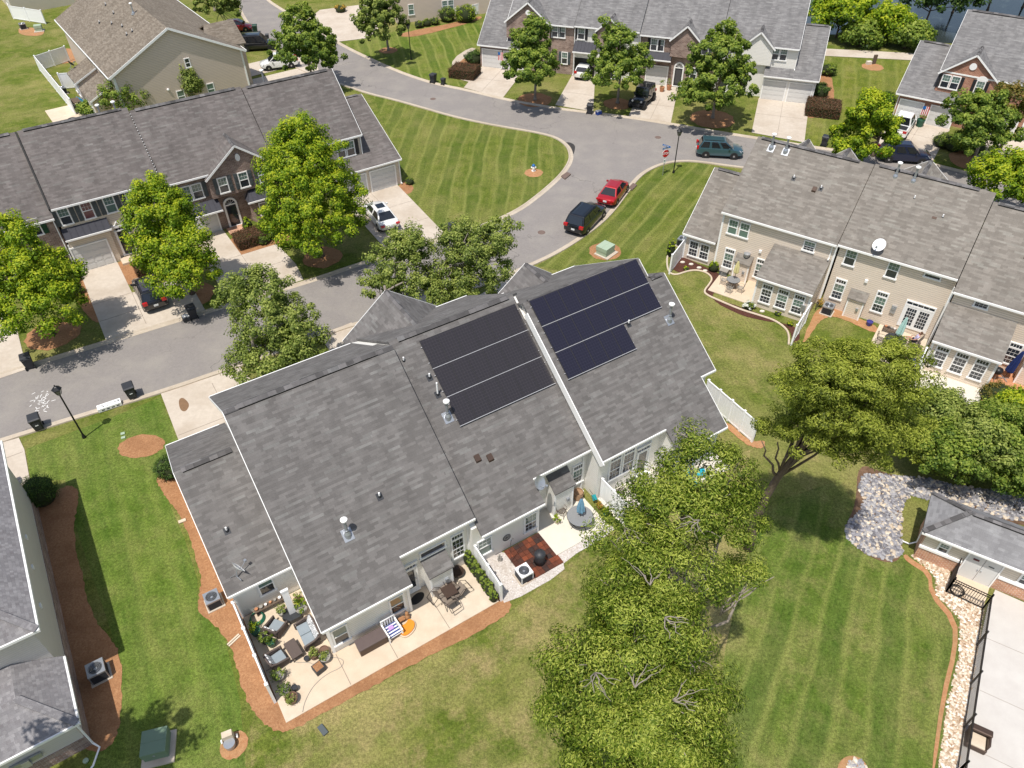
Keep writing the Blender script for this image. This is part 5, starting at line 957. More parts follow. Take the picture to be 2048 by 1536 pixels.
b = FC.w(17.0, 20.2); tree((b.x, b.y), 7.8, crown_at(b, [(945, 520, 4.4, 3.12, 3.12, 2.52), (990, 480, 5.8, 2.16, 2.16, 1.56), (910, 475, 6.2, 1.44, 1.44, 1.32), (930, 570, 3.2, 2.88, 2.88, 1.44)]), 'loose green street tree behind the solar roof, right of the pair', 'leaf_dull', 'street trees', **{**dk, 'ncl': 240})
b = G(628, 178); tree((b.x, b.y), 8.5, crown_at(b, [(610, 95, 5, 3.8, 3.8, 2.8), (600, 50, 7, 2.6, 2.6, 1.9), (640, 110, 4, 2.6, 2.6, 1.8)]), 'dark green tree rising behind the left row ridge beside the white car', 'leaf_mid', 'street trees', **{**dk, 'ncl': 220, 'size': .27})
street_tree(777, 101, [(762, 50, 4.4, 3.6, 3.6, 2.5), (755, 15, 6.5, 2.6, 2.6, 2.0)], 'green tree on the striped lawn by the top lamp', 'leaf_dull', **{**dk, 'size': .27, 'ncl': 170})
street_tree(1070, 200, [(1062, 135, 4.6, 3.3, 3.3, 2.4), (1060, 85, 6.8, 2.2, 2.2, 1.9), (1072, 55, 8.4, 1.2, 1.2, 1.1)], 'green tree in front of the far row, left of the open garage', 'leaf_mid', **{**dk, 'size': .26, 'ncl': 190})
street_tree(1235, 206, [(1228, 140, 4.4, 3.3, 3.3, 2.2), (1230, 90, 6.6, 2.3, 2.3, 2.0), (1212, 55, 8.4, 1.0, 1.0, 1.1), (1275, 115, 5, 1.9, 1.9, 1.3)], 'green tree in front of the far row beside the black jeep', 'leaf_mid', **{**dk, 'size': .26, 'ncl': 190})
street_tree(1425, 236, [(1430, 165, 4.6, 4.2, 4.2, 2.5), (1440, 110, 7, 3.0, 3.0, 2.2), (1450, 70, 8.8, 1.7, 1.7, 1.2), (1400, 195, 3.8, 2.6, 2.6, 1.4)], 'broad green tree in front of the far row by its right double garage', 'leaf_mid', **{**dk, 'size': .27, 'ncl': 270})
b = G(1745, 312); tree((b.x, b.y), 8, crown_at(b, [(1735, 265, 4.2, 2.9, 2.9, 2.1), (1740, 225, 6.4, 1.9, 1.9, 1.8), (1700, 300, 3.0, 1.7, 1.7, 1.2)]), 'bright lime maple rising behind the right row beside the white pickup', 'leaf_lime', 'street trees', **{**mk, 'size': .24, 'ncl': 150})
street_tree(1945, 322, [(1965, 240, 4.7, 3.6, 3.6, 2.4), (1940, 225, 5.6, 2.3, 2.3, 1.8), (1960, 280, 3.4, 2.9, 2.9, 1.5)], 'green tree with a mulch ring in front of the red brick house', 'leaf_mid', **{**dk, 'size': .25, 'ncl': 210})
b = G(2000, 300); c_, n_, t_ = clumps(crown_at(b, [(2015, 205, 6.0, 2.3, 2.3, 1.7)]), 55, .5, 70, .5); e = empty('rusting_tree', (b.x, b.y, 0), 0, 'rust-tinged tree crown against the red brick house at the right edge', 'tree', 'street trees'); leaf_mesh('crown', 'leaf_rust', c_, n_, t_, .24, .6, e); q_ = MB(); limb(q_, (0, 0, 0), (0, 0, 6), .14, .05); q_.build('trunk', 'bark', e, smooth=True)
b = G(2060, 395); tree((b.x, b.y), 7, crown_at(b, [(2010, 360, 3.8, 3.2, 3.2, 2.0), (2060, 350, 4.5, 3, 3, 2.2)]), 'green maple at the right edge above the right row ridge', 'leaf_lime', 'street trees', **{**mk, 'size': .24, 'ncl': 140})
b = G(430, 22); tree((b.x, b.y), 6.5, crown_at(b, [(430, 5, 4, 3.0, 3.0, 2), (455, 18, 3.2, 2.0, 2.0, 1.2)]), 'small pale tree at the top edge behind the tan house', 'leaf_dull', 'street trees', **{**dk, 'size': .28, 'ncl': 90})
# pine with a leaning trunk
pb = G(1496, 1098); e = empty('pine_tree', (pb.x, pb.y, 0), 0, 'leaning pine with a bare curved trunk and a broad olive crown over the lawn', 'pine tree')
q_ = MB(); P = [(1496, 1098, 0), (1508, 1050, 1.7), (1528, 1000, 3.6), (1555, 955, 5.6), (1590, 912, 7.8), (1640, 850, 10.8), (1690, 790, 13.2)]; pts = [G(*p) - pb for p in P]; pts = [Vector(p) for p in pts]; q_.tube([p for p in (lambda s_: [Vector(a) for a in s_])([pts[0]] + [pts[i].lerp(pts[i + 1], t) for i in range(6) for t in (.5, 1)])], .27, 10, .09); q_.build('trunk', 'bark', e, smooth=True)
ce = crown_at(pb, [(1650, 858, 10.7, 1.86, 1.68, 1.02), (1700, 808, 12.1, 2.65, 2.31, 1.36), (1750, 748, 14.0, 2.09, 1.85, 1.33), (1670, 748, 13.7, 1.94, 1.78, 1.15), (1780, 838, 11.7, 1.66, 1.50, 1.10), (1720, 878, 10.2, 1.94, 1.52, 1.02), (1600, 778, 12.4, 1.40, 1.23, 0.82), (1555, 848, 9.1, 0.94, 0.85, 0.66)])
q_ = MB()
for el in ce:
    for j in range(3): p = pts[3 + j]; limb(q_, p, (el[0] + random.uniform(-1, 1), el[1] + random.uniform(-1, 1), el[2] + random.uniform(-.3, .4)), .08, .02, .15)
limb(q_, pts[3], (lambda g_: (g_.x, g_.y, g_.z))(G(1555, 885, 8.9) - pb), .07, .03, .1); q_.build('limbs', 'bark', e, smooth=True)
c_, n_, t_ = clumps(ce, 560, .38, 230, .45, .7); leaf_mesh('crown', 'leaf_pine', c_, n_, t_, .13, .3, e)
# large willow oak in the foreground
ob = G(1300, 1500); e = empty('oak_tree', (ob.x, ob.y, 0), 0, 'large foreground oak with narrow drooping leaves and bare grey twigs', 'oak tree')
ce = crown_at(ob, [(1278, 1430, 9.8, 3.05, 2.75, 2.22), (1208, 1340, 11.1, 1.80, 1.71, 1.58), (1320, 1390, 10.3, 1.56, 1.56, 1.70), (1288, 1270, 12.1, 1.95, 1.77, 1.57), (1338, 1150, 12.4, 2.03, 1.68, 1.46), (1258, 1080, 12.1, 1.51, 1.33, 1.17), (1368, 1040, 12.9, 2.02, 1.67, 1.35), (1408, 960, 13.7, 1.73, 1.39, 1.14), (1308, 990, 13.2, 1.22, 1.04, 0.96), (1458, 1040, 12.4, 1.41, 1.32, 0.97), (1383, 885, 14.5, 0.77, 0.68, 0.66), (1503, 1150, 10.0, 1.01, 0.92, 0.70), (1340, 1520, 8.2, 1.83, 1.59, 1.55), (1253, 1540, 7.9, 2.32, 2.07, 1.45), (1153, 1420, 9.2, 1.23, 1.11, 1.12), (1258, 1180, 11.1, 1.44, 1.17, 1.19)])
q_ = MB(); limb(q_, (0, 0, 0), (-.1, .2, 7.4), .36, .22, .06, 7); q_.lathe((0, 0, -.05), [(.62, 0), (.45, .3), (.36, .7)], 10); q_.build('trunk', 'bark', e, smooth=True); q_ = MB()
for el in ce:
    s0 = Vector((-.1, .2, random.uniform(3.8, 7.2))); q = Vector(el[:3]); limb(q_, s0, q, .10, .035, .25, 6)
    for j in range(5):
        a = q + Vector((random.uniform(-1, 1) * el[3], random.uniform(-1, 1) * el[4], random.uniform(.2, 1.0) * el[5])) * .8; limb(q_, s0.lerp(q, random.uniform(.6, 1)), a, .045, .012, .1, 4)
q_.build('limbs', 'bark_grey', e, smooth=True)
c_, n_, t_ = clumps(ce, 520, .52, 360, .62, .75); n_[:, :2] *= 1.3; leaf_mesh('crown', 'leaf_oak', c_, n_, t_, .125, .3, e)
q_ = Many()
for px, py, z in ((1190, 1345, 12.7), (1330, 1235, 14.0), (1370, 1300, 12.3), (1270, 1375, 12.7), (1300, 1170, 13.5), (1250, 1055, 13.5), (1420, 1180, 12.7), (1400, 1040, 14.4), (1180, 1400, 10.8), (1345, 1400, 12.1)):
    a = G(px, py, z) - ob; d = random.uniform(0, 2 * PI)
    w_ = MB(); q_.l.append(w_)
    for j in range(4): b = a + Vector((math.cos(d + j * .5) * .7, math.sin(d + j * .5) * .7, random.uniform(-.2, .35))); limb(w_, a, b, .022, .008, .07, 4); limb(w_, a.lerp(b, .5), b + Vector((random.uniform(-.4, .4), random.uniform(-.4, .4), .1)), .012, .005, .05, 3)
q_.build('bare_twigs', 'bark_grey', e, smooth=True)
# tree beyond the lower left house: only its shade reaches the lawn
tree((-19.6, 8.6), 15, [(0, 0, 12.2, 2.4, 2.0, 1.7), (1.5, 1.4, 11.6, 1.6, 1.4, 1.1), (-1.4, -.8, 12.6, 1.6, 1.6, 1.2)], 'tall tree past the lower left corner casting shade over the transformer box', 'leaf_mid', None, ncl=110, rcl=.5, nl=80, size=.24, trunk=.2)
# thicket on the creek bank
for i, (px, py, z, r, mat, lab) in enumerate(((1908, 905, 2.9, 2.0, 'leaf_mid', 'dark green bank tree at the left end of the creek thicket'), (1966, 885, 3.2, 2.2, 'leaf_dull', 'round green bank tree in the middle of the creek thicket'), (2030, 872, 3.4, 2.3, 'leaf_mid', 'tall green tree in the creek thicket at the right edge'), (2040, 935, 2.3, 1.7, 'leaf_mid', 'low green bank tree over the boulders at the right edge'), (1886, 815, 3.0, 1.5, 'leaf_dull', 'grey green wispy tree in front of the white patio'), (1985, 842, 2.6, 1.4, 'leaf_mid', 'dense green shrub tree right of the wispy one'), (1852, 885, 2.6, 1.5, 'leaf_pine', 'olive green bank tree next to the pine crown'), (2036, 818, 2.8, 1.35, 'leaf_lime', 'bright lime shrub tree by the terracotta patio'))):
    b = G(px, py + 46, 0); tree((b.x, b.y), z * 1.4, crown_at(b, [(px, py, z, r, r, r * .75), (px + 22, py + 18, z * .7, r * .75, r * .75, r * .5), (px - 20, py + 18, z * .7, r * .7, r * .7, r * .5)]), lab, mat, 'trees on the creek bank', 'bank_tree', ncl=120, rcl=.4, nl=125, size=.16, trunk=.09, surf=.45)
# far vegetation by the pond
for i, (px, py, r, z, mat, lab) in enumerate(((1672, 75, 4.4, 3.2, 'leaf_lime', 'yellow green bush by the pond behind the far row'), (1765, 85, 2.8, 2.6, 'leaf_lime', 'round green bush on the pond edge between the two roofs'), (1715, 92, 2.0, 1.6, 'leaf_mid', 'low bush on the pond edge left of the round bush'), (1808, 96, 2.4, 1.8, 'leaf_mid', 'low bush on the pond edge right of the round bush'), (1850, 50, 5.5, 5, 'leaf_dark', 'dark tree on the pond bank at the top right'), (1905, 25, 5.5, 6, 'leaf_mid', 'tall green tree at the top right above the brick house'), (1975, 20, 6, 6, 'leaf_dark', 'dark tree behind the brick house roof'), (2045, 15, 6, 6.5, 'leaf_mid', 'green tree at the top right corner'))):
    b = G(px, py); tree((b.x, b.y), z * 1.5, [(0, 0, z, r, r, z * .75), (r * .5, -.5, z * .7, r * .7, r * .7, z * .5), (-r * .5, .5, z * .8, r * .6, r * .6, z * .5)], lab, mat, 'trees along the pond', 'pond_tree', ncl=130, rcl=.75, nl=85, size=.38, trunk=.14, surf=.55, branch=5)
for px, py, r, z, mat, lab in ((262, 232, 2.6, 2.6, 'leaf_mid', 'round crepe myrtle behind the left row ridge by the tan gable'), (392, 205, 1.2, 2.6, 'leaf_dull', 'small bush at the tan gable wall right of the crepe myrtle'), (200, 218, 2.0, .8, 'leaf_mid', 'low green shrub below the white fence by the blue kayak')):
    b = G(px, py + 8); tree((b.x, b.y), z * 1.5, [(0, 0, z, r, r, z * .7), (r * .5, 0, z * .8, r * .6, r * .6, z * .5)], lab, mat, 'shrubs behind the left row', 'shrub', ncl=70, rcl=.5, nl=70, size=.22, trunk=.06, surf=.5, cat='shrub', branch=5)
# clipped shrubs and hedges
bush(90, 1000, 1.02, 1.75, 'large clipped dark holly at the corner of the lower left house', 'leaf_dark', n=5200, size=.07); bush(344, 948, .85, 1.3, 'dark clipped shrub at the front corner of the left garage wing', 'leaf_dark', n=3000)
for px, py, l in ((503, 489, 'small round boxwood nearest the arched doorway'), (528, 487, 'round boxwood in front of the pair by the bay window'), (520, 468, 'boxwood tight against the bay window'), (545, 476, 'round boxwood half under the largest maple'), (150, 562, 'upper round boxwood beside the left driveway'), (156, 588, 'lower round boxwood beside the left driveway')): bush(px, py, .55, .85, l, 'leaf_box', 'boxwoods before the left row', 'boxwood', 1500)
bush(498, 462, .5, 1.2, 'spiky yellow green plant beside the arched doorway', 'leaf_lime', None, 'yucca', 500, .16, 'plant')
hedge(FLt, -24.6, -21.1, -2.85, -1.35, .85, 'russet clipped hedge before the pedimented doorway', 'leaf_hedge'); hedge(FLt, -16.55, -14.0, -3.2, -1.35, .95, 'russet clipped hedge below the arched doorway steps', 'leaf_hedge')
h_ = FT.loc(G(936, 150)); hedge(FT, h_[0] - 1.9, h_[0] + 1.4, h_[1] - 1.7, h_[1] + 1.0, 1.1, 'russet clipped hedge at the left end of the far row', 'leaf_hedge', dens=260, size=.12); h_ = FT.loc(G(1640, 225)); hedge(FT, h_[0] - 1.6, h_[0] + 2.0, h_[1] - 1.6, h_[1] + 1.6, 1.1, 'russet clipped hedge at the right end of the far row', 'leaf_hedge', dens=260, size=.12)
bush(948, 128, 1.2, 1.6, 'green rounded shrub behind the left russet hedge', 'leaf_dark', n=1500, size=.14); bush(1637, 196, 1.1, 1.6, 'green rounded shrub behind the right russet hedge', 'leaf_dark', n=1500, size=.14); bush(1768, 212, 1.2, 1.4, 'dark round shrub at the corner of the brick garage', 'leaf_dark', n=1500, size=.14)
bush(1655, 150, 1.0, 1.3, 'loose shrub along the far row end wall', 'leaf_mid', n=900, size=.16)
for px, py, l in ((838, 55, 'first small shrub from the left along the brown house wall'), (854, 52, 'second small shrub along the brown house wall'), (870, 49, 'third small shrub along the brown house wall')): bush(px, py, .7, .9, l, 'leaf_mid', 'small shrubs at the brown house', n=500, size=.14)
bush(932, 42, 1.7, 2.0, 'bright round shrub before the white railing', 'leaf_lime', n=1500, size=.16); bush(895, 42, 1.3, 1.8, 'dark upright shrub left of the bright one', 'leaf_mid', n=1000, size=.16); bush(820, 368, .45, .6, 'small shrub in the bed at the garage corner', 'leaf_mid', n=500)
for px, py, r, l in ((1885, 292, 1.2, 'green shrub left of the tree by the brick house path'), (1905, 300, 1.0, 'second green shrub by the brick house path'), (1945, 305, 1.2, 'green shrub behind the mulch ring trunk')): bush(px, py, r, 1.2, l, 'leaf_mid', 'shrubs by the brick house path', n=1100, size=.13)
bush(682, 24, .9, .9, 'golden grass clump beside the top driveway', 'leaf_gold', None, 'grass_clump', 500, .2, 'grass clump')
k_ = 0
for v in np.linspace(1.75, -1.75, 9): k_ += 1; p = FC.w(7.95, v); bush(0, 0, .26, 1.35 - .03 * k_, 'narrow arborvitae in the row along the white patio divider', 'leaf_mid', 'arborvitae row', 'arborvitae', 800, .075, 'shrub', loc=p)
bush(1426, 541, .5, .8, 'leafy green plant at the corner of the first rear patio', 'leaf_lime', n=450, size=.12, name='plant', cat='plant'); bush(1340, 512, .4, 1.5, 'bright vine on the outer face of the short white fence', 'leaf_lime', n=500, size=.13, name='vine', cat='vine')
e = bush(1497, 617, .42, .5, 'white flowering mound at the sunroom corner', 'leaf_mid', n=300, name='flower_mound', cat='flowers'); MT['petal'] = leafmat('white_petals', (.6, .6, .6), (.8, .8, .78), (.95, .95, .92), .2); q = clumps([(0, 0, .3, .42, .42, .25)], 14, .14, 40, .9); leaf_mesh('blossom', 'petal', *q, .1, .8, e)
for px, py, l in ((1372, 539, 'low yellow green clump in the dark bed near the short fence'), (1580, 650, 'low green clump near the end of the dark bed'), (1555, 630, 'tiny green clump below the sunroom windows')): bush(px, py, .28, .25, l, 'leaf_lime', None, 'groundcover_clump', 200, .09, 'plant')
bush(1993, 800, 1.3, 1.0, 'red tinged shrub at the edge of the terracotta patio', 'leaf_rust', n=900, size=.12)
# ================================================================== creek stones and pebbles
def inside(p, poly):
    c = False; j = len(poly) - 1
    for i in range(len(poly)):
        if (poly[i][1] > p[1]) != (poly[j][1] > p[1]) and p[0] < (poly[j][0] - poly[i][0]) * (p[1] - poly[i][1]) / (poly[j][1] - poly[i][1]) + poly[i][0]: c = not c
        j = i
    return c
ICO = [(0, 0, 1), (.89, 0, .45), (.28, .85, .45), (-.72, .53, .45), (-.72, -.53, .45), (.28, -.85, .45), (.72, .53, -.45), (-.28, .85, -.45), (-.89, 0, -.45), (-.28, -.85, -.45), (.72, -.53, -.45), (0, 0, -1)]
ICF = [(0, 1, 2), (0, 2, 3), (0, 3, 4), (0, 4, 5), (0, 5, 1), (1, 6, 2), (2, 7, 3), (3, 8, 4), (4, 9, 5), (5, 10, 1), (6, 7, 2), (7, 8, 3), (8, 9, 4), (9, 10, 5), (10, 6, 1), (11, 7, 6), (11, 8, 7), (11, 9, 8), (11, 10, 9), (11, 6, 10)]
def stones(name, mat, px, n, r0, r1, label, cat, bias=1.0, wp=None):
    poly = wp or world_poly(px); xs = [p[0] for p in poly]; ys = [p[1] for p in poly]; V = []; F_ = []; T_ = []; k = 0; tries = 0
    while k < n and tries < n * 30:
        tries += 1; p = (random.uniform(min(xs), max(xs)), random.uniform(min(ys), max(ys)))
        if not inside(p, poly): continue
        r = r0 + (r1 - r0) * random.random() ** 2.2; a = random.random() * PI; sx, sy, sz = r * random.uniform(.8, 1.3), r * random.uniform(.6, 1.0), r * random.uniform(.4, .7); t = random.random() ** bias; o = len(V)
        for q in ICO: x, y, z = q[0] * sx * random.uniform(.8, 1.15), q[1] * sy * random.uniform(.8, 1.15), q[2] * sz; V.append((p[0] + x * math.cos(a) - y * math.sin(a), p[1] + x * math.sin(a) + y * math.cos(a), max(0, z + sz * .45))); T_.append(t)
        F_ += [tuple(i + o for i in f) for f in ICF]; k += 1
    me = bpy.data.meshes.new(name); me.from_pydata(V, [], F_); me.materials.append(MT[mat]); o = bpy.data.objects.new(name, me); COL.objects.link(o); tint_obj(o, T_); return tag(o, label, cat, kind='stuff')
creek = [(1728, 948), (1800, 952), (1860, 958), (1900, 968), (1960, 978), (2070, 990), (2200, 1000), (2200, 1052), (2060, 1044), (1960, 1030), (1880, 1005), (1822, 992), (1806, 1010), (1801, 1060), (1804, 1108), (1780, 1122), (1735, 1110), (1692, 1078), (1692, 1048), (1722, 1020), (1728, 1000), (1716, 975)]
stones('creek_stones', 'rock', creek, 8000, .05, .16, 'grey and tan riprap stones lining the creek bed', 'stones', 1.1)
stones('river_pebbles', 'pebst', [(1824, 1112), (1850, 1113), (1900, 1140), (1898, 1178), (1968, 1217), (1915, 1545), (1876, 1545), (1895, 1400), (1918, 1310), (1920, 1240), (1872, 1188), (1868, 1150), (1838, 1125)], 3200, .04, .095, 'tan river pebbles in the strip along the pool fence', 'pebbles')
stones('white_pebbles', 'white', None, 700, .02, .045, 'loose white stones around the tiled deck', 'pebbles', wp=fpoly(FC, [(8.35, -1.9), (10.3, -1.9), (10.3, -.1), (8.4, .5)])); stones('garden_stones', 'rock', [(1690, 1545), (1695, 1524), (1712, 1518), (1730, 1530), (1735, 1560)], 90, .05, .15, 'small stone pile ringed with clay at the bottom edge', 'stones', .5)
# ================================================================== vehicles
def carpaint(name, c, metal=.25, rough=.28): x = NT(name, rough, metal, .5); x.col(c); x.b.inputs['Coat Weight'].default_value = 1; x.b.inputs['Coat Roughness'].default_value = .03; return x.m
MT['tyre'] = plain('tyre_rubber', (.018, .018, .018), .85); MT['rim'] = plain('alloy_rim', (.5, .5, .52), .3, .8); MT['rim_black'] = plain('black_rim', (.03, .03, .03), .4, .4); MT['head'] = plain('headlight_lens', (.6, .62, .65), .08, .2, .8); MT['tail'] = plain('taillight_lens', (.45, .01, .012), .15, spec=.7); MT['cglass'] = plain('car_glass', (.012, .014, .018), .03, spec=1, var=.1); MT['plate'] = plain('licence_plate', (.7, .72, .72), .5); MT['btrim'] = plain('black_car_trim', (.02, .02, .022), .6)
def car(px, py, deg, kind, paint, label, L_=4.7, W_=1.82, Hh=1.45, rim='rim', group='parked cars', cat='car', name='parked_car', loc=None, roof_mat=None):
    """x forward. Lower body and cabin are lofted from cross sections; glass sits in the cabin's openings"""
    c = loc or G(px, py); e = empty(name, (c.x, c.y, .03), math.radians(deg), label, cat, group); hw = W_ / 2; hl = L_ / 2; R_ = .33 if kind != 'jeep' else .42
    if kind == 'sedan': st = [(-hl, .60, .52, .60), (-hl + .05, .78, .42, .80), (-hl + .22, .93, .36, .90), (-hl + .6, 1.0, .25, .93), (-1.3, 1.0, .2, .94), (0, 1.0, .2, .92), (1.0, 1.0, .2, .90), (hl - .9, .98, .22, .82), (hl - .35, .90, .25, .71), (hl - .1, .72, .32, .62), (hl, .48, .38, .52)]; cab = (-hl + .62, -hl + 1.35, .48, 1.3); 
    elif kind in ('suv', 'jeep', 'hatch'): st = [(-hl, .70, .45, .80), (-hl + .07, .90, .38, .96), (-hl + .25, .97, .32, 1.0), (-hl + .6, 1.0, .26, 1.03), (-1.0, 1.0, .24, 1.03), (0, 1.0, .24, 1.02), (1.0, 1.0, .24, 1.0), (hl - .8, .98, .26, .94), (hl - .3, .90, .3, .85), (hl - .08, .74, .36, .72), (hl, .52, .4, .62)]; cab = (-hl + .16, -hl + .55, .42, 1.28)
    else: st = [(-hl, .95, .45, .90), (-hl + .05, .98, .42, .95), (-1.0, 1.0, .35, .96), (0, 1.0, .3, .98), (1.0, 1.0, .3, 1.0), (hl - .7, 1.0, .34, .98), (hl - .15, .96, .36, .88), (hl, .88, .4, .72)]; cab = (-.95, -.75, .7, 1.42)
    if kind == 'jeep': st = [(-hl + .25, .90, .55, 1.0), (-1.0, .92, .5, 1.05), (.3, .90, .5, 1.06), (.7, .78, .55, 1.08), (hl - .35, .72, .6, 1.04), (hl - .2, .68, .66, .98)]; cab = (-hl + .27, -hl + .36, .25, .55)
    b = MB(); rings = []
    for x, wf, zb, zt in st:
        w_ = hw * wf; zm = zb + (zt - zb) * .55; rings.append([(x, -w_ * .86, zb), (x, -w_ * .99, zb + .08), (x, -w_, zm), (x, -w_ * .95, zt - .06), (x, -w_ * .80, zt), (x, 0, zt + .03), (x, w_ * .80, zt), (x, w_ * .95, zt - .06), (x, w_, zm), (x, w_ * .99, zb + .08), (x, w_ * .86, zb)])
    n = 11; vs = [p for r in rings for p in r]; fs = [(i * n + j, i * n + (j + 1) % n, (i + 1) * n + (j + 1) % n, (i + 1) * n + j) for i in range(len(rings) - 1) for j in range(n)] + [tuple(range(n)), tuple(range((len(rings) - 1) * n, len(rings) * n))[::-1]]
    b.add(vs, fs); body = b.build('body', paint, e, smooth=True); body.data.polygons.foreach_set('use_smooth', [True] * len(body.data.polygons)); q = body.modifiers.new('es', 'EDGE_SPLIT'); q.split_angle = math.radians(38)
    # cabin
    x0, x1, x2, x3 = cab; zb = (.93 if kind == 'sedan' else 1.0) - .05; zt = Hh; wb_, wt = hw * .92, hw * (.64 if kind == 'sedan' else .74)
    if kind == 'jeep': wb_, wt = hw * .88, hw * .82; x2, x3 = .35, .62
    if kind == 'pickup': x2, x3 = .75, 1.45
    B0, B1, T0, T1 = (x0, zb), (x3, zb), (x1, zt), (x2, zt); k_ = MB(); k_.add([(x0, -wb_, zb), (x3, -wb_, zb), (x3, wb_, zb), (x0, wb_, zb), (x1, -wt, zt), (x2, -wt, zt), (x2, wt, zt), (x1, wt, zt), (x1 + .15, -wt * .55, zt + .05), (x2 - .15, -wt * .55, zt + .04), (x2 - .15, wt * .55, zt + .04), (x1 + .15, wt * .55, zt + .05)], [(0, 1, 5, 4), (1, 2, 6, 5), (2, 3, 7, 6), (3, 0, 4, 7), (4, 5, 9, 8), (5, 6, 10, 9), (6, 7, 11, 10), (7, 4, 8, 11), (8, 9, 10, 11)])
    k_.build('cabin', roof_mat or paint, e, bevel=.06)
    def pane(nm, P4, sh, off=.012):
        P4 = [Vector(p) for p in P4]; c_ = sum(P4, Vector()) / 4; nrm = (P4[1] - P4[0]).cross(P4[3] - P4[0]).normalized(); g_ = MB(); Q = [c_ + (p - c_) * sh + nrm * off for p in P4]; g_.face(*Q); g_.build(nm, 'cglass', e)
    pane('windscreen', [(x3, -wb_, zb + .04), (x3, wb_, zb + .04), (x2, wt, zt), (x2, -wt, zt)], .86, .016); pane('rear_window', [(x0, wb_, zb + .04), (x0, -wb_, zb + .04), (x1, -wt, zt), (x1, wt, zt)], .84, .016)
    for s in (-1, 1):
        nd = 2 if kind in ('sedan', 'pickup') else 3
        for i in range(nd):
            f0, f1 = i / nd + .02, (i + 1) / nd - .02; bx = lambda f: x0 + (x3 - x0) * f; tx = lambda f: x1 + (x2 - x1) * f; P4 = [(bx(f0), s * wb_, zb + .08), (bx(f1), s * wb_, zb + .08), (tx(f1), s * wt, zt - .02), (tx(f0), s * wt, zt - .02)]
            if s > 0: P4 = [P4[1], P4[0], P4[3], P4[2]]
            pane('side_window', P4, .86, .014)
    if kind == 'pickup':
        m_ = MB(); m_.box(-hl + .12, -1.05, -hw * .82, hw * .82, .97, .99); m_.build('truck_bed', 'btrim', e); m_ = MB(); m_.box(-hl + .1, -1.0, -hw * .93, -hw * .82, .95, 1.16).box(-hl + .1, -1.0, hw * .82, hw * .93, .95, 1.16).box(-hl + .02, -hl + .12, -hw * .93, hw * .93, .95, 1.16); m_.build('bed_side', paint, e)
    wx = (hl - .92, -hl + .95) if kind != 'jeep' else (hl - .62, -hl + .75)
    m_ = MB()
    for x in wx:
        for s in (-1, 1): m_.cyl((x, s * (hw * .70), R_), (x, s * (hw + .004), R_), R_ * 1.16, n=20)
    if kind == 'jeep': m_.box(hl - .22, hl - .05, -hw * .8, hw * .8, .5, .68); m_.box(-hl + .1, -hl + .26, -hw * .8, hw * .8, .5, .68); m_.cyl((-hl + .1, .1, 1.0), (-hl + .32, .1, 1.0), .4, n=18)
    m_.box(-hl + .3, hl - .3, -hw * .86, hw * .86, .2, .34); m_.build('wheel_arch', 'btrim', e)
    wp = None
    for x in wx:
        for s in (-1, 1):
            if wp is None:
                t_ = MB(); t_.ring((0, 0, 0), R_ * .80, R_ * .26, 24, 8, 'y'); wp = t_.build('wheel', 'tyre', e, smooth=True, loc=(x, s * (hw - .07), R_)); r_ = MB(); r_.cyl((0, -.10, 0), (0, .10, 0), R_ * .3, n=12); r_.cyl((0, -.05, 0), (0, .05, 0), R_ * .62, n=18)
                for a in range(5): an = 2 * PI * a / 5; r_.beam((0, 0, 0), (math.cos(an) * R_ * .64, 0, math.sin(an) * R_ * .64), .2, .07, (0, 1, 0)) if abs(math.cos(an)) < 2 else None
                r_.build('rim', rim, wp)
            else: place(wp, e, (x, s * (hw - .07), R_))
    for s in (-1, 1):
        yy = hw * .62; zf = (.60 if kind == 'sedan' else .76); m_ = MB(); m_.add([(hl - .42, s * hw * .90, zf + .07), (hl - .06, s * hw * .60, zf + .0), (hl - .03, s * hw * .58, zf - .10), (hl - .30, s * hw * .94, zf - .06), (hl - .5, s * hw * .80, zf + .12)], [(0, 1, 2, 3), (0, 4, 1)]) if kind != 'jeep' else m_.cyl((hl - .24, s * .5, .9), (hl - .14, s * .5, .9), .11, n=14); m_.build('headlight', 'head', e)
        m_ = MB(); zz = .72 if kind == 'sedan' else .86; m_.box(-hl - .015, -hl + .18, min(s * hw * .55, s * hw * .93), max(s * hw * .55, s * hw * .93), zz - .02, zz + (.14 if kind == 'sedan' else .24)); m_.build('taillight', 'tail', e, bevel=.02)
        m_ = MB(); xm = x3 - .45; m_.box(xm - .08, xm + .08, min(s * (wb_ + .02), s * (wb_ + .2)), max(s * (wb_ + .02), s * (wb_ + .2)), zb + .05, zb + .19); m_.build('mirror', 'btrim' if paint == 'p_black' or kind == 'jeep' else paint, e, bevel=.02)
    m_ = MB(); m_.box(-hl - .03, -hl + .02, -.16, .16, .62, .76); m_.build('licence_plate', 'plate', e)
    m_ = MB(); m_.box(hl - .1, hl + .012, -hw * .42, hw * .42, .42, .56); m_.build('grille', 'btrim', e)
    if kind == 'suv':
        m_ = MB()
        for s in (-1, 1): m_.beam((x1 + .1, s * wt * .9, zt + .08), (x2 - .2, s * wt * .9, zt + .08), .04, .04)
        m_.build('roof_rail', 'btrim', e)
    return e
MT['p_red'] = carpaint('paint_red', (.42, .008, .014)); MT['p_black'] = carpaint('paint_black', (.008, .009, .013)); MT['p_teal'] = carpaint('paint_teal', (.05, .115, .145), .4); MT['p_white'] = carpaint('paint_white', (.78, .78, .76), 0); MT['p_navy'] = carpaint('paint_navy', (.008, .014, .045)); MT['p_char'] = carpaint('paint_charcoal', (.02, .021, .025)); MT['p_grey'] = plain('sunroof_glass', (.05, .05, .07), .06, spec=.9)
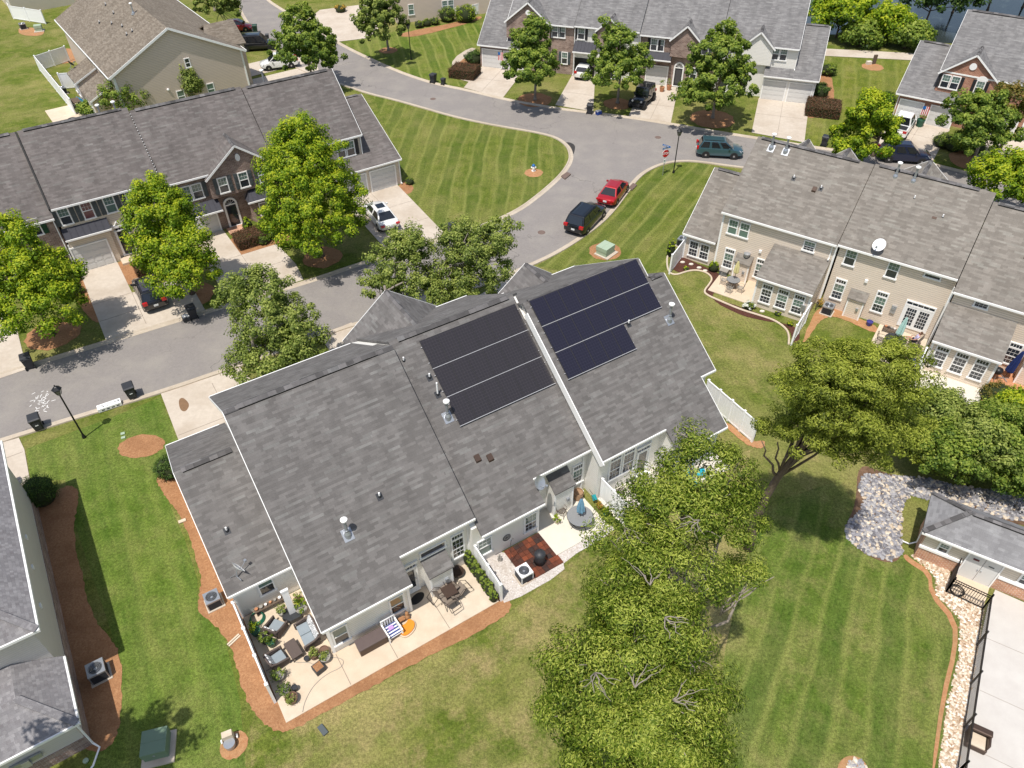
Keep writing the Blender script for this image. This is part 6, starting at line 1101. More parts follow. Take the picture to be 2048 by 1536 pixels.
car(1226, 394, 64, 'sedan', 'p_red', 'red sedan parked at the kerb in front of the black suv', 4.65, 1.8, 1.42)
car(1171, 447, 59, 'suv', 'p_black', 'glossy black suv parked at the kerb behind the red sedan', 5.0, 1.98, 1.72)
car(1437, 310, -9, 'suv', 'p_teal', 'teal crossover parked at the kerb just past the lamp post', 4.6, 1.85, 1.66)
wc = car(763, 441, 118, 'sedan', 'p_white', 'white sedan parked nose-in on the double driveway', 4.9, 1.85, 1.45); bc = car(304, 596, 122.5, 'hatch', 'p_black', 'black crossover with panoramic roof on the left driveway by the hedge', 4.5, 1.86, 1.58)
m_ = MB(); m_.box(-.55, .25, -.36, .36, 1.505, 1.512); m_.build('sunroof', 'cglass', wc); m_ = MB(); m_.box(-1.45, .2, -.5, .5, 1.63, 1.642); m_.build('sunroof', 'p_grey', bc)
car(1284, 207, -118, 'jeep', 'p_char', 'black open off-roader parked nose-out on the far driveway', 4.2, 1.9, 1.85, 'rim_black'); car(519, 98, 8, 'suv', 'p_black', 'black boxy suv with large tyres beside the tan house', 5.0, 1.98, 1.88, 'rim_black')
car(560, 135, 200, 'hatch', 'p_white', 'white crossover half under the tree beside the tan house', 4.6, 1.85, 1.65); car(474, 62, 10, 'sedan', 'p_red', 'red car with only its nose showing past the tan roof', 4.5, 1.8, 1.45)
car(1800, 262, 56, 'pickup', 'p_white', 'white pickup truck on the driveway of the brick house', 5.4, 1.95, 1.8, cat='pickup truck', name='pickup_truck'); car(1804, 320, -11, 'suv', 'p_navy', 'navy suv parked in the street behind the right row', 4.9, 1.92, 1.7)
p = FT.w(-23.4, 1.4); car(0, 0, -19 + 90, 'hatch', 'p_white', 'pale car inside the open garage of the far row', 4.4, 1.8, 1.5, loc=p)
# ================================================================== bins, lamps, signs
def make_bin(px, py, deg, label, tipped=False, mat='dark_plastic', sc=1.0, small=False, loc=None):
    c = loc or G(px, py); e = empty('wheelie_bin', (c.x, c.y, .03), math.radians(deg), label, 'wheelie bin', 'wheelie bins along the street'); e.scale = (sc,) * 3; b = MB()
    b.add([(-.24, -.27, .06), (.24, -.27, .06), (.24, .24, .06), (-.24, .24, .06), (-.32, -.38, .98), (.32, -.38, .98), (.32, .34, .98), (-.32, .34, .98)], [(0, 3, 2, 1), (0, 1, 5, 4), (1, 2, 6, 5), (2, 3, 7, 6), (3, 0, 4, 7)]); b.box(-.2, .2, -.375, -.36, .2, .8); b.box(-.34, .34, -.40, .36, .93, .99); b.build('bin_body', mat, e, bevel=.015)
    l = MB(); l.add([(-.35, -.42, .99), (.35, -.42, .99), (.35, .38, .99), (-.35, .38, .99), (-.30, -.34, 1.06), (.30, -.34, 1.06), (.30, .30, 1.10), (-.30, .30, 1.10)], [(0, 3, 2, 1), (4, 5, 6, 7), (0, 1, 5, 4), (1, 2, 6, 5), (2, 3, 7, 6), (3, 0, 4, 7)]); l.box(-.14, .14, .38, .44, .95, 1.0); l.build('lid', mat, e, bevel=.015)
    for s in (-1, 1): w_ = MB(); w_.cyl((s * .25, .26, .13), (s * .31, .26, .13), .13, n=14); w_.build('wheel', 'tyre', e)
    h_ = MB(); h_.cyl((-.26, .42, .92), (.26, .42, .92), .02); h_.build('handle', mat, e)
    st_ = MB(); st_.box(-.09, .09, -.388, -.374, .52, .58); st_.build('sticker', 'plate', e); return e
for a in ((80, 857, 32, 'dark bin on the near kerb at the far left, below the lamp head'), (266, 794, 32, 'dark bin on the near kerb beside the white box'), (62, 735, 212, 'dark bin standing alone on the far kerb at the left'), (388, 636, 212, 'dark bin on the far kerb beside a full white basket'), (867, 166, 150, 'taller of two bins on the kerb by the far striped lawn'), (1179, 227, 165, 'dark bin on the far kerb beside a small blue bin'), (904, 470, 212, 'dark bin half hidden behind the street tree by the double driveway'), (1647, 292, 150, 'dark bin seen past the right row ridge, left of the smaller one'), (16, 975, 300, 'dark bin in the shade at the lower left house corner')): make_bin(*a)
make_bin(887, 170, 150, 'shorter of two bins on the kerb by the far striped lawn', sc=.72); make_bin(1668, 294, 150, 'smaller bin seen past the right row ridge', sc=.75); make_bin(512, 66, 190, 'dark green bin beside the boxy black suv', mat=plain('bin_green', (.01, .05, .03), .5)); make_bin(536, 80, 190, 'small dark bin on the kerb right of the green bin', sc=.7)
def basket(px, py, mat, label): c = G(px, py); e = empty('recycling_bin', (c.x, c.y, .03), .56, label, 'recycling bin', 'open recycling bins'); b = MB(); b.box(-.3, .3, -.22, .22, 0, .36); b.build('bin_body', mat, e, bevel=.03); q = MB(); [q.cbox(random.uniform(-.2, .2), random.uniform(-.12, .12), .33, random.uniform(.1, .25), random.uniform(.1, .2), random.uniform(.04, .14)) for _ in range(8)]; q.build('recyclables', 'white', e)
MT['blue'] = plain('blue_plastic', (.02, .06, .30), .45); basket(375, 641, 'dark_plastic', 'low bin heaped with white recyclables at the end of the left driveway'); basket(1197, 229, 'blue', 'low blue bin of recyclables on the far kerb')
c = G(221, 815); e = empty('cardboard_box', (c.x, c.y, .06), math.radians(30), 'long white printed box lying on the near kerb', 'box'); b = MB(); b.box(-.72, .72, -.24, .24, 0, .26); b.build('carton', 'white', e); q = MB()
for x, y, w_, h_ in ((-.5, .05, .3, .05), (-.1, .08, .4, .04), (.25, .0, .25, .06), (.55, -.05, .1, .2), (-.4, -.12, .16, .08), (-.12, -.12, .16, .06)): q.box(x, x + w_ * .8, y, y + h_, .26, .264)
for x in (-.5, -.2, .1, .4): q.box(x, x + .18, -.244, -.24, .06, .16)
q.build('printing', 'shut_grey', e)
def lamp(px, py, label):
    c = G(px, py); e = empty('street_lamp', (c.x, c.y, 0), .5, label, 'street lamp', 'black street lamps'); b = MB(); b.cyl((0, 0, 0), (0, 0, 3.7), .055, .045, 10); b.lathe((0, 0, 0), [(.12, 0), (.12, .1), (.07, .3)], 12); b.build('post', 'black_metal', e)
    g_ = MB(); g_.lathe((0, 0, 3.7), [(.06, 0), (.12, .05), (.24, .42), (.24, .45)], 6); g_.build('lantern', plain('lamp_glass', (.2, .19, .17), .2) if 'lg' not in MT else MT['lg'], e); t_ = MB(); t_.lathe((0, 0, 4.15), [(.29, 0), (.29, .04), (.12, .2), (.05, .24), (.03, .34)], 6)
    for i in range(6): a = PI / 3 * i; t_.beam((.12 * math.cos(a), .12 * math.sin(a), 3.75), (.245 * math.cos(a), .245 * math.sin(a), 4.15), .03, .03)
    t_.build('lantern_cap', 'black_metal', e); return e
lamp(168.9, 875.3, 'black street lamp on the near lawn at the left'); lamp(1346.8, 345.8, 'black street lamp beside the stop sign'); lamp(822.6, 119.6, 'black street lamp on the far striped lawn')
def text(body, size, mat, parent, loc, rot, name='lettering', ext=.004):
    cu = bpy.data.curves.new(name, 'FONT'); cu.body = body; cu.size = size; cu.align_x = 'CENTER'; cu.align_y = 'CENTER'; cu.extrude = ext; cu.offset = .006; o = bpy.data.objects.new(name, cu); COL.objects.link(o); dg = bpy.context.evaluated_depsgraph_get(); me = bpy.data.meshes.new_from_object(o.evaluated_get(dg)); bpy.data.objects.remove(o); me.materials.clear(); me.materials.append(MT[mat]); o = bpy.data.objects.new(name, me); COL.objects.link(o); o.parent = parent; o.location = loc; o.rotation_euler = rot; return o
MT['sred'] = plain('sign_red', (.55, .01, .015), .35, var=.05); MT['swhite'] = plain('sign_white', (.85, .85, .85), .4, var=.03); MT['sblue'] = plain('sign_blue', (.01, .12, .38), .4)
c = G(1325, 351); e = empty('stop_sign', (c.x, c.y, 0), math.radians(22), 'red octagonal stop sign with blue street name blades above', 'stop sign'); b = MB(); b.box(-.03, .03, -.02, .02, 0, 3.1); b.build('post', 'galv', e)
def octa(r, y0, y1): b = MB(); b.profy([(r * math.cos(PI / 8 + PI / 4 * i), 2.25 + r * math.sin(PI / 8 + PI / 4 * i)) for i in range(8)], y0, y1); return b
o1 = octa(.41, -.035, -.02).build('sign_face', 'swhite', e); octa(.375, -.042, -.0355).build('sign_field', 'sred', o1); text('STOP', .31, 'swhite', o1, (0, -.046, 2.25), (PI / 2, 0, 0))
b = MB(); b.box(-.13, .13, -.035, -.02, 1.3, 1.72); o2 = b.build('plate', 'swhite', e); b = MB(); b.box(-.06, .06, -.04, -.035, 1.45, 1.58); b.build('plate_symbol', 'shut_grey', o2)
for i, (a, z) in enumerate(((.15, 2.78), (-1.1, 2.98))): b = MB(); b.box(-.42, .42, -.012, .012, -.08, .08); o3 = b.build('street_name_blade', 'sblue', e, loc=(0, 0, z), rotz=a); b = MB(); [b.box(x, x + .07, -.016, -.012, -.03, .03) for x in (-.32, -.2, -.08, .04, .16)]; b.build('lettering', 'swhite', o3)
# utility boxes
MT['ugreen'] = plain('utility_green', (.15, .22, .15), .55, var=.1); MT['ugreen2'] = plain('utility_green_pale', (.36, .45, .33), .55, var=.08)
def ubox(px, py, deg, sx, sy, h, mat, label, pad=True):
    c = G(px, py); e = empty('transformer_box', (c.x, c.y, 0), math.radians(deg), label, 'utility box', 'green utility boxes'); b = MB(); b.box(-sx / 2, sx / 2, -sy / 2, sy / 2, .1, h * .6); b.build('base', mat, e); b = MB(); b.box(-sx / 2 - .03, sx / 2 + .03, -sy / 2 - .03, sy / 2 + .03, h * .55, h); b.box(-sx / 2 - .05, sx / 2 + .05, -.01, .01, h, h + .012); b.build('lid', mat, e, bevel=.02)
    if pad: b = MB(); b.box(-sx / 2 - .15, sx / 2 + .22, -sy / 2 - .28, sy / 2 + .1, 0, .1); b.build('concrete_pad', 'clay' if h > .9 else 'concrete', e)
    b = MB(); b.box(-.04, .04, -sy / 2 - .05, -sy / 2 - .03, h * .65, h * .78); b.build('latch', 'galv', e)
ubox(318, 1496, 14, 1.0, 1.05, .75, 'ugreen', 'large green transformer box on the lower left lawn'); ubox(1210, 507, 48, 1.15, 1.0, .8, 'ugreen2', 'pale green transformer box in a mulch ring by the road'); ubox(79, 62, 20, .9, .8, .8, 'ugreen2', 'pale green transformer box near the top left white fence')
for px, py, l in ((246, 868, 'small pale green valve cover beside the clay oval, upper of two'), (247, 876, 'square pale green cover touching the clay oval')): c = G(px, py); b = MB(); b.box(-.12, .12, -.1, .1, 0, .05); tag(b.build('valve_cover', 'ugreen2', loc=(c.x, c.y, .02), rotz=.4), l, 'valve cover')
c = G(1067, 342); e = empty('fire_hydrant', (c.x, c.y, 0), 0, 'white and blue fire hydrant in a clay circle on the triangular lawn', 'fire hydrant'); b = MB(); b.lathe((0, 0, 0), [(.2, 0), (.2, .06), (.13, .08), (.13, .5), (.16, .52)], 14); b.cyl((-.25, 0, .38), (.25, 0, .38), .07); b.cyl((0, -.24, .34), (0, 0, .34), .09); b.build('barrel', 'swhite', e, smooth=False); b = MB(); b.lathe((0, 0, .52), [(.17, 0), (.15, .1), (.06, .18), (.03, .24)], 14); b.build('bonnet', 'sblue', e)
def hvac(px, py, deg, s, label, loc=None, mat='galv'):
    c = loc or G(px, py); e = empty('air_conditioner', (c.x, c.y, 0), math.radians(deg), label, 'air conditioner', 'outdoor air conditioning units'); b = MB(); b.box(-s / 2 - .08, s / 2 + .08, -s / 2 - .08, s / 2 + .08, 0, .07); b.build('pad', 'concrete', e); b = MB(); h_ = s * .95; b.box(-s / 2 + .02, s / 2 - .02, -s / 2 + .02, s / 2 - .02, .07, h_ - .08)
    for i in range(int(h_ / .06)): b.box(-s / 2, s / 2, -s / 2, s / 2, .1 + i * .06, .1 + i * .06 + .025) if .1 + i * .06 < h_ - .12 else None
    b.build('grille_body', 'dark_plastic', e); t_ = MB(); k = 24; r = s * .4; z = h_
    for i in range(k):
        a, b_ = 2 * PI * i / k, 2 * PI * (i + 1) / k; sq = lambda t: (lambda c_, s_: (c_ / max(abs(c_), abs(s_)) * s / 2, s_ / max(abs(c_), abs(s_)) * s / 2))(math.cos(t), math.sin(t)); A_, B2 = sq(a), sq(b_)
        t_.add([(r * math.cos(a), r * math.sin(a), z), (A_[0], A_[1], z), (B2[0], B2[1], z), (r * math.cos(b_), r * math.sin(b_), z), (A_[0], A_[1], z - .1), (B2[0], B2[1], z - .1), (r * math.cos(a), r * math.sin(a), z - .15), (r * math.cos(b_), r * math.sin(b_), z - .15)], [(0, 1, 2, 3), (1, 4, 5, 2), (0, 3, 7, 6)])
    for sx in (-1, 1):
        for sy in (-1, 1): t_.box(min(sx * s / 2, sx * (s / 2 - .05)), max(sx * s / 2, sx * (s / 2 - .05)), min(sy * s / 2, sy * (s / 2 - .05)), max(sy * s / 2, sy * (s / 2 - .05)), .07, z - .05)
    t_.build('casing', mat, e); f = MB(); f.cyl((0, 0, z - .14), (0, 0, z - .06), s * .09, n=12)
    for i in range(4): a = PI / 2 * i + .4; f.add([(0, 0, z - .12), (r * .9 * math.cos(a), r * .9 * math.sin(a), z - .10), (r * .9 * math.cos(a + .75), r * .9 * math.sin(a + .75), z - .15)], [(0, 1, 2)])
    f.build('fan', 'galv', e); g_ = MB(); [g_.ring((0, 0, z - .01), r * q_, .007, 28, 4) for q_ in (.3, .5, .7, .9)]; g_.build('fan_guard', 'galv', e)
hvac(0, 0, 32.6, .78, 'grey air conditioner in the shade of the lower left house', loc=FB.w(1.0, 3.15)); hvac(0, 0, 32, .72, 'grey air conditioner on pine straw beside the left garage wing', loc=FC.w(-4.1, 5.85)); hvac(0, 0, 32, .72, 'white topped air conditioner on a slab by the tiled deck', loc=FC.w(10.0, -1.45), mat='swhite')
hvac(0, 0, -34, .75, 'round looking air conditioner on bare clay behind the right row', loc=FR.w(.95, -1.75)); hvac(0, 0, -34, .75, 'air conditioner tucked behind the short white fence', loc=FR.w(-11.9, .9)); hvac(0, 0, 36, .8, 'air conditioner beside the white vinyl yard', loc=FN.w(-17.6, 13.6)); hvac(0, 0, 36, .8, 'second unit near the top left fence', loc=(lambda c: c)(G(48, 58)))
# ================================================================== fences
def vinyl_fence(p, q, h, label, posts=4, h2=None, name='vinyl_fence', group='white vinyl fences'):
    p = Vector((p[0], p[1], 0)); q = Vector((q[0], q[1], 0)); d = q - p; L_ = d.length; a = math.atan2(d.y, d.x); h2 = h2 or h; e = empty(name, (p.x, p.y, 0), a, label, 'fence', group); b = MB()
    b.add([(0, -.02, .06), (L_, -.02, .06), (L_, .02, .06), (0, .02, .06), (0, -.02, h - .05), (L_, -.02, h2 - .05), (L_, .02, h2 - .05), (0, .02, h - .05)], [(0, 3, 2, 1), (4, 5, 6, 7), (0, 1, 5, 4), (1, 2, 6, 5), (2, 3, 7, 6), (3, 0, 4, 7)]); n = int(L_ / .28)
    for i in range(n): x = (i + .5) * L_ / n; b.box(x - .006, x + .006, -.028, .028, .1, min(h, h2) - .1)
    b.build('panel', 'vinyl', e); b = MB(); b.beam((0, 0, h - .04), (L_, 0, h2 - .04), .07, .1); b.beam((0, 0, .12), (L_, 0, .12), .065, .12); b.build('rail', 'vinyl', e)
    for i in range(posts): x = L_ * i / (posts - 1); hh = h + (h2 - h) * i / (posts - 1) + .08; b = MB(); b.cbox(x, 0, 0, .12, .12, hh); b.add([(x - .08, -.08, hh), (x + .08, -.08, hh), (x + .08, .08, hh), (x - .08, .08, hh), (x, 0, hh + .07)], [(0, 1, 4), (1, 2, 4), (2, 3, 4), (3, 0, 4), (0, 3, 2, 1)]); b.build('post', 'vinyl', e)
    return e
vinyl_fence(FC.w(-3.25, 4.1), FC.w(-3.25, -.75), 1.75, 'white fence along the left side of the furnished patio', 4)
vinyl_fence(FC.w(8.28, .55), FC.w(8.28, -1.95), 1.75, 'white divider behind the row of arborvitae', 3, 1.45); vinyl_fence(FC.w(16.55, .5), FC.w(16.55, -1.5), 1.75, 'white divider beside the patio with the blue umbrella', 3)
a = G(1418, 760, 1.8); b_ = G(1503, 884); vinyl_fence(a, b_, 1.75, 'long bright white fence at the right end of the central row', 5)
vinyl_fence(FR.w(-11.15, -.8), FR.w(-11.0, -3.5), 1.75, 'short white fence at the left end of the right row', 2); vinyl_fence(FR.w(-.02, -3.9), FR.w(-.02, -6.9), 1.75, 'white divider running out from the first sunroom', 3); vinyl_fence(FR.w(7.95, -4.6), FR.w(7.95, -7.8), 1.75, 'white divider running out from the second sunroom', 3)
for (a, b_, l, n) in (((81, 142, 152, 230), 0, 'white fence panel run down the left side of the tan house yard', 5), ((81, 142, 140, 122), 0, 'white fence across the top of the tan house yard', 3), ((128, 178, 198, 172), 0, 'white fence across the middle of the tan house yard', 3), ((28, 38, 92, 48), 0, 'white fence at the top left corner house', 3)): vinyl_fence(G(a[0], a[1]), G(a[2], a[3]), 1.8, l, n)
p, q = G(912, 38), G(958, 28); vinyl_fence(p, q, 1.4, 'white railing by the brown house at the top edge', 3)
p = FC.w(-.95, 2.95); e = empty('trellis_post', (p.x, p.y, .06), FC.a, 'white lattice post standing in a dark planter on the left patio', 'garden post'); b = MB(); b.box(-.16, .16, -.04, .04, .3, 2.3); b.box(-.19, .19, -.06, .06, 2.25, 2.36); b.build('panel', 'vinyl', e); b = MB(); b.prism([(.55 * math.cos(PI / 3 * i), .45 * math.sin(PI / 3 * i)) for i in range(6)], 0, .3); b.build('planter', 'dark_plastic', e)
# black metal fence at the pool
def rail_fence(pts, h, label, gap=.11, every=2.4):
    p0 = pts[0]; e = empty('metal_fence', (p0.x, p0.y, 0), 0, label, 'metal fence', 'black pool fences'); R_ = MB(); P_ = MB()
    for a, b in zip(pts, pts[1:]):
        a = a - p0; b = b - p0; d = b - a; L_ = d.length
        for z in (h - .04, h - .2, .14): R_.beam((a.x, a.y, z), (b.x, b.y, z), .035, .04)
        n = int(L_ / gap)
        for i in range(1, n): q = a.lerp(b, i / n); P_.box(q.x - .009, q.x + .009, q.y - .009, q.y + .009, .1, h - .03)
        m = max(1, round(L_ / every))
        for i in range(m + 1): q = a.lerp(b, i / m); s = MB(); s.cbox(q.x, q.y, 0, .065, .065, h + .08); s.lathe((q.x, q.y, h + .08), [(.05, 0), (.045, .05), (.01, .07)], 8); s.build('post', 'black_metal', e)
    R_.build('rail', 'black_metal', e); P_.build('picket', 'black_metal', e)
corner = G(1964, 1219); rail_fence([G(1891, 1185), corner, G(1912, 1547), G(1880, 1800)], 1.25, 'long black metal fence between the pebbles and the pool deck'); rail_fence([G(1891, 1185), G(1912, 1120)], 1.25, 'short black fence running back to the pool house')
c = G(1912, 1183); b = MB(); [b.ring((random.uniform(-.04, .04), random.uniform(-.04, .04), .05 + .02 * i), .3 + .02 * (i % 3), .014, 26, 5) for i in range(5)]; tag(b.build('coiled_hose', 'black_metal', loc=(c.x, c.y, .03)), 'coiled black hose on the ground by the pool fence corner', 'hose')
c = G(1948, 1487); e = empty('patio_armchair', (c.x, c.y, .03), math.radians(-30), 'dark wicker chair with a cream cushion on the pool deck', 'armchair'); b = MB(); b.box(-.42, .42, -.38, .38, .0, .34).box(-.42, -.32, -.3, .38, .34, .75).box(.32, .42, -.3, .38, .34, .75).box(-.42, .42, .1, .42, .7, .86).box(-.42, .42, .3, .42, .34, .75); b.build('frame', 'bronze', e, bevel=.05); b = MB(); b.box(-.3, .3, -.36, .26, .34, .44); b.build('cushion', 'patio', e, bevel=.03)
# satellite dishes
def dish(pos, yaw, tilt, label, face='swhite', r=.36):
    e = empty('satellite_dish', pos, yaw, label, 'satellite dish', 'satellite dishes on the roofs'); b = MB(); b.tube([(0, 0, 0), (0, -.05, .35), (0, -.12, .5)], .03); b.beam((-.3, 0, .02), (.3, 0, .02), .04, .03); b.beam((0, 0, .3), (.25, .3, 0), .02, .02); b.build('mast', 'galv', e); d_ = MB(); prof = [(.001, 0)] + [(r * t, .11 * t * t) for t in (.25, .5, .75, 1)]; n = 20; vs = [(q * math.cos(2 * PI * i / n), q * math.sin(2 * PI * i / n) * 1.1, z) for q, z in prof for i in range(n)]; d_.add(vs, [(k * n + i, k * n + (i + 1) % n, (k + 1) * n + (i + 1) % n, (k + 1) * n + i) for k in range(4) for i in range(n)]); o = d_.build('reflector', face, e, smooth=True, loc=(0, -.14, .55)); o.rotation_euler = (tilt, 0, 0)
    a = MB(); a.tube([(0, -.12, .45), (0, -.4, .42), (0, -.62, .62)], .018); a.box(-.06, .06, -.7, -.58, .58, .7); a.build('feed_arm', 'galv', e); return e
dish(FC.w(-2.6, 4.55, 2.85), FC.a + 1.9, 1.15, 'edge-on white dish at the rear eave of the left garage wing'); dish(FC.w(12.35, .95, 3.3), FC.a + .35, .95, 'pale blue grey dish beside the umbrella patio', 'galv'); dish(FR.w(2.7, -1.0, 5.55), FR.a - .2, .75, 'cream dish standing on the right row roof edge', 'swhite', .42); dish(FN.w(-16.0, 12, 2.9), FN.a + 2, 1, 'dark dish on the lean-to roof of the tan house', 'dark_plastic')
# ================================================================== patio furniture, central row
def pot(F, u, v, r, h, label, mat='terracotta', leaf='leaf_mid', lr=1.3, lh=.4, z=.06, n=260, cat='plant pot', group='potted plants on the patios'):
    p = F.w(u, v) if F else G(u, v); e = empty('plant_pot', (p.x, p.y, z), 0, label, cat, group); b = MB(); b.lathe((0, 0, 0), [(r * .7, 0), (r * .95, h * .8), (r, h), (r * .88, h), (r * .84, h * .88)], 14); b.build('pot', mat, e, smooth=False); s = MB(); s.cyl((0, 0, h * .84), (0, 0, h * .87), r * .85, n=14); s.build('soil', MT['leafcore'], e)
    if leaf: q = clumps([(0, 0, h + lh * .45, r * lr, r * lr, lh * .55)], 10, r * .5, n // 10, .6); leaf_mesh('foliage', leaf, *q, .085, .5, e)
    return e
MT['potgrey'] = plain('stone_pot', (.30, .28, .25), .8); MT['potbrown'] = plain('brown_pot', (.16, .09, .06), .6); MT['potblue'] = plain('glazed_blue_pot', (.05, .05, .22), .25); MT['potgreen'] = plain('green_pot', (.03, .11, .07), .5)
pot(FC, -2.66, .2, .26, .3, 'stone bowl planter below the second armchair', 'potgrey', 'leaf_mid'); pot(FC, -2.25, -.75, .14, .32, 'small empty dark pot near the patio corner', 'dark_plastic', None); pot(FC, -2.68, -.62, .25, .3, 'leafy pot against the fence end', 'potgrey', 'leaf_box'); pot(FC, -2.55, -1.15, .3, .34, 'round earthy tub at the outer patio corner', 'potbrown', 'leaf_dull', .9, .12)
pot(FC, -.9, .3, .24, .34, 'terracotta tub in the group by the house corner', 'potbrown', 'leaf_dull', 1, .25); pot(FC, -.4, .25, .24, .3, 'brown tub nearest the house corner', 'potbrown', None); pot(FC, -.5, -.12, .28, .34, 'pale glazed bowl in the group by the house corner', 'potgrey', 'leaf_dull', .8, .12); pot(FC, -1.25, .35, .14, .22, 'little charcoal pot left of the group', 'dark_plastic', None)
p = FC.w(-.95, -.42); e = empty('planter_box', (p.x, p.y, .06), FC.a + .2, 'square dark planter box in the pot group', 'planter'); b = MB(); b.box(-.24, .24, -.24, .24, 0, .34); b.build('box', 'dark_plastic', e); b = MB(); b.box(-.2, .2, -.2, .2, .34, .35); b.build('soil', 'mulch', e)
pot(FC, -.5, 2.9, .3, .42, 'pale round pot of broad leaves against the house wall', 'potgrey', 'leaf_lime', 1.3, .5, n=400); pot(FC, -.45, 3.55, .22, .3, 'leafy pot below the wing window on the right', 'potbrown', 'leaf_mid', 1.4, .4); pot(FC, -1.4, 3.3, .2, .3, 'spider plant beside the white lattice post', 'potgrey', 'leaf_dull', 1.5, .4)
pot(FC, -2.85, 3.0, .24, .35, 'green fern pot against the fence near the hose', 'potgreen', 'leaf_lime', 1.4, .5); pot(FC, -2.62, 2.35, .22, .35, 'dark pot of leaves against the fence', 'dark_plastic', 'leaf_mid', 1.3, .4); pot(FC, -2.4, 2.0, .22, .36, 'olive pot below the first armchair', 'potgreen', 'leaf_box', 1.1, .3)
p = FC.w(-1.7, 4.0); e = empty('plant_bench', (p.x, p.y, .06), FC.a, 'low slatted bench of small clay pots below the wing window', 'bench'); b = MB(); b.box(-.85, .85, -.14, .14, .36, .4).box(-.8, -.74, -.12, .12, 0, .36).box(.74, .8, -.12, .12, 0, .36); b.build('bench', 'bark', e)
for i in range(7): b = MB(); x = -.72 + i * .24; r = random.uniform(.06, .1); b.lathe((x, 0, .4), [(r * .7, 0), (r, .13), (r * .8, .13)], 10); b.build('small_pot', ('terracotta', 'potgrey', 'white')[i % 3], e)
c = FC.w(-2.55, 3.78); b = MB(); [b.ring((0, 0, .03 + .03 * i), .38 - .015 * i, .022, 28, 6) for i in range(6)]; tag(b.build('garden_hose', plain('hose_green', (.02, .16, .10), .5), loc=(c.x, c.y, .06)), 'coiled green garden hose in the shaded patio corner', 'hose')
m_ = MB(); m_.tube([FC.w(u, v, .075) for u, v in smooth_poly([(-1.85, 1.9), (-2.05, 1.2), (-1.9, .6), (-1.2, .2), (-1.1, -.05), (-.7, .0), (-.1, -.2), (.25, -.6), (0, -.9), (-.7, -.8), (-1.5, -1.0), (-2.1, -1.5), (-2.35, -1.9)], 3, False)], .014, 5); tag(m_.build('garden_hose', 'potgrey'), 'thin grey hose snaking over the pale patio', 'hose')
# wicker seating set
MT['wicker'] = plain('dark_wicker', (.10, .075, .065), .7, var=.35, scale=30); MT['cushion'] = plain('blue_grey_cushion', (.25, .29, .32), .9, var=.08)
x = NT('patterned_cushion', .9); v_ = x.n('ShaderNodeTexVoronoi'); v_.inputs['Scale'].default_value = 14; x.l(x.coord(), v_.inputs['Vector']); x.col(x.ramp(v_.outputs['Distance'], [(.25, (.07, .08, .09)), (.45, (.7, .7, .7))])); MT['pattern'] = x.m
def wicker_seat(u, v, rz, seats, label):
    p = FC.w(u, v); w_ = .62 * seats + .16; hw = w_ / 2; e = empty('wicker_sofa' if seats > 1 else 'wicker_armchair', (p.x, p.y, .06), FC.a + rz, label, 'sofa' if seats > 1 else 'armchair', None if seats > 1 else 'wicker armchairs')
    b = MB(); b.box(-hw, hw, -.36, .36, .1, .3)
    for s in (-1, 1): b.tube([(s * hw * .97, -.4, .1), (s * hw, -.42, .5), (s * hw, .1, .6), (s * hw * .95, .4, .72)], .055, 7); b.box(min(s * hw, s * (hw - .05)), max(s * hw, s * (hw - .05)), -.36, .34, .3, .52)
    b.tube([(-hw * .97, .4, .72), (-hw * .5, .45, .88), (0, .46, .93), (hw * .5, .45, .88), (hw * .97, .4, .72)], .05, 7); b.box(-hw + .04, hw - .04, .33, .42, .3, .82)
    for s in (-1, 1):
        for y in (-.32, .32): b.cyl((s * (hw - .08), y, 0), (s * (hw - .08), y, .12), .03)
    b.build('frame', 'wicker', e, bevel=.01)
    for i in range(seats): x_ = -hw + .09 + .62 * i + .31 - .01; b = MB(); b.box(x_ - .3, x_ + .3, -.38, .18, .3, .43); b.build('seat_cushion', 'cushion', e, bevel=.04); b = MB(); b.add([(x_ - .3, .16, .42), (x_ + .3, .16, .42), (x_ + .3, .33, .86), (x_ - .3, .33, .86), (x_ - .3, .28, .40), (x_ + .3, .28, .40), (x_ + .3, .42, .84), (x_ - .3, .42, .84)], [(0, 1, 2, 3), (7, 6, 5, 4), (0, 4, 5, 1), (1, 5, 6, 2), (2, 6, 7, 3), (3, 7, 4, 0)]); b.build('back_cushion', 'pattern', e, bevel=.03)
wicker_seat(-.72, 1.45, -PI / 2, 2, 'dark wicker two-seat sofa with blue-grey cushions against the house wall'); wicker_seat(-1.95, 2.6, 2.2, 1, 'wicker armchair near the coiled green hose'); wicker_seat(-2.45, .98, PI / 2 + .15, 1, 'wicker armchair beside the stone bowl planter')
p = FC.w(-1.62, 1.05); e = empty('coffee_table', (p.x, p.y, .06), FC.a + .1, 'dark wicker coffee table in the middle of the sofa set', 'coffee table'); b = MB(); b.box(-.28, .28, -.5, .5, .36, .42); b.build('table_top', 'wicker', e, bevel=.05); b = MB(); b.box(-.2, .2, -.4, .4, .12, .2); [b.cyl((sx * .23, sy * .44, 0), (sx * .2, sy * .4, .37), .03) for sx in (-1, 1) for sy in (-1, 1)]; b.build('base', 'wicker', e)
p = FC.w(1.72, -.62); e = empty('deck_box', (p.x, p.y, .06), FC.a, 'long dark brown storage box against the rear wall', 'storage box'); b = MB(); b.box(-.72, .72, -.3, .3, 0, .5); b.build('box', 'bronze', e, bevel=.02); b = MB(); b.box(-.75, .75, -.33, .33, .5, .6); b.build('lid', plain('box_lid_brown', (.115, .085, .08), .6), e, bevel=.03)
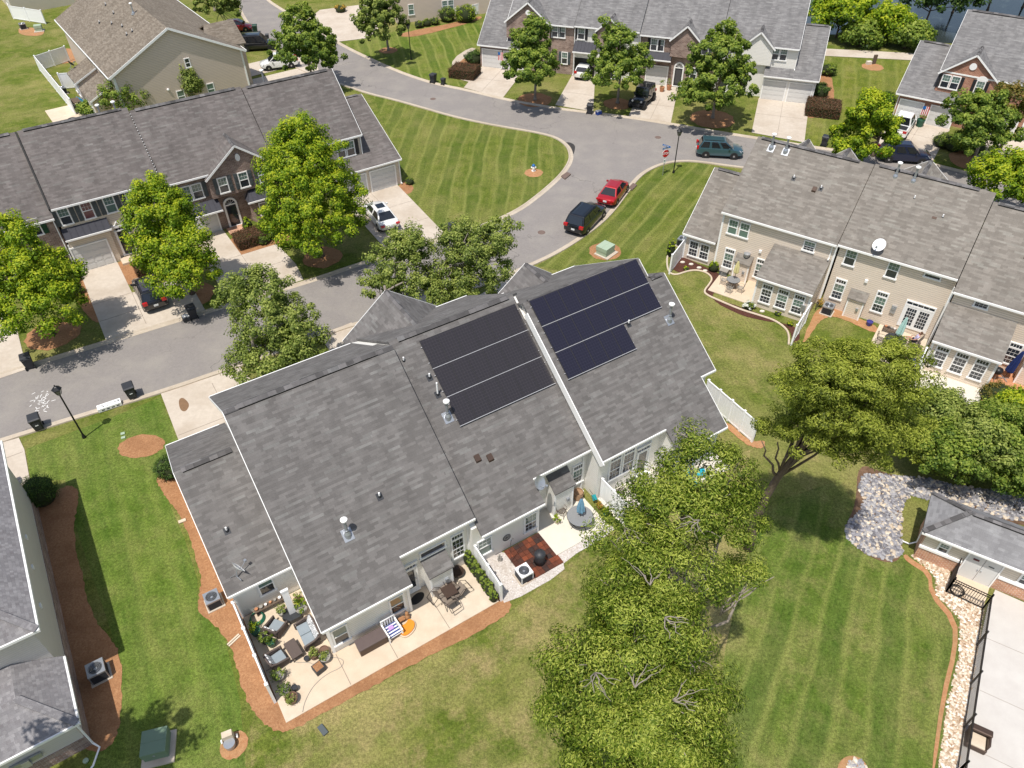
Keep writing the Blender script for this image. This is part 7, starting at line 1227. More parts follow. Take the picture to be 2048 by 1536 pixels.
# striped chair
x = NT('navy_stripe_cloth', .9); s_ = x.n('ShaderNodeSeparateXYZ'); x.l(x.coord(), s_.inputs[0]); x.col(x.ramp(x.math('FRACT', x.math('MULTIPLY', s_.outputs[1], 6)), [(.45, (.75, .75, .78)), (.5, (.03, .06, .22))])); MT['stripe'] = x.m
p = FC.w(2.82, -.62); e = empty('striped_chair', (p.x, p.y, .06), FC.a + .05, 'white chair with navy striped cushion next to the storage box', 'chair'); b = MB()
for s in (-1, 1): b.box(s * .36 - .03, s * .36 + .03, -.42, -.36, 0, .62).box(s * .36 - .03, s * .36 + .03, .34, .4, 0, .9).beam((s * .36, -.45, .62), (s * .36, .4, .62), .07, .04)
b.box(-.36, .36, -.38, .36, .3, .34); [b.box(-.33 + i * .13, -.27 + i * .13, .35, .38, .34, .88) for i in range(6)]; b.box(-.38, .38, .34, .4, .86, .93); b.build('frame', 'white', e); b = MB(); b.box(-.32, .32, -.36, .32, .34, .42); b.build('cushion', 'stripe', e, bevel=.02); b = MB(); b.box(-.14, .12, -.05, .18, .42, .5); b.build('pillow', plain('lilac_cloth', (.5, .3, .65), .9), e, bevel=.03)
p = FC.w(3.5, -.75); e = empty('ride_on_toy', (p.x, p.y, .06), FC.a + .4, 'orange plastic toy with a cream tray beside the striped chair', 'toy'); b = MB(); b.prism(smooth_poly([(-.42, -.3), (.1, -.4), (.45, -.2), (.42, .2), (.1, .1), (-.2, .3), (-.45, .1)], 2), .1, .2); b.build('tray', plain('orange_plastic', (.75, .27, .03), .35), e); b = MB(); b.prism(smooth_poly([(-.48, -.34), (.1, -.46), (.52, -.22), (.48, .26), (.1, .16), (-.2, .36), (-.52, .14)], 2), .02, .1); b.build('rim', 'patio', e)
p = FC.w(3.55, -.28); e = empty('garden_figure', (p.x, p.y, .06), FC.a, 'small clay figure sitting on a brown bench by the wall corner', 'garden ornament'); b = MB(); b.box(-.45, .1, -.12, .12, .2, .25).box(-.42, -.38, -.1, .1, 0, .2).box(.02, .06, -.1, .1, 0, .2); b.build('bench', 'mulch', e); b = MB(); b.lathe((.25, 0, 0), [(.12, 0), (.15, .15), (.1, .32), (.07, .36), (.1, .44), (.08, .54), (.02, .58)], 12); b.build('figure', 'clay', e, smooth=True)
c = FC.w(4.72, .45); b = MB(); b.lathe((0, 0, 0), [(.36, 0), (.36, .015)], 20, 1.2, .7); tag(b.build('door_mat', 'black_metal', loc=(c.x, c.y, .062), rotz=FC.a + .3), 'dark oval door mat in the shade of the back door', 'door mat')
c = FC.w(7.15, .55); e = empty('fire_bowl', (c.x, c.y, .06), 0, 'round dark metal fire bowl by the tall window', 'fire bowl'); b = MB(); b.lathe((0, 0, .12), [(.08, 0), (.3, .1), (.36, .22), (.32, .22), (.2, .1)], 18); b.build('bowl', 'bronze', e); b = MB(); [b.cyl((.2 * math.cos(t), .2 * math.sin(t), 0), (.22 * math.cos(t), .22 * math.sin(t), .2), .02) for t in (0, 2.1, 4.2)]; b.build('leg', 'black_metal', e)
# sling chairs leaning in round a small table
MT['sling'] = plain('taupe_sling', (.22, .18, .145), .85, var=.12); MT['frame_m'] = plain('chair_frame_brown', (.09, .07, .06), .4, .5)
def sling(label):
    e = empty('sling_chair', (0, 0, 0), 0, label, 'patio chair', 'sling chairs tipped against the table'); b = MB(); b.add([(-.26, -.25, .42), (.26, -.25, .42), (.26, .22, .4), (-.26, .22, .4), (-.25, .42, .95), (.25, .42, .95)], [(0, 1, 2, 3), (3, 2, 5, 4)]); b.add([(-.26, -.25, .40), (.26, -.25, .40), (.26, .22, .38), (-.26, .22, .38), (-.25, .44, .95), (.25, .44, .95)], [(3, 2, 1, 0), (4, 5, 2, 3)]); b.build('seat', 'sling', e); b = MB()
    for s in (-1, 1): b.tube([(s * .29, -.3, .01), (s * .29, -.28, .4), (s * .3, -.2, .62), (s * .3, .3, .62)], .016, 6); b.tube([(s * .27, -.26, .42), (s * .27, .22, .4), (s * .26, .44, .97)], .016, 6); b.tube([(s * .29, .34, .01), (s * .28, .2, .4)], .016, 6)
    b.beam((-.29, -.3, .015), (.29, -.3, .015), .03, .03); b.beam((-.26, .44, .97), (.26, .44, .97), .03, .03); b.build('frame', 'frame_m', e); return e
s0 = sling(''); base_pos = (6.15, -.42)
for i, (du, dv, rz, l) in enumerate(((.2, .86, PI, 'sling chair tipped against the table on the side nearest the closet'), (.86, -.12, PI / 2, 'sling chair tipped against the table on the arborvitae side'), (-.86, .12, -PI / 2, 'sling chair tipped against the table on the door side'), (-.2, -.86, 0, 'sling chair tipped against the table on the lawn side'))):
    o = s0 if i == 0 else place(s0); p = FC.w(base_pos[0] + du, base_pos[1] + dv); o.location = (p.x, p.y, .32); o.rotation_euler = (0, 0, 0); o.rotation_mode = 'XYZ'; M_ = Matrix.Rotation(FC.a + rz + .12, 4, 'Z') @ Matrix.Rotation(-.78, 4, 'X'); o.rotation_euler = M_.to_euler(); o['label'] = l
p = FC.w(*base_pos); e = empty('patio_table', (p.x, p.y, .06), FC.a, 'small square brown patio table under the tipped chairs', 'table'); b = MB(); b.box(-.34, .34, -.34, .34, .66, .69); b.build('table_top', 'bronze', e); b = MB(); [b.cyl((sx * .3, sy * .3, 0), (sx * .3, sy * .3, .66), .02) for sx in (-1, 1) for sy in (-1, 1)]; b.build('leg', 'frame_m', e)
# tiled deck: kettle grill under cover, lantern hook
p = FC.w(11.2, -1.15); e = empty('covered_grill', (p.x, p.y, .08), 0, 'round grill under a black cover on the tiled deck', 'grill'); b = MB(); b.lathe((0, 0, .02), [(.3, 0), (.29, .4), (.3, .62), (.31, .7), (.27, .8), (.12, .87), (.02, .89)], 22); b.build('cover', 'dark_plastic', e, smooth=True); b = MB(); b.cyl((-.3, 0, .1), (.3, 0, .1), .02); [b.cyl((s * .3, 0, .08), (s * .34, 0, .08), .08) for s in (-1, 1)]; b.build('wheel', 'tyre', e)
p = FC.w(9.9, -.35); e = empty('garden_hook', (p.x, p.y, .03), 1, 'tall thin shepherd hook at the edge of the deck tiles', 'garden hook'); b = MB(); b.tube([(0, 0, 0), (0, 0, 1.8), (.05, 0, 1.95), (.2, 0, 1.98), (.28, 0, 1.85)], .012, 5); b.build('hook', 'black_metal', e); b = MB(); b.ring((0, 0, 2.1), .1, .012, 14, 4, 'y'); b.build('finial', 'galv', e)
p = FC.w(10.2, .54, 1.05); e = empty('wall_ornament', (p.x, p.y, p.z), FC.a, 'round iron wheel ornament on the wall behind the gravel', 'wall ornament'); b = MB(); b.ring((0, -.02, 0), .22, .02, 22, 5, 'y'); [b.beam((0, -.02, 0), (.22 * math.cos(t), -.02, .22 * math.sin(t)), .015, .015, (0, 1, 0)) for t in np.linspace(0, 2 * PI, 9)[:-1]]; b.build('wheel', 'black_metal', e)
b = MB(); [b.lathe((random.uniform(-.14, .14), random.uniform(-.1, .1), 0), [(.05, 0), (.08, .1), (.04, .3), (.06, .36), (.02, .42)], 8) for _ in range(3)]; c = FC.w(9.55, .15); tag(b.build('stone_figures', 'potgrey', loc=(c.x, c.y, .03)), 'cluster of little stone figures on the white gravel', 'garden ornament')
# umbrella table
MT['mesh_metal'] = plain('grey_mesh_metal', (.32, .325, .33), .5, .4, var=.3, scale=40); MT['umb_blue'] = plain('umbrella_blue', (.16, .32, .45), .85, var=.2, scale=8); MT['umb_teal'] = plain('umbrella_pale_teal', (.35, .52, .48), .85); MT['umb_yellow'] = plain('umbrella_yellow', (.66, .60, .30), .85); MT['umb_navy'] = plain('umbrella_navy', (.01, .025, .12), .85)
def closed_umbrella(e, mat, z0=1.0, z1=2.35, r=.2, x=0, y=0):
    b = MB(); n = 16; prof = [(r * .75, z0), (r, z0 + .12), (r * .8, z0 + (z1 - z0) * .5), (r * .35, z1 - .12), (.02, z1)]; vs = []
    for q, z in prof:
        for i in range(n): t = 2 * PI * i / n; rr = q * (1.12 if i % 2 else .72); vs.append((x + rr * math.cos(t), y + rr * math.sin(t), z))
    b.add(vs, [(k * n + i, k * n + (i + 1) % n, (k + 1) * n + (i + 1) % n, (k + 1) * n + i) for k in range(4) for i in range(n)]); b.build('canopy', mat, e)
    b = MB(); b.cyl((x, y, 0), (x, y, z1 + .1), .02); b.build('pole', 'frame_m', e)
def round_table(pos, r, label, mat='mesh_metal', z=.09, group=None):
    e = empty('round_table', (pos.x, pos.y, z), .3, label, 'table', group); b = MB(); b.lathe((0, 0, .70), [(.001, 0), (r, 0), (r, .03), (.001, .03)], 30); b.build('table_top', mat, e); b = MB(); b.ring((0, 0, .7), r, .02, 30, 6); b.ring((0, 0, .12), r * .55, .015, 24, 5); b.build('rim', 'black_metal', e)
    for i in range(4): t = PI / 2 * i + .3; b = MB(); b.tube([(r * .8 * math.cos(t), r * .8 * math.sin(t), 0), (r * .5 * math.cos(t), r * .5 * math.sin(t), .3), (r * .75 * math.cos(t), r * .75 * math.sin(t), .7)], .016, 6); b.build('leg', 'black_metal', e)
    return e
def iron_chair(pos, rz, label, group='wrought iron patio chairs', z=.09, mat='bronze'):
    e = empty('iron_chair', (pos.x, pos.y, z), rz, label, 'patio chair', group); b = MB(); b.ring((0, 0, .43), .22, .014, 20, 5)
    for i in range(6): x = -.18 + i * .072; b.beam((x, -.2, .43), (x, .2, .43), .02, .008); b.beam((-.2, x, .434), (.2, x, .434), .02, .008)
    b.build('seat', mat, e); b = MB(); b.tube([(-.2, .2, .43), (-.22, .26, .75), (-.12, .3, .93), (0, .31, .97), (.12, .3, .93), (.22, .26, .75), (.2, .2, .43)], .014, 6); b.ring((0, .27, .7), .09, .01, 16, 4, 'y'); [b.tube([(s * .1, .21, .43), (s * .06, .26, .62), (s * .13, .29, .85)], .009, 5) for s in (-1, 1)]; b.build('backrest', mat, e); b = MB()
    for s in (-1, 1): b.tube([(s * .24, .22, .62), (s * .27, -.05, .66), (s * .25, -.2, .6), (s * .2, -.2, .43)], .012, 5)
    b.build('armrest', mat, e)
    for sx in (-1, 1):
        for sy in (-1, 1): b = MB(); b.cyl((sx * .18, sy * .18, .43), (sx * .22, sy * .24, 0), .012, n=6); b.build('leg', mat, e)
    return e
tp = FC.w(14.45, -.3); round_table(tp, .72, 'round grey mesh table under the folded blue umbrella'); e = empty('patio_umbrella', (tp.x, tp.y, .12), 0, 'folded sky blue umbrella through the mesh table', 'umbrella'); closed_umbrella(e, 'umb_blue', 1.05, 2.2, .22)
iron_chair(FC.w(13.95, .72), FC.a + .5, 'ornate iron chair behind the mesh table'); iron_chair(FC.w(17.55, .0), FC.a - .3, 'ornate iron chair beyond the white divider'); iron_chair(FC.w(18.6, -.1), FC.a + 1.0, 'second iron chair half hidden by the oak')
pot(FC, 13.45, .45, .17, .26, 'small cream pot with a spiky plant below the second closet', 'patio', 'leaf_lime', 1.3, .35, z=.09)
p = FC.w(15.45, 1.2); e = empty('rain_barrel', (p.x, p.y, .09), 0, 'tan wooden tub by the tall patio window', 'barrel'); b = MB(); b.lathe((0, 0, 0), [(.24, 0), (.29, .3), (.28, .6), (.25, .6), (.25, .5)], 18); b.ring((0, 0, .15), .265, .012, 20, 4); b.ring((0, 0, .45), .295, .012, 20, 4); b.build('tub', plain('tub_wood', (.35, .22, .13), .8), e)
p = FC.w(15.95, .55); e = empty('folding_chair', (p.x, p.y, .09), FC.a + 1.2, 'folded teal camp chair leaning at the white divider', 'camp chair'); b = MB(); b.add([(-.2, -.04, .25), (.2, -.04, .25), (.2, .12, .85), (-.2, .12, .85)], [(0, 1, 2, 3)]); b.add([(-.2, -.25, .4), (.2, -.25, .4), (.2, .0, .35), (-.2, .0, .35)], [(0, 1, 2, 3)]); b.build('cloth', plain('teal_cloth', (.01, .25, .28), .8), e); b = MB(); [b.tube([(s * .22, -.3, 0), (s * .2, .14, .9)], .012, 5) or b.tube([(s * .22, .2, 0), (s * .2, -.27, .45)], .012, 5) for s in (-1, 1)]; b.build('frame', 'frame_m', e)
pot(FC, 16.1, .0, .16, .2, 'terracotta pot on the strip by the white divider', 'terracotta', 'leaf_gold', 1.1, .2, z=.03); pot(FC, 16.1, -.55, .2, .2, 'square green trough on the strip by the white divider', 'potgreen', 'leaf_lime', 1.1, .2, z=.03)
for i, (u, v, c_) in enumerate(((21.6, -1.6, (.02, .42, .55)), (22.5, -1.3, (.03, .38, .5)), (20.6, -1.7, (.02, .45, .6)))):
    p = FC.w(u, v); e = empty('beach_chair', (p.x, p.y, .06), FC.a + i, ('bright blue lounge chair at the right unit, furthest right', 'bright blue lounge chair between the other two', 'bright blue lounge chair nearest the white side wall')[i], 'lounge chair', 'bright blue chairs under the oak'); b = MB(); b.add([(-.28, -.3, .3), (.28, -.3, .3), (.28, .25, .25), (-.28, .25, .25), (.26, .55, .9), (-.26, .55, .9)], [(0, 1, 2, 3), (3, 2, 4, 5)]); b.build('cloth', plain('blue_cloth', c_, .8) if i == 0 else e0, e); e0 = e.children[0].data.materials[0]; b = MB(); [b.tube([(s * .29, -.3, 0), (s * .29, -.3, .32), (s * .28, .25, .26), (s * .26, .56, .92)], .015, 5) or b.cyl((s * .29, .3, 0), (s * .29, .25, .28), .015) for s in (-1, 1)]; b.build('frame', 'galv', e)
c = FC.w(-1.88, -3.15); e = empty('flood_light', (c.x, c.y, 0), FC.a + .2, 'dark grey box lying on the grass below the patio', 'utility cover'); b = MB(); b.box(-.13, .13, -.26, .26, 0, .12); b.build('box', 'shut_grey', e, bevel=.02)
c = G(461, 1484); e = empty('pump_box', (c.x, c.y, 0), .4, 'weathered white grill cart standing on bare clay at the bottom', 'grill cart'); b = MB(); b.box(-.22, .22, -.02, .26, .05, .62); b.build('cabinet', 'patio', e, bevel=.01); b = MB(); b.lathe((0, -.2, .05), [(.22, 0), (.25, .2), (.25, .3)], 14); b.build('basin', 'galv', e); b = MB(); b.cyl((0, -.2, .33), (0, -.2, .34), .22, n=14); b.build('soil', 'mulch', e); b = MB(); [b.cyl((s * .3, .1, .12), (s * .36, .1, .12), .1) for s in (-1, 1)]; b.build('wheel', 'white', e)
c = G(172, 1522); b = MB(); b.cyl((0, 0, 0), (0, 0, .05), .12, n=14); tag(b.build('cleanout_cap', 'ugreen2', loc=(c.x, c.y, .01)), 'round pale cap in the shade at the bottom left', 'cap')
for u, v, rz, l in ((-3.9, 3.3, .4, 'upper pair of white splash boards beside the patio fence'), ): p = FC.w(u, v); b = MB(); b.box(-.1, -.02, -.35, .35, 0, .05).box(.02, .1, -.35, .35, 0, .05); tag(b.build('splash_boards', 'patio', loc=(p.x, p.y, .03), rotz=FC.a + rz - 1.6), l, 'boards')
c = G(365, 1043); b = MB(); b.box(-.2, .2, -.1, .1, 0, .06); tag(b.build('splash_block', 'patio', loc=(c.x, c.y, .03), rotz=.5), 'pale splash block in the straw beside the left wing', 'splash block')
# ================================================================== right row patios
tp = FR.w(-6.15, -2.6); round_table(tp, .5, 'small round glass table on the first rear patio', 'mesh_metal', .06); e = empty('patio_umbrella', (tp.x, tp.y, .06), 0, 'folded yellow umbrella on the first rear patio', 'umbrella'); closed_umbrella(e, 'umb_yellow', 1.25, 2.35, .2, .1, .1)
iron_chair(FR.w(-6.85, -2.6), FR.a + 1.5, 'light metal chair left of the small round table', 'light metal chairs', .06, 'potgrey'); iron_chair(FR.w(-5.4, -2.9), FR.a - 1.6, 'light metal chair right of the small round table', 'light metal chairs', .06, 'potgrey'); iron_chair(FR.w(-6.1, -3.4), FR.a + 3.1, 'light metal chair on the lawn side of the small table', 'light metal chairs', .06, 'potgrey')
p = FR.w(-7.35, -1.35); e = empty('deck_box', (p.x, p.y, .06), FR.a, 'small grey lidded box beside the tan closet', 'storage box'); b = MB(); b.box(-.3, .3, -.22, .22, 0, .4); b.build('box', 'shut_grey', e); b = MB(); b.box(-.33, .33, -.25, .25, .4, .46); b.build('lid', 'potgrey', e, bevel=.01)
tp = FR.w(6.0, -3.3); e = round_table(tp, .7, 'dark round table under the folded pale teal umbrella', 'dark_plastic', .06); e = empty('patio_umbrella', (tp.x, tp.y, .06), 0, 'folded pale teal umbrella leaning before the french doors', 'umbrella'); closed_umbrella(e, 'umb_teal', 1.05, 2.5, .22); e.rotation_euler = (-.1, .12, 0)
for u, v, rz, l in ((5.1, -3.4, 1.5, 'dark iron chair left of the teal umbrella table'), (5.8, -4.3, 3.0, 'dark iron chair on the lawn side of the teal umbrella table'), (6.85, -3.9, -2.2, 'dark iron chair right of the teal umbrella table')): iron_chair(FR.w(u, v), FR.a + rz, l, 'dark chairs around the teal umbrella table', .06, 'black_metal')
p = FR.w(5.35, -1.75); e = empty('plant_stand', (p.x, p.y, .06), FR.a, 'low stand of jumbled baskets and plants by the patio post', 'plant stand'); b = MB(); b.box(-.45, .45, -.22, .22, .32, .36); [b.cyl((sx * .4, sy * .18, 0), (sx * .4, sy * .18, .32), .02) for sx in (-1, 1) for sy in (-1, 1)]; b.build('shelf', 'bark', e); [(lambda b, i: (b.lathe((-.3 + i * .2, 0, .36), [(.07, 0), (.1, .14), (.08, .14)], 10), b.build('small_pot', ('terracotta', 'wicker', 'potgrey', 'gravel')[i], e)))(MB(), i) for i in range(4)]
pot(FR, 7.55, -2.7, .2, .25, 'wicker basket planter by the second white divider', 'wicker', None, z=.06); pot(FR, 7.3, -3.8, .28, .34, 'leafy green pot near the second white divider', 'dark_plastic', 'leaf_mid', 1.3, .5, z=.06); pot(FR, 6.9, -4.3, .28, .2, 'shallow brown bowl near the second white divider', 'potbrown', None, z=.06); pot(FR, 3.95, -1.6, .24, .34, 'glazed blue pot below the patio window', 'potblue', None, z=.02); pot(FR, 4.5, -4.3, .2, .3, 'pale pot at the lawn corner of the second patio', 'potgrey', 'leaf_dull', .9, .15, z=.02)
p = FR.w(7.45, -4.9); e = empty('toy_car', (p.x, p.y, .06), FR.a, 'white plastic ride-on with a blue seat at the patio edge', 'toy'); b = MB(); b.box(-.35, .35, -.25, .25, .08, .35); b.build('body', 'swhite', e, bevel=.06); b = MB(); b.lathe((.1, .3, .3), [(.2, 0), (.24, .1), (.18, .2), (.02, .24)], 14); b.build('seat', 'blue', e, smooth=True); b = MB(); [b.cyl((sx * .25, sy * .25, .08), (sx * .25, sy * .28, .08), .08) for sx in (-1, 1) for sy in (-1, 1)]; b.build('wheel', 'tyre', e)
p = FR.w(.15, -1.35); e = empty('scrap_pile', (p.x, p.y, .02), FR.a, 'bicycle wheel and orange flowers leaning at the row corner', 'garden clutter'); b = MB(); b.ring((0, -.45, .32), .3, .018, 24, 5, 'x'); b.ring((.1, -.2, .32), .22, .015, 24, 5, 'y'); b.build('wheel', 'black_metal', e); q = clumps([(.15, .1, .35, .3, .25, .25)], 8, .14, 30, .7); leaf_mesh('flowers', 'leaf_gold', *q, .09, .6, e)
tp = FR.w(13.0, -2.6); e = empty('patio_umbrella', (tp.x, tp.y, .06), 0, 'folded navy umbrella on the terracotta patio', 'umbrella'); closed_umbrella(e, 'umb_navy', .6, 2.4, .26); e.rotation_euler = (.0, .12, 0); b = MB(); b.beam((-.4, 0, .03), (.4, 0, .03), .06, .04); b.beam((0, -.4, .03), (0, .4, .03), .06, .04); b.build('base', 'galv', e)
p = FR.w(12.5, -2.6) ; p = FR.w(12.45, -3.0); e = empty('covered_grill', (p.x, p.y, .06), 0, 'dark kettle grill between sunroom and navy umbrella', 'grill'); b = MB(); b.lathe((0, 0, .45), [(.05, 0), (.28, .12), (.31, .25), (.28, .4), (.12, .5), (.02, .52)], 18); b.build('kettle', 'black_metal', e, smooth=True); b = MB(); [b.cyl((.1 * math.cos(t), .1 * math.sin(t), .5), (.3 * math.cos(t), .3 * math.sin(t), 0), .015) for t in (0, 2.1, 4.2)]; b.build('leg', 'galv', e)
for px, py, l in ((1365, 525, 'small tan stone in the dark bed near the short fence'), (1382, 529, 'white rounded stone in the dark bed'), (1524, 623, 'little white stone below the sunroom windows'), (1398, 536, 'flat pink stepping stone in the dark bed'), (1410, 542, 'second flat pink stepping stone in the dark bed')): c = G(px, py); b = MB(); b.lathe((0, 0, 0), [(.17, 0), (.15, .06), (.06, .1)], 8, 1.2, .8); tag(b.build('garden_stone', 'patio_pale', loc=(c.x, c.y, .02)), l, 'stone', 'stones in the dark garden bed')
# ================================================================== yard bits elsewhere
c = G(163, 208); e = empty('kayak', (c.x, c.y, .05), math.radians(128), 'bright blue kayak leaning at the end of the tan house fence', 'kayak'); b = MB(); n = 10; rg = []
for i in range(13): t = -1 + i / 6; w_ = .36 * (1 - abs(t) ** 2.4) + .01; rg += [(t * 1.6, w_ * math.cos(2 * PI * j / n), .2 + w_ * .55 * math.sin(2 * PI * j / n) + .12 * t * t) for j in range(n)]
b.add(rg, [(i * n + j, i * n + (j + 1) % n, (i + 1) * n + (j + 1) % n, (i + 1) * n + j) for i in range(12) for j in range(n)]); b.build('hull', plain('kayak_blue', (.0, .22, .42), .35), e, smooth=True); b = MB(); b.ring((0, 0, .40), .2, .02, 20, 5, 'z', 1.6, .8); b.build('cockpit_rim', 'black_metal', e)
for u, v, l in ((-17.3, 8.4, 'brown patio table set against the tan house lean-to'),): p = FN.w(u, v); e = empty('patio_table', (p.x, p.y, .06), FN.a, l, 'table'); b = MB(); b.box(-.5, .5, -.8, .8, .7, .74); b.build('table_top', 'bark', e); b = MB(); [b.cyl((sx * .42, sy * .7, 0), (sx * .42, sy * .7, .7), .03) for sx in (-1, 1) for sy in (-1, 1)]; b.build('leg', 'bark', e)
for u, v, l in ((-17.0, 6.9, 'round dark fire bowl in the tan house yard'), (-18.6, 5.2, 'dark oval mat on the tan house patio')): p = FN.w(u, v); b = MB(); b.lathe((0, 0, 0), [(.4, 0), (.45, .3 if 'bowl' in l else .03), (.3, .3 if 'bowl' in l else .03)], 16); tag(b.build('fire_bowl' if 'bowl' in l else 'patio_mat', 'black_metal', loc=(p.x, p.y, .07)), l, 'fire bowl' if 'bowl' in l else 'mat')
c = G(1747, 128); e = empty('wooden_marker', (c.x, c.y, 0), .2, 'brown wooden post marker in a clay circle near the path', 'marker post'); b = MB(); b.box(-.2, .2, -.12, .12, 0, 1.1); b.build('post', 'bark', e); b = MB(); b.box(-1.0, -.4, -.2, .2, 0, .4); b.build('box', 'patio_pale', e)
for px, py, F, l in ((1013, 120, FT, 'flag'), (1845, 222, FU, 'flag')):
    u, v = (-33.55, .2) if F is FT else (-.32, -.15); p = F.w(u, v, 1.9 if F is FT else 1.75); e = empty('wall_flag', (p.x, p.y, p.z), F.a, 'striped flag on a pole by the left garage of the far row' if F is FT else 'striped flag hanging between the brick house garage doors', 'flag', 'striped flags at the garages'); b = MB(); b.cyl((0, 0, 0), (.0, -.9, .5), .015); b.build('pole', 'galv', e); b = MB()
    for i in range(7): b.cur = i % 2; x0 = -.12 - .0; b.add([(i * .09 - .3, -.75, .38 - i * .0), (i * .09 - .21, -.75, .38), (i * .09 - .21, -.7, -.6), (i * .09 - .3, -.7, -.6)], [(0, 1, 2, 3)])
    b.build('cloth', ['sred', 'swhite'], e); b = MB(); b.box(-.3, -.02, -.765, -.755, .05, .38); b.build('canton', 'sblue', e)
pot(FU, -.35, -1.0, .42, .75, 'large green tub between the brick house garage doors', 'potgreen', 'leaf_mid', 1.0, .5, z=.03)
for u, v, l in ((-12.9, -.3, 'pale ornament cluster by the arched doorway of the far row'), (-13.6, -1.0, 'small potted tree before the far row garage')): pot(FT, u, v, .3, .5, l, 'terracotta', 'leaf_mid', 1.1, .8)
# ================================================================== people
MT['skin'] = plain('skin', (.52, .28, .19), .6, var=.05); MT['lilac'] = plain('lavender_shirt', (.50, .46, .66), .85, var=.08); MT['short'] = plain('dark_shorts', (.03, .03, .045), .9); MT['hair'] = plain('brown_hair', (.12, .06, .03), .8); MT['hivis'] = plain('hi_vis_yellow', (.55, .85, .06), .8)
def skin_body(name, mat, verts, edges, radii, parent, sub=2):
    me = bpy.data.meshes.new(name); me.from_pydata(verts, edges, []); o = bpy.data.objects.new(name, me); COL.objects.link(o); o.parent = parent; me.materials.append(MT[mat])
    o.modifiers.new('skin', 'SKIN')
    sv = me.skin_vertices[0].data
    for i, r in enumerate(radii): sv[i].radius = (r, r) if not isinstance(r, tuple) else r; sv[i].use_root = (i == 0)
    s = o.modifiers.new('sub', 'SUBSURF'); s.levels = sub; s.render_levels = sub; dg = bpy.context.evaluated_depsgraph_get(); m2 = bpy.data.meshes.new_from_object(o.evaluated_get(dg)); o.modifiers.clear(); o.data = m2; m2.materials.clear(); m2.materials.append(MT[mat]); m2.polygons.foreach_set('use_smooth', [True] * len(m2.polygons)); return o
def finger_set(e, wrist, d, up, side, sc=1.0):
    """five separate fingers of unequal length, bent, rooted in a flat palm"""
    d = Vector(d).normalized(); up = Vector(up).normalized(); s = d.cross(up).normalized() * side; w_ = Vector(wrist)
    for i, L_ in enumerate((.072, .082, .076, .058)):
        r = w_ + d * .085 + s * (-.03 + i * .02); pts = [r - d * .02, r, r + d * L_ * .5 - up * .008, r + d * L_ * .8 - up * .03]; b = MB(); b.tube(pts, .0095, 6, .007); b.build('finger', 'skin', e, smooth=True)
    r = w_ + d * .03 - s * .03; b = MB(); b.tube([r, r - s * .03 + d * .03, r - s * .035 + d * .06], .011, 6, .008); b.build('thumb', 'skin', e, smooth=True)
def head(e, pos, face, hair='hair'):
    p = Vector(pos); f = Vector(face).normalized(); f.z = 0; f.normalize(); s = Vector((0, 0, 1)).cross(f)
    b = MB(); n = 14; prof = [(.02, -.115), (.05, -.10), (.068, -.06), (.076, 0), (.078, .04), (.066, .085), (.035, .112), (.005, .12)]; b.lathe(p, prof, n, 1, 1); o = b.build('head', 'skin', e, smooth=True)
    b = MB(); b.tube([p + f * .07 + Vector((0, 0, .01)), p + f * .098 - Vector((0, 0, .02)), p + f * .075 - Vector((0, 0, .03))], .011, 6); b.build('nose', 'skin', o, smooth=True)
    for q in (-1, 1): b = MB(); c_ = p + f * .069 + s * q * .03 + Vector((0, 0, .012)); b.lathe(c_ - Vector((0, 0, .008)), [(.002, 0), (.01, .008), (.002, .016)], 8); b.build('eye', 'swhite', o); b = MB(); b.lathe(p + s * q * .078 - Vector((0, 0, .02)), [(.004, 0), (.014, .015), (.016, .035), (.005, .05)], 8); b.build('ear', 'skin', o, smooth=True)
    b = MB(); b.beam(p + f * .071 - s * .022 - Vector((0, 0, .052)), p + f * .071 + s * .022 - Vector((0, 0, .052)), .008, .008); b.build('mouth', 'sred', o)
    b = MB(); b.lathe(p + Vector((0, 0, .02)) - f * .012, [(.083, -.03), (.086, .02), (.075, .07), (.042, .105), (.005, .115)], n); b.lathe(p - f * .035 - Vector((0, 0, .08)), [(.05, 0), (.07, .06), (.07, .12)], n); b.build('hair', hair, o, smooth=True); return o
# woman seated in a lounge chair by the french doors, legs stretched out
pp = FR.w(7.15, -2.35); pe = empty('person', (pp.x, pp.y, .06), FR.a, 'person in a lavender shirt lounging with legs stretched out by the french doors', 'person')
V = [(0, 0, .48), (-.02, 0, .66), (.06, 0, .84), (.13, 0, .98), (.16, 0, 1.05), (-.02, -.10, .50), (-.42, -.11, .52), (-.78, -.12, .30), (-.86, -.12, .26), (-.98, -.12, .33), (-.02, .10, .50), (-.40, .12, .54), (-.74, .20, .34), (-.82, .21, .30), (-.93, .22, .37), (.10, -.19, .95), (.02, -.27, .72), (-.2, -.22, .62), (.10, .19, .95), (.04, .28, .74), (-.16, .24, .66)]
E_ = [(0, 1), (1, 2), (2, 3), (3, 4), (0, 5), (5, 6), (6, 7), (7, 8), (8, 9), (0, 10), (10, 11), (11, 12), (12, 13), (13, 14), (3, 15), (15, 16), (16, 17), (3, 18), (18, 19), (19, 20)]
Rr = [(.13, .12), (.115, .105), (.13, .12), (.09, .08), .05, .09, .065, .042, .045, .028, .09, .065, .042, .045, .028, .055, .042, .027, .055, .042, .027]
skin_body('body', 'skin', V, E_, Rr, pe)
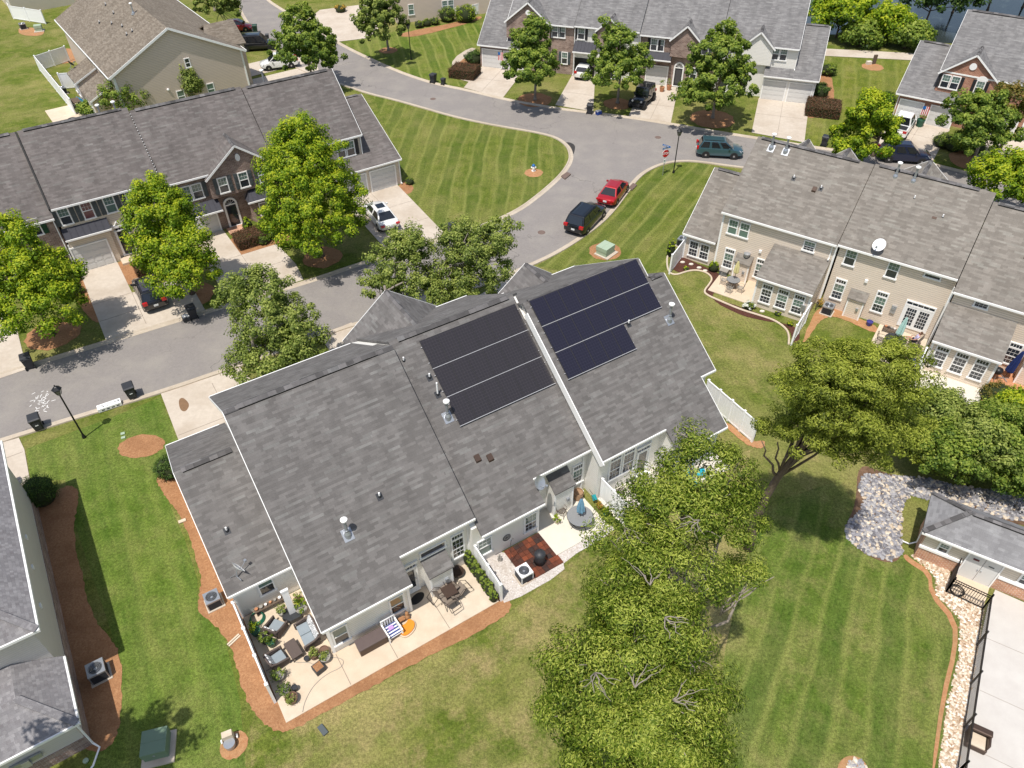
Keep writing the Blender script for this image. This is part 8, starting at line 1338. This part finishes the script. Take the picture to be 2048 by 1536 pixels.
Vs = [(.0, 0, .50), (-.01, 0, .66), (.06, 0, .84), (.125, 0, .97), (.10, -.2, .95), (.06, -.25, .83), (.10, .2, .95), (.07, .26, .84)]; skin_body('shirt', 'lilac', Vs, [(0, 1), (1, 2), (2, 3), (3, 4), (4, 5), (3, 6), (6, 7)], [(.155, .145), (.14, .13), (.155, .14), (.11, .09), .072, .062, .072, .062], pe)
skin_body('shorts', 'short', [(.0, 0, .48), (-.03, -.10, .50), (-.26, -.11, .52), (-.03, .10, .50), (-.26, .12, .53)], [(0, 1), (1, 2), (0, 3), (3, 4)], [(.15, .13), .105, .085, .105, .085], pe)
head(pe, (.18, 0, 1.19), (-1, 0, 0)); finger_set(pe, (-.2, -.22, .62), (-1, 0, -.2), (0, 0, 1), 1); finger_set(pe, (-.16, .24, .66), (-1, 0, -.2), (0, 0, 1), -1)
for y in (-.12, .21): b = MB(); b.box(-.95 if y > 0 else -1.0, -.80, y - .045, y + .045, .27, .36); b.build('shoe', 'swhite', pe, bevel=.02)
ce_ = empty('lounge_chair', (pp.x, pp.y, .06), FR.a, 'dark lounge chair and footstool holding the seated person', 'lounge chair'); b = MB(); b.box(-.32, .28, -.28, .28, .32, .38); b.build('seat', 'sling', ce_); b = MB(); b.add([(.2, -.28, .38), (.2, .28, .38), (.42, .28, 1.05), (.42, -.28, 1.05), (.24, -.28, .36), (.24, .28, .36), (.46, .28, 1.05), (.46, -.28, 1.05)], [(0, 1, 2, 3), (7, 6, 5, 4), (0, 3, 7, 4), (1, 5, 6, 2), (3, 2, 6, 7)]); b.build('backrest', 'sling', ce_); b = MB()
for s in (-1, 1): b.tube([(-.32, s * .3, 0), (-.32, s * .3, .6), (.3, s * .3, .62), (.3, s * .3, 0)], .015, 6)
b.build('frame', 'black_metal', ce_); b = MB(); b.box(-1.0, -.62, -.22, .3, .16, .2); [b.cyl((x_, y_, 0), (x_, y_, .16), .014) for x_ in (-.95, -.66) for y_ in (-.18, .26)]; b.build('footstool', 'sling', ce_)
